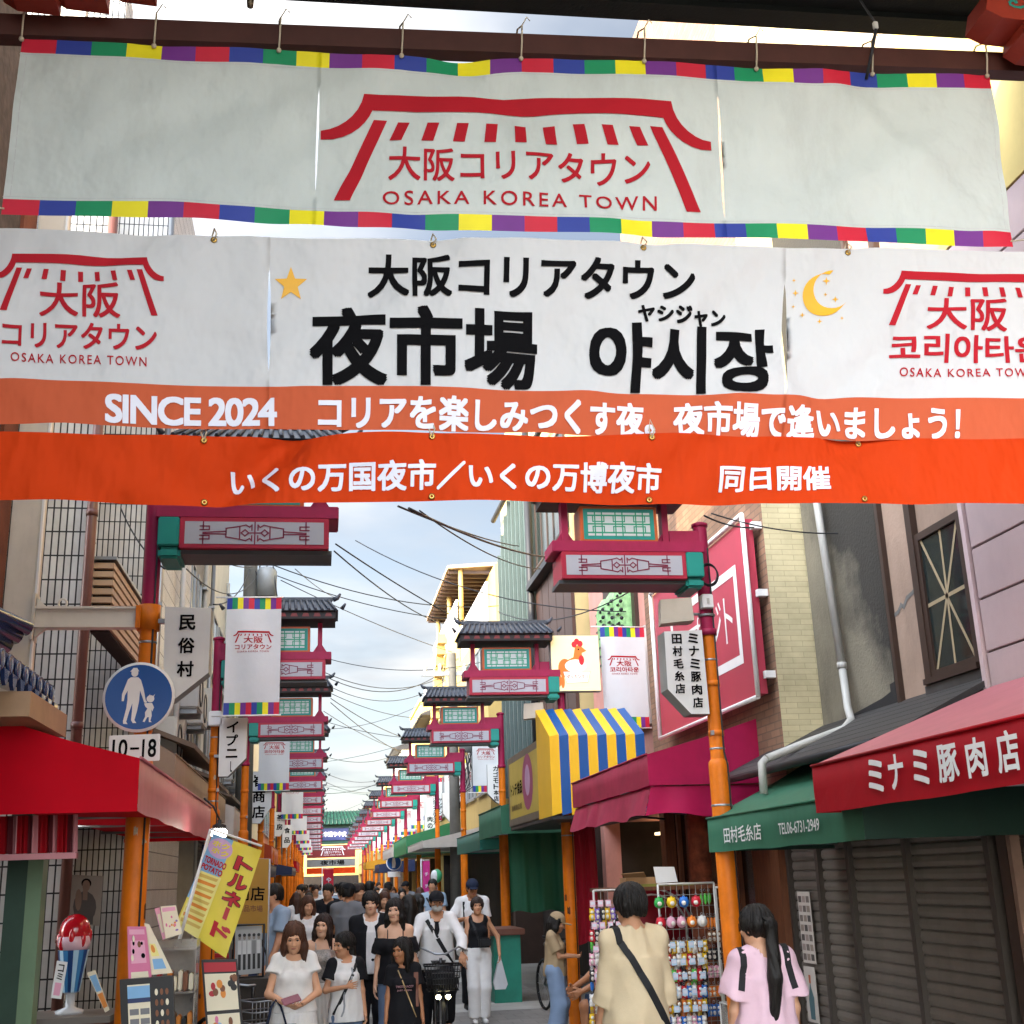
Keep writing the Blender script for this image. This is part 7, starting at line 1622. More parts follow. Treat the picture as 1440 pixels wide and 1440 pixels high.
# young woman in pink with long ponytail
fg = Figure(at(1060, 1277, Y=6.9).z+0, True, yaw=.45, pitch=.08, wa=(-.2, -.1, .88), wb=(.2, -.1, .88)); tee = fg.tee(.03, .72, .76, .075, .0, .03, .012, 8., .04, 1.28, .022, 1.1); Xq = at_head(1063, 6.9)
t = person('young woman in pink shirt with long black ponytail and small black backpack', fg, Xq, 6.9, math.pi-.05, SKIN[0], dict(style='pony', length=.62, vol=1.06, seed=3.), HBLK, [('shirt', tee, FPNK), ('trousers', fg.pants(.02), FGRY)], face=False, h=.0065)
strap(fg, t, tee, [((.135, -.03, 1.7), (0, 0, -1)), ((.136, .03, 1.7), (0, 0, -1)), ((.137, .33, 1.62), (0, -.857, -.515)), ((.138, .37, 1.58), (0, -.857, -.515)), ((.14, .4, 1.37), (0, -1, 0)), ((.15, .4, 1.33), (0, -1, 0)), ((.16, .4, 1.28), (0, -1, 0)), ((.172, .4, 1.23), (0, -1, 0))], .04, STRAPB)
strap(fg, t, tee, [((-.135, -.03, 1.7), (0, 0, -1)), ((-.136, .03, 1.7), (0, 0, -1)), ((-.137, .33, 1.62), (0, -.857, -.515)), ((-.138, .37, 1.58), (0, -.857, -.515)), ((-.14, .4, 1.37), (0, -1, 0)), ((-.15, .4, 1.33), (0, -1, 0)), ((-.16, .4, 1.28), (0, -1, 0)), ((-.172, .4, 1.23), (0, -1, 0))], .04, STRAPB)

# ---------------------------------------------------------------- people further up the street
CROWD = []
def proto(fem, skinm, hair, hairm, topm, botm, bag=None, capm=None, seed=1., H=1.7, away=False):
    st = .05
    rp = random.Random(len(CROWD)*7+3); st = rp.uniform(-.2, .2)
    fg = Figure(H, fem, aa=(-.09, -st, .085), ab=(.09, st, .09+abs(st)*.1), wa=(-.2, rp.uniform(-.2, .15), .88) if rp.random() < .6 else (-.07, -.27, 1.12), wb=(.2, rp.uniform(-.2, .1), .9) if rp.random() < .6 else (.1, -.26, 1.05), pitch=rp.uniform(.0, .3), yaw=rp.uniform(-.5, .5))
    t = person('', fg, 0, 0, 0, skinm, hair, hairm, [('shirt', fg.tee(.02, .65, .84, .07, .02, .02, .005, seed), topm), ('trousers', fg.pants(.018), botm)], cap=capm, h=.0125, face=False)
    if bag: strap(fg, t, fg.tee(.02, .65, .84), [((-.12+.26*i/6, -.3, 1.38-.45*i/6), (0, 1, 0)) for i in range(7)], .035, STRAPB)
    CROWD.append(t); return t
proto(False, SKIN[1], dict(style='short'), HBLK, FBK, FBK, H=1.74); proto(True, SKIN[0], dict(style='long', length=.25), HBRN, FWH, FJEAN, H=1.6); proto(False, SKIN[1], dict(style='short', vol=1.08), HDBR, FWH, FBK, True, H=1.72); proto(True, SKIN[3], dict(style='long', length=.3), HBLK, FBK, FOFF, H=1.58); proto(False, SKIN[2], dict(style='short'), HBLK, FGRY, FNVY, H=1.73, capm=FBK); proto(True, SKIN[1], dict(style='pony', length=.3), HBLK, FOFF, FTAN, H=1.57); proto(False, SKIN[1], dict(style='short'), HBLK, fabric('pale_blue', '#93a6b8'), FGRY, True, H=1.76)
DESC = ['man in black shirt', 'woman with brown hair in white shirt', 'man in white shirt with dark strap', 'woman in black shirt with long hair', 'man in grey shirt and black cap', 'woman with ponytail in off white shirt', 'man in pale blue shirt with dark strap']
used_ = [False]*7
def crowd(i, x, y, rz, label):
    t = CROWD[i] if not used_[i] else copy_tree(CROWD[i]); used_[i] = True
    t.location = (x, y, 0); t.rotation_euler.z = rz; t['label'] = label; t['group'] = 'passers-by further up the street'
for i, px, Y, rz, lab in ((1, 432, 16.5, .1, 'woman in white top beside the left stalls, left of the man in black'), (0, 484, 18.2, math.pi, 'man in black walking away in the middle of the street'), (4, 490, 17.2, math.pi-.2, 'man in grey shirt and black cap just left of the young man in jacket'), (2, 503, 19.5, .3, 'man in white shirt with strap behind the man in grey'), (6, 385, 14.0, -1.0, 'man in pale blue shirt standing at the left stall by the amber cloth'), (3, 575, 14.5, math.pi, 'woman in black with long hair walking away behind the off shoulder woman'), (5, 588, 16.2, math.pi+.1, 'woman with ponytail in off white walking away left of the cyclist'), (0, 462, 20, .1, 'man in black facing the viewer beyond the white top woman'), (1, 540, 19, -.1, 'woman in white between the distant men in the centre')):
    crowd(i, at_head(px, Y), Y, rz, lab)
random.seed(21); rows = [23.5, 25.5, 27.5, 30, 33, 36.5, 40, 44, 49, 55]
for ri, Y in enumerate(rows):
    n = 4 if ri < 5 else 5
    for j in range(n):
        i = random.randrange(7); x = -.75+3.1*(j+.5)/n+random.uniform(-.28, .28); back = random.random() < .5
        crowd(i, x, Y+random.uniform(-.9, .9), (math.pi if back else 0)+random.uniform(-.3, .3), f'{DESC[i]}, distant crowd, {ORD[ri]} row, {ORD[j]} from the left')
for i in range(7):
    if not used_[i]: crowd(i, 1.0+.2*i, 60, 0, DESC[i]+' at the very back of the crowd')

# ================================================================ goods and stands, left
def poster(mb, put, bgm, blocks):
    """printed sheet in 0..1 coordinates: background and coloured blocks (x0,z0,x1,z1,material)"""
    poly2(mb, [(0, 0), (1, 0), (1, 1), (0, 1)], bgm, put, lift=.001)
    for i, b in enumerate(blocks):
        if len(b) == 5: poly2(mb, [(b[0], b[1]), (b[2], b[1]), (b[2], b[3]), (b[0], b[3])], b[4], put, lift=.002+.0002*i)
        else: poly2(mb, [(b[0]+b[2]*math.cos(w), b[1]+b[3]*math.sin(w)) for w in [2*math.pi*k/14 for k in range(14)]], b[4], put, lift=.002+.0002*i)
PP = {n: M('print_'+n, c, .5, var=.06) for n, c in dict(pink='#d9779c', rose='#e7a5bd', yellow='#e2cf4a', skyblue='#7fb0d8', brown='#7a4a2c', cream='#e6dcc0', violet='#8a6bb0', orangey='#dd8a33', deepred='#b22230', navyp='#27355f', grass='#6f9a4a', paleyellow='#e9e08a', grey='#77777a').items()}
def sheet(name, label, cat, px4, Y, bgm, blocks, dY=0., thick=.006, group=None, words=(), tilt=0.):
    """a stiff printed sheet, corners px4 = TL, TR, BR, BL in the photograph at distance Y; it stands on what is below it"""
    TL, TR, BR, BL = [at(*p, Y=Y) for p in px4]
    if tilt:
        for p in (TL, TR): p.y += tilt
    o = (TL+TR+BR+BL)/4; put = lambda u, l, v: (BL*(1-u)+BR*u)*(1-v)+(TL*(1-u)+TR*u)*v+Vector((0, -l, 0))-o
    t = thing(name, label, cat, o, 0, group); q = MB(); q.add([put(0, 0, 0), put(1, 0, 0), put(1, 0, 1), put(0, 0, 1), put(0, -thick, 0), put(1, -thick, 0), put(1, -thick, 1), put(0, -thick, 1)], [(0, 1, 2, 3), (4, 7, 6, 5), (0, 4, 5, 1), (1, 5, 6, 2), (2, 6, 7, 3), (3, 7, 4, 0)], bgm); q.build('board', t)
    q = MB(); poster(q, put, bgm, blocks)
    for w in words: write(q, w[0], w[1], w[2], w[3], w[4], w[5], put, w[6], lift=.006)
    q.build('print', t); return t
random.seed(5)
food = lambda x0, z0, x1, z1, n, cols: [(x0+(x1-x0)*random.random(), z0+(z1-z0)*random.random(), random.uniform(.05, .1), random.uniform(.03, .06), random.choice(cols), 0) for _ in range(n)]
# shaved ice figure on a small counter
t = thing('side_counter', 'low brown counter under the awning at the foot of the tiled wall', 'counter', (-1.62, 8.75, 0)); q = MB(); q.box(-.3, .3, -.25, .25, 0, .95, WOOD); q.build('cabinet', t); q = MB(); q.box(-.33, .33, -.28, .28, .951, .99, M('counter_grey', '#6d675f', .5, var=.2)); q.build('top', t)
p = at(104, 1330, Y=8.75); CB = [M('cup_blue', '#3a78ac', .3), M('cup_navy', '#1d3f78', .3), M('cup_pale', '#a9cbe0', .3)]
t = thing('shaved_ice_figure', 'inflatable shaved ice cup with red syrup and blue striped cup', 'display figure', (p.x, 8.75, .99)); q = MB(); z0 = .13; n = 18
for k in range(n):
    a0, a1 = 2*math.pi*k/n, 2*math.pi*(k+1)/n; q.add([(.055*math.cos(a0), .055*math.sin(a0), z0), (.055*math.cos(a1), .055*math.sin(a1), z0), (.1*math.cos(a1), .1*math.sin(a1), z0+.26), (.1*math.cos(a0), .1*math.sin(a0), z0+.26)], [(0, 1, 2, 3)], CB[k % 3])
q.build('cup', t); q = MB(); q.sphere((0, 0, z0+.31), (.105, .105, .085), M('ice_pink', '#d9b3bd', .3), 18, 10); q.build('ice', t); q = MB(); q.sphere((0, 0, z0+.375), (.1, .1, .11), M('syrup_red', '#b81724', .15, coat=.5), 18, 12)
for k in range(8): q.sphere((.092*math.cos(k*.785), .092*math.sin(k*.785), z0+.345-.02*(k % 3)), (.02, .02, .05), M('syrup_red'), 8, 6)
q.build('syrup', t); q = MB(); q.lathe([(0, 0), (.09, 0), (.09, .02), (.03, .04), (.03, .12), (.06, .135)], M('clear_plastic', '#b9bcc0', .2, var=.1), 16); q.build('stand', t)
sheet('price_slip', 'narrow white slip lettered コミ beside the brown downpipe', 'sign', ((80, 1351), (95, 1353), (86, 1405), (71, 1403)), 8.35, WHITE, [(.2, .08, .8, .42, PP['rose'])], words=[('コ', INK, .25, .72, .8, .92, .02), ('ミ', INK, .25, .5, .8, .68, .02)])
t = sheet('photo_poster', 'faded grey poster of a posing man on the tiled wall', 'poster', ((97, 1230), (145, 1232), (140, 1302), (96, 1300)), 9.44, M('poster_grey', '#8b8378', .6, var=.1), [(.52, .84, .15, .10, INK, 0), (.5, .36, .36, .32, M('figure_grey', '#4d4844', .6), 0), (.2, .02, .78, .36, M('figure_grey')), (.43, .5, .57, .74, M('figure_skin', '#7d6656', .6)), (.52, .79, .115, .115, M('figure_skin'), 0), (.30, .5, .1, .22, M('figure_skin'), 0)])
sheet('standing_leaflet', 'narrow leaning leaflet holder left of the orange post', 'leaflet', ((122, 1368), (134, 1364), (154, 1420), (148, 1424)), 8.5, PP['cream'], [(.1, .5, .9, .9, PP['skyblue']), (.1, .1, .9, .45, PP['orangey'])])
sheet('pink_menu_poster', 'pink menu poster before the orange post', 'poster', ((179, 1303), (205, 1303), (214, 1381), (181, 1384)), 7.9, PP['pink'], [(.1, .86, .9, .95, PP['rose']), (.15, .35, .85, .75, PP['rose'])]+food(.2, .35, .8, .8, 8, [PP['brown'], INK, PP['deepred'], PP['cream']])+[(.12, .05, .88, .2, PP['cream'])])
sheet('curled_flyer', 'curled cream flyer beside the pink menu poster', 'flyer', ((203, 1298), (210, 1300), (243, 1368), (212, 1371)), 7.95, PP['cream'], [(.2, .1, .8, .3, PP['skyblue']), (.2, .35, .7, .6, PP['paleyellow']), (.4, .5, .15, .08, PP['orangey'], 0)])
MBK = M('menu_black', '#1c1a1b', .45)
t = sheet('menu_board', 'black menu board with pale blue price sheet and rows of fried snacks', 'menu board', ((168, 1378), (243, 1372), (247, 1478), (172, 1486)), 7.8, MBK, [(.14, .02, .56, .92, PP['cream']), (.14, .74, .56, .9, PP['skyblue']), (.14, .68, .56, .74, PP['navyp'])]+[(.17+.2*i, .52-.13*j, .34+.2*i, .6-.13*j, PP['grey']) for i in (0, 1) for j in range(4)]+[(.68+.1*i, .8-.14*j, .03, .045, PP['brown'] if (i+j) % 3 else PP['cream'], 0) for i in range(3) for j in range(5)], thick=.05)
q = MB(); q.box(-.2, .2, .1, .5, -.2, 0, DARK); p = at(207, 1480, Y=7.9)
t = thing('menu_table', 'dark folding table under the black menu board', 'table', (p.x, 8.0, 0)); q = MB(); q.box(-.28, .28, -.2, .25, p.z-.04, p.z-.004, DARK); q.build('table_top', t)
for x in (-.25, .25):
    for y in (-.17, .22): q = MB(); q.tube([(x, y, 0), (x, y, p.z-.04)], .014, STEEL, 8); q.build('leg', t)
# magazine holder on an acrylic stand
p = at(247, 1306, Y=8.6); ACR = M('acrylic', '#a9a49b', .12, var=.2, scale=12, spec=.6, alpha=.55)
t = thing('acrylic_stand', 'clear acrylic display stand with pale shelves right of the orange post', 'display stand', (p.x, 8.6, 0)); q = MB()
for z in (.55, .85, 1.1, 1.36): q.box(-.15, .15, -.12, .12, z, z+.012, ACR)
q.box(-.15, -.143, -.12, .12, .3, 1.42, ACR); q.box(.143, .15, -.12, .12, .3, 1.42, ACR); q.box(-.14, .14, .11, .117, .3, 1.42, ACR); q.build('shelves', t); q = MB(); q.box(-.17, .17, -.14, .14, 0, .3, DARK); q.build('base', t)
for z in (.562, .862, 1.112):
    for k in range(8):
        q = MB(); q.box(-.135+.034*k, -.107+.034*k, -.09+.03*(k % 2), .05, z, z+random.uniform(.07, .13), random.choice([PP['brown'], PP['deepred'], PP['cream'], PP['orangey'], MBK]), bv=.008); o = q.build('snack_pack'); o.location = (p.x, 8.6, 0.001); tag(o, 'small snack pack on the clear acrylic stand', 'snack pack', 'snack packs on the acrylic stand')
sheet('magazine', 'colourful magazine in the holder on the acrylic stand', 'magazine', ((224, 1275), (246, 1273), (256, 1313), (233, 1320)), 8.48, PP['cream'], [(.08, .82, .92, .95, PP['rose'])]+food(.15, .15, .85, .75, 9, [PP['orangey'], PP['pink'], PP['violet'], PP['brown']]), tilt=.05)
sheet('magazine', 'second magazine standing behind the colourful one', 'magazine', ((216, 1278), (223, 1276), (234, 1318), (229, 1322)), 8.53, PP['rose'], [(.2, .2, .8, .8, PP['cream'])], tilt=.05)
# tilted snack banner
TL, TR, BR, BL = [at(*p, Y=8.9) for p in ((318, 1170), (378, 1197), (322, 1345), (252, 1300))]
TL, TR, BR, BL = [at(*p, Y=8.9) for p in ((300, 1172), (368, 1196), (318, 1347), (246, 1300))]
t = thing('snack_banner', 'tilted yellow tornado potato banner with red and yellow lettering', 'banner', (0, 0, 0)); BYEL = M('banner_yellow', '#e3d24f', .55, var=.08, trans=.15)
SB = lambda u, o, v: (BL*(1-u)+BR*u)*(1-v)+(TL*(1-u)+TR*u)*v+Vector((0, -o+.03*math.sin(u*5+v*4), 0))
q = MB(); idx = {}
for j in range(21):
    for i in range(11): idx[i, j] = len(q.v); q.v.append(SB(i/10, 0, j/20))
for j in range(20):
    for i in range(10): q.f.append([idx[i, j], idx[i+1, j], idx[i+1, j+1], idx[i, j+1]]); q.m.append(q.mi(BYEL)); q.sm.append(True)
q.build('cloth', t); q = MB()
poly2(q, [(.0, .3), (.42, .3), (.42, 1), (0, 1)], PP['skyblue'], SB, .08, .002); poly2(q, [(.02, .0), (.44, .0), (.46, .62), (.05, .6)], PP['paleyellow'], SB, .08, .003)
for k in range(9): poly2(q, [(.06, .06+k*.06), (.40, .085+k*.06), (.42, .115+k*.06), (.05, .095+k*.06)], PP['orangey'] if k % 2 else M('potato', '#d3b65c', .5), SB, .1, .004+.0001*k)
poly2(q, [(.24+.24*math.cos(w), .88+.1*math.sin(w)) for w in [2*math.pi*i/20 for i in range(20)]], M('bubble_lilac', '#c9a3cf', .5), SB, .08, .006)
write(q, 'ホク', PP['yellow'], .07, .885, .40, .945, SB, .05, 1, .3, .008); write(q, 'ホク', PP['yellow'], .10, .815, .43, .875, SB, .05, 1, .3, .008)
write(q, 'TORNADO', PP['deepred'], .03, .70, .47, .765, SB, .05, 1, .3, .007); write(q, 'POTATO', PP['deepred'], .03, .625, .45, .685, SB, .05, 1, .3, .007)
for i, ch in enumerate('トルネ'): write(q, ch, MBK, .585, .745-.165*i, .955, .885-.165*i, SB, .075, 1, .3, .006); write(q, ch, PP['deepred'], .60, .75-.165*i, .94, .88-.165*i, SB, .04, 1, .3, .009)
poly2(q, [(.72, .29), (.80, .29), (.80, .4), (.72, .4)], PP['deepred'], SB, .08, .009); write(q, 'ド', PP['deepred'], .60, .1, .94, .24, SB, .05, 1, .3, .009); q.build('print', t)
q = MB(); q.tube([BL+Vector((-.03, .02, -.35)), TL+Vector((-.02, .02, .03))], .012, WHITE, 8); q.tube([TL+Vector((-.02, .02, .03)), TR+Vector((0, .02, .03))], .008, WHITE, 8); q.build('pole', t)
# bright work lamp at the awning corner
p = at(308, 1172, Y=9.6); t = thing('led_lamp', 'small bright white lamp hanging at the red awning corner', 'lamp', p); q = MB(); q.sphere((0, 0, 0), (.062, .05, .042), M('led_white', '#ffffff', .3, var=0, emit=('#fff8e8', 9)), 16, 10); q.build('diffuser', t); q = MB(); q.lathe([(0, .03), (.05, .035), (.05, .06), (.015, .075), (.015, .1), (0, .1)], DARK, 12); q.tube([(0, 0, .1), (-.05, 0, .2), (-.12, 0, .26)], .008, CABLE, 6); q.build('housing', t)
# amber shop cloth
sheet('shop_cloth', 'amber cloth lettered 商店 hung behind the snack banner', 'banner', ((330, 1206), (378, 1208), (376, 1312), (328, 1312)), 11.5, M('cloth_amber', '#b98a35', .6, var=.1, trans=.2), [], words=[('商店', INK, .06, .43, .9, .62, .02), ('食品市場', PP['brown'], .1, .28, .85, .37, .01)])
t = thing('cloth_frame', 'thin steel frame holding the amber shop cloth', 'frame', (0, 0, 0)); q = MB(); a, b = at(328, 1206, Y=11.52), at(379, 1208, Y=11.52); q.tube([(a.x, 11.53, 0), (a.x, 11.53, a.z), (b.x, 11.53, b.z), (b.x, 11.53, 0)], .012, STEEL, 8); q.build('rail', t)
t = sheet('group_photo', 'framed grey photograph of five standing people by the trolley', 'picture', ((331, 1303), (368, 1302), (368, 1368), (330, 1372)), 11.0, M('photo_pale', '#a9adb0', .4), [(.12+.18*i, .1, .22+.18*i, .45, M('photo_dark', '#2d2e31', .5)) for i in range(5)]+[(.10+.18*i, .42, .24+.18*i, .7, M('photo_light', '#cfd2d4', .5) if i != 3 else M('photo_mid', '#84878a', .5)) for i in range(5)]+[(.17+.18*i, .77, .055, .055, M('photo_face', '#8e8580', .5), 0) for i in range(5)]+[(.17+.18*i, .815, .06, .035, M('photo_dark'), 0) for i in range(5)], thick=.03)
q = MB(); a, b = at(331, 1303, Y=11.0), at(368, 1371, Y=11.0); o = Vector(t.location); 
for pts in ([(a.x-.01, a.z+.01), (b.x+.01, a.z+.01), (b.x+.01, b.z-.01), (a.x-.01, b.z-.01), (a.x-.01, a.z+.01)],):
    q.tube([(x-o.x, 10.985-o.y, z-o.z) for x, z in pts], .012, BLACK, 6, False)
q.build('picture_frame', t)
q = MB(); q.box(-.2, .22, -.2, .2, 0, b.z-.02, M('crate_dark', '#3a3530', .7, var=.2)); o = q.build('display_plinth'); o.location = ((a.x+b.x)/2, 11.05, 0); tag(o, 'dark plinth under the framed group photograph', 'plinth')
# A-board
sheet('pavement_board', 'black framed pavement board with red header and snack pictures', 'menu board', ((283, 1350), (333, 1349), (344, 1470), (292, 1476)), 8.9, MBK, [(.06, .86, .96, .97, PP['deepred']), (.06, .42, .94, .84, PP['cream']), (.06, .1, .94, .38, PP['cream'])]+food(.12, .45, .55, .8, 6, [PP['brown'], PP['orangey'], PP['deepred']])+food(.62, .45, .9, .8, 5, [PP['brown'], MBK])+food(.12, .14, .9, .34, 8, [PP['skyblue'], PP['orangey'], PP['pink'], PP['brown']]), thick=.04)
p = at(315, 1480, Y=9.1); t = thing('board_trestle', 'low dark trestle carrying the pavement board', 'trestle', (p.x, 9.0, 0)); q = MB(); q.box(-.16, .16, -.06, .14, max(.05, p.z-.1), max(.09, p.z-.02), DARK); q.build('beam', t)
for x in (-.14, .14):
    for y in (-.05, .13): q = MB(); q.tube([(x, y, 0), (x*.9, y*.6+.02, max(.06, p.z-.08))], .014, DARK, 6); q.build('leg', t)
# parked bicycle on the left, partly hidden
pb = at(365, 1405, Y=10.8); b = thing('bicycle', 'parked dark bicycle with front basket beside the group photograph', 'bicycle', (-.72, 11.2, 0), .5)
for y in (-.5, .5):
    q = MB(); q.lathe([(.30, -.016), (.32, -.018), (.332, 0), (.32, .018), (.30, .016)], M('tyre'), 28, (0, 0, 0), Matrix.Translation((0, y, .332)) @ Matrix.Rotation(R_(90), 4, 'Y')); w = q.build('wheel', b); q = MB()
    for k in range(14): q.tube([(0, y, .332), (0, y+.3*math.cos(k*math.pi/7), .332+.3*math.sin(k*math.pi/7))], .002, STEEL, 4)
    q.build('spokes', w)
q = MB()
for pts in ([(0, .05, .3), (0, -.38, .76)], [(0, .05, .3), (0, .2, .82)], [(0, .05, .3), (.0, .5, .332)], [(0, .17, .7), (0, .5, .332)], [(0, -.36, .64), (0, -.4, .95)], [(0, -.36, .64), (0, -.5, .332)]): q.tube(pts, .015, FRM, 8)
q.build('frame', b); q = MB(); q.tube([(-.28, -.2, 1.0), (-.05, -.4, .96), (.05, -.4, .96), (.28, -.2, 1.0)], .011, STEEL, 8); q.build('handlebar', b); q = MB(); q.sphere((0, .2, .86), (.09, .14, .04), BLACK, 12, 8); q.build('saddle', b)
q = MB()
for z in (.62, .7, .78, .86): q.tube([(-.17, -.74, z), (.17, -.74, z), (.17, -.46, z), (-.17, -.46, z), (-.17, -.74, z)], .006, STEEL, 5)
for i in range(11): q.tube([(-.17+.034*i, -.74, .62), (-.17+.034*i, -.74, .86)], .004, STEEL, 4)
q.build('basket', b)
# stall tables along the left
for lab, x, y, m in (('first stall table of boxed goods under the navy awning', -1.35, 22.5, PP['cream']), ('second stall table of boxed goods under the navy awning', -1.35, 24.4, PP['orangey']), ('table of goods before the white house on the left', -1.4, 18.0, PP['brown'])):
    t = thing('stall_table', lab, 'table', (x, y, 0)); q = MB(); q.box(-.35, .35, -.7, .7, .7, .74, WOOD); q.build('table_top', t); q = MB(); q.box(-.34, .34, -.69, .69, .05, .69, ANAVY); q.build('table_skirt', t)
    for k in range(6):
        q = MB(); q.box(-.25, .2, -.62+.21*k, -.46+.21*k, .742, .742+random.uniform(.08, .25), [m, PP['deepred'], PP['grass'], PP['cream']][k % 4], bv=.01); o = q.build('goods_box'); o.location = (x, y, 0); tag(o, f'box of goods on the {lab.split(" of ")[0]}', 'box', f'boxes on the {lab.split(" of ")[0]}')
# tall narrow flags
for lab, px4, Y, m, tx in (('tall narrow red flag with white lettering in the middle of the street', ((455, 1223), (469, 1222), (469, 1273), (454, 1273)), 30, M('flag_red', '#c3243c', .55, trans=.2), 'やきにく'), ('tall narrow pink flag on the right before the orange posts', ((594, 1211), (604, 1211), (603, 1269), (596, 1270)), 27, M('flag_pink', '#d83f93', .55, trans=.2), 'チヂミ')):
    TL, TR, BR, BL = [at(*p, Y=Y) for p in px4]; t = thing('street_flag', lab, 'flag', (TL.x, Y, 0)); q = MB(); zz_ = BL.z
    q.tube([(-.03, 0, 0), (-.03, 0, TL.z+.05)], .012, WHITE, 6); q.tube([(-.03, 0, TL.z+.02), (TR.x-TL.x, 0, TL.z+.02)], .008, WHITE, 6); q.lathe([(0, 0), (.2, 0), (.2, .08), (0, .1)], DARK, 12, (-.03, 0, 0)); q.build('pole', t)
    q = MB(); W = TR.x-TL.x; q.add([(W*u, .03*math.sin(5*u+v*6), zz_+(TL.z-zz_)*v) for v in FW(10) for u in FW(4)], [(5*j+i, 5*j+i+1, 5*j+i+6, 5*j+i+5) for j in range(10) for i in range(4)], m, smooth=True); q.build('cloth', t)
    q = MB(); column(q, tx, OFFW, W*.25, TL.z-.15, W*.55, (TL.z-zz_)*.85/len(tx), lambda x, o, z: Vector((x, -.06-o, z)), .03); q.build('lettering', t)

# ================================================================ keyring rack, right
a, b = at(838, 1250, Y=10.0), at(1012, 1245, Y=10.0)
RX0, RX1, RZ1 = a.x, b.x, (a.z+b.z)/2
t = thing('keyring_rack', 'white wire display rack hung with rows of keyrings by the first right post', 'display rack', (0, 0, 0)); WW = M('white_wire', '#c3c0b8', .4, var=.05); WG = M('grey_wire', '#8d8a83', .45, var=.05)
xm = at(915, 1250, Y=10).x
for x0, x1, y, z1 in ((RX0, xm-.16, 10.1, RZ1-.01), (xm+.06, RX1-.05, 10.0, RZ1+.02), (RX1, RX1+.14, 10.12, RZ1-.02)):
    q = MB()
    for x in (x0, x1): q.tube([(x, y, 0), (x, y, z1)], .009, WW, 6)
    q.tube([(x0, y, z1), (x1, y, z1)], .009, WW, 6)
    n = max(2, int((x1-x0)/.05))
    for i in range(1, n): q.tube([(x0+(x1-x0)*i/n, y, .2), (x0+(x1-x0)*i/n, y, z1)], .0022, WG, 4)
    for k in range(16): q.tube([(x0, y, .25+k*(z1-.25)/16), (x1, y, .25+k*(z1-.25)/16)], .0025, WG, 4)
    q.build('wire_panel', t)
CH = {}
def charm(kind, col, x, y, z):
    key = (kind, col)
    if key not in CH:
        m = M('charm_'+col, {'green': '#2c9a45', 'yellow': '#e0b71d', 'blue': '#2a6fc0', 'red': '#c01f30', 'white': '#dcdad6', 'pink': '#dba0b2', 'orange': '#dd7b26', 'purple': '#7d63b5', 'brown': '#84532f', 'black': '#242226', 'lime': '#58c04a'}[col], .4, var=.1)
        c = thing('keyring', '', 'keyring', (0, 0, 0)); q = MB()
        if kind == 'round':
            q.sphere((0, 0, -.05), (.042, .034, .042), m, 12, 8); q.sphere((.0, -.022, -.054), (.022, .018, .02), M('charm_face', '#e8e2d4', .5), 8, 6); q.sphere((0, 0, -.01), (.012, .012, .012), m, 8, 6)
            for sx in (-1, 1): q.sphere((sx*.022, 0, -.022), (.012, .01, .014), m, 8, 6)
        elif kind == 'pod':
            q.sphere((0, 0, -.06), (.014, .012, .045), m, 8, 8); q.sphere((.008, .01, -.055), (.012, .01, .04), m, 8, 8)
        else:
            q.sphere((0, 0, -.035), (.023, .016, .023), m, 8, 6); q.sphere((0, -.012, -.036), (.015, .01, .013), M('charm_face', '#e8e2d4', .5), 6, 5); q.sphere((0, 0, -.072), (.026, .018, .03), m, 8, 6); q.sphere((0, -.012, -.074), (.014, .01, .018), M('charm_belly', '#cfc7bb', .5), 6, 5)
            for sx in (-1, 1): q.sphere((sx*.014, 0, -.016), (.008, .006, .01), m, 6, 5); q.sphere((sx*.018, -.004, -.09), (.008, .008, .012), m, 6, 5)
        q.build('charm', c); q = MB(); q.tube([(.009*math.cos(w), 0, .008+.009*math.sin(w)) for w in [2*math.pi*i/10 for i in range(11)]], .0016, STEEL, 4, False); q.build('ring', c); CH[key] = c; c['used'] = 0
    s = CH[key]
    o = s if not s['used'] else copy_tree(s)
    s['used'] = 1
    if 'used' in o and o is not s: del o['used']
    o.location = (x, y, z); o.rotation_euler.z = random.uniform(-.5, .5); return o
KL = {'round': 'round plush', 'pod': 'long pod', 'fig': 'little figure'}
def row(x0, x1, y, z, n, kinds, cols, where):
    for i in range(n):
        k, c = kinds[i % len(kinds)], cols[i % len(cols)]; o = charm(k, c, x0+(x1-x0)*(i+.5)/n, y, z)
        o['label'] = f'{c} {KL[k]} keyring on the white wire rack, {where}'; o['group'] = f'{c} {KL[k]} keyrings {where}'
pz = lambda py: at(950, py, Y=9.93).z
px_ = lambda px, py=1300: at(px, py, Y=9.93).x
row(px_(920), px_(990), 9.93, pz(1260), 4, ['round'], ['green', 'yellow', 'blue', 'red'], 'top row'); row(px_(922), px_(995), 9.93, pz(1288), 5, ['round'], ['red', 'pink', 'pink', 'orange', 'white'], 'second row')
row(px_(992), px_(1008), 10.04, pz(1255), 3, ['pod'], ['lime'], 'right end, upper'); row(px_(994), px_(1014), 10.04, pz(1290), 4, ['pod'], ['orange'], 'right end, lower')
for k, (py, cols) in enumerate(((1322, ['yellow', 'white', 'brown']), (1340, ['white', 'yellow', 'red', 'brown']), (1362, ['red', 'black', 'brown', 'lime']), (1385, ['blue', 'white', 'red']), (1405, ['yellow', 'brown', 'orange']), (1428, ['white', 'pink', 'blue']))):
    row(px_(922, py), px_(994, py), 9.93, pz(py), 10, ['fig'], cols, f'{ORD[k+2]} row'); row(px_(924, py+10), px_(996, py+10), 9.955, pz(py+10), 9, ['fig', 'pod', 'fig'], list(reversed(cols))+['black', 'orange'], f'{ORD[k+2]} row, hung behind')
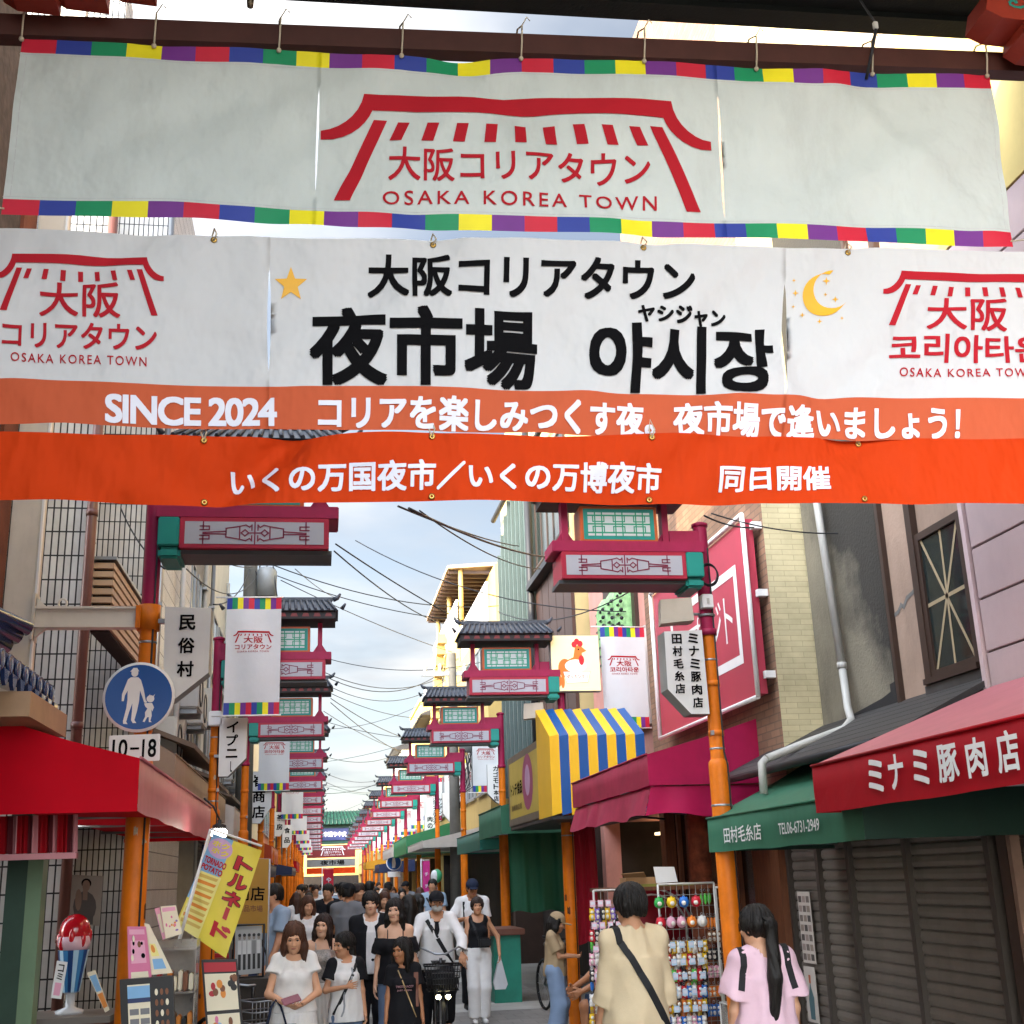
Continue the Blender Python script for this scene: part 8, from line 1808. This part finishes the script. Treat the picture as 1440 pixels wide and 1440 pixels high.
for k, (py, cols) in enumerate(((1272, ['yellow', 'purple', 'black']), (1302, ['red', 'black', 'white', 'lime']), (1335, ['pink', 'white']), (1358, ['black', 'pink', 'blue']), (1392, ['white', 'yellow']), (1420, ['yellow', 'brown', 'pink']))):
    row(px_(832, py+13), px_(876, py+13), 10.06, pz(py+13), 5, ['pod', 'fig'], list(reversed(cols))+['orange'], f'left panel, {ORD[k]} row, hung behind'); row(px_(832, py), px_(876, py), 10.03, pz(py), 6, ['fig'], cols, f'left panel, {ORD[k]} row')
for k, py in enumerate((1310, 1335, 1360, 1388, 1415)): row(px_(1000, py), px_(1020, py), 10.04, pz(py), 3, ['fig'], [['brown', 'black', 'pink', 'orange', 'blue'][k]], f'right end, {ORD[k+2]} row')
CARD = {n: M('card_'+n, c, .5, var=.06) for n, c in (('pink', '#e3b3c2'), ('blue', '#b3cfe0'))}
for k, (xa, xb_, py, cn, n) in enumerate(((830, 874, 1266, 'pink', 4), (832, 878, 1297, 'pink', 4), (834, 870, 1330, 'pink', 3), (836, 870, 1368, 'pink', 3), (838, 872, 1402, 'pink', 3), (938, 990, 1328, 'blue', 4), (940, 992, 1352, 'blue', 4), (942, 994, 1372, 'blue', 4), (942, 995, 1395, 'blue', 4), (944, 996, 1418, 'blue', 4))):
    for i in range(n):
        x = px_(xa, py)+(px_(xb_, py)-px_(xa, py))*(i+.5)/n; q = MB(); q.box(-.022, .022, 0, .003, -.028, .022, CARD[cn]); q.box(-.016, .016, -.0015, -.0003, -.012, .012, OFFW); o = q.build('price_card'); o.location = (x, 9.90 if cn == 'blue' else 9.99, pz(py)); tag(o, f'{cn} backing card on the wire rack, {"left" if cn == "pink" else "main"} panel, strip {ORD[k % 5]} from the top', 'card', f'{cn} backing cards, strip {ORD[k % 5]}')
# things on and behind the rack
sheet('blank_card', 'blank white card leaning on top of the keyring rack', 'card', ((919, 1219), (948, 1219), (953, 1240), (923, 1242)), 10.2, WHITE, [])
t = thing('cardboard_box', 'open brown cardboard box behind the keyring rack top', 'box', (at(905, 1240, Y=10.35).x, 10.35, at(905, 1246, Y=10.35).z)); CBX = M('cardboard', '#9a7650', .8, var=.15); q = MB(); q.box(-.18, .16, -.1, .1, -.0, .07, CBX); q.build('box_body', t); q = MB(); q.add([(-.18, -.1, .071), (.0, -.1, .071), (-.05, -.22, .11), (-.24, -.2, .1), (-.18, -.1, .076), (.0, -.1, .076), (-.05, -.22, .115), (-.24, -.2, .105)], [(0, 1, 2, 3), (4, 7, 6, 5), (0, 4, 5, 1), (2, 6, 7, 3)], CBX); q.build('flap', t)
t = thing('rack_shelf', 'brown timber shelf board behind the keyring rack', 'shelf', (0, 0, 0)); q = MB(); z = at(905, 1246, Y=10.35).z-.006; q.box(RX0+.1, RX1+.2, 10.22, 10.7, z-.03, z, WOOD); q.build('board', t)
for x in (RX0+.15, RX1+.15): q = MB(); q.box(x-.02, x+.02, 10.5, 10.54, 0, z-.03, WOOD); q.build('upright', t)
q = MB(); q.box(-.25, .2, -.1, .1, 0, .022, M('tray_olive', '#7d7a2a', .5)); o = q.build('olive_tray'); o.location = (at(938, 1245, Y=10.33).x, 10.32, z+.001+.08-.08); tag(o, 'olive green tray edge on the shelf behind the rack', 'tray')
t = thing('bag_stand', 'clear plastic bag stand at the right foot of the keyring rack', 'stand', (px_(1015), 9.7, 0)); q = MB(); q.box(-.1, .14, -.12, .12, .35, .72, ACR); q.build('bag', t); q = MB()
for x in (-.1, .14):
    for y in (-.12, .12): q.tube([(x, y, 0), (x, y, .75)], .007, WW, 6)
q.tube([(-.1, -.12, .75), (.14, -.12, .75), (.14, .12, .75), (-.1, .12, .75), (-.1, -.12, .75)], .007, WW, 6); q.build('stand_frame', t)
# parked bicycle wheel, balloon, far right oddments
p = at(768, 1365, Y=17.0); b = thing('bicycle', 'dark bicycle parked behind the girl in the beige cap', 'bicycle', (3.12, 16.9, 0), .15)
for y in (-.5, .5):
    q = MB(); q.lathe([(.30, -.016), (.32, -.018), (.332, 0), (.32, .018), (.30, .016)], M('tyre'), 28, (0, 0, 0), Matrix.Translation((0, y, .332)) @ Matrix.Rotation(R_(90), 4, 'Y')); w = q.build('wheel', b); q = MB()
    for k in range(14): q.tube([(0, y, .332), (0, y+.3*math.cos(k*math.pi/7), .332+.3*math.sin(k*math.pi/7))], .002, STEEL, 4)
    q.build('spokes', w)
q = MB()
for pts in ([(0, .05, .3), (0, -.38, .76)], [(0, .05, .3), (0, .2, .82)], [(0, .05, .3), (.0, .5, .332)], [(0, .17, .7), (0, .5, .332)], [(0, -.36, .64), (0, -.5, .332)], [(-.26, -.25, .98), (0, -.4, .94), (.26, -.25, .98)], [(0, -.36, .64), (0, -.4, .94)]): q.tube(pts, .015, FRM, 8)
q.sphere((0, .2, .86), (.09, .14, .04), BLACK, 12, 8); q.build('frame', b)
p = at(614, 1232, Y=26); t = thing('balloon', 'round green and white balloon by the pink flag', 'balloon', p); q = MB(); q.sphere((0, 0, 0), (.12, .12, .14), M('balloon_green', '#3f9a6a', .3), 14, 10); q.sphere((-.05, -.06, .0), (.08, .08, .12), M('balloon_white', '#d9d9d9', .3), 12, 8); q.build('balloon_body', t); q = MB(); q.tube([(0, 0, -.14), (.03, .02, -.6), (0, 0, -p.z+.02)], .004, WHITE, 4); q.build('string', t)
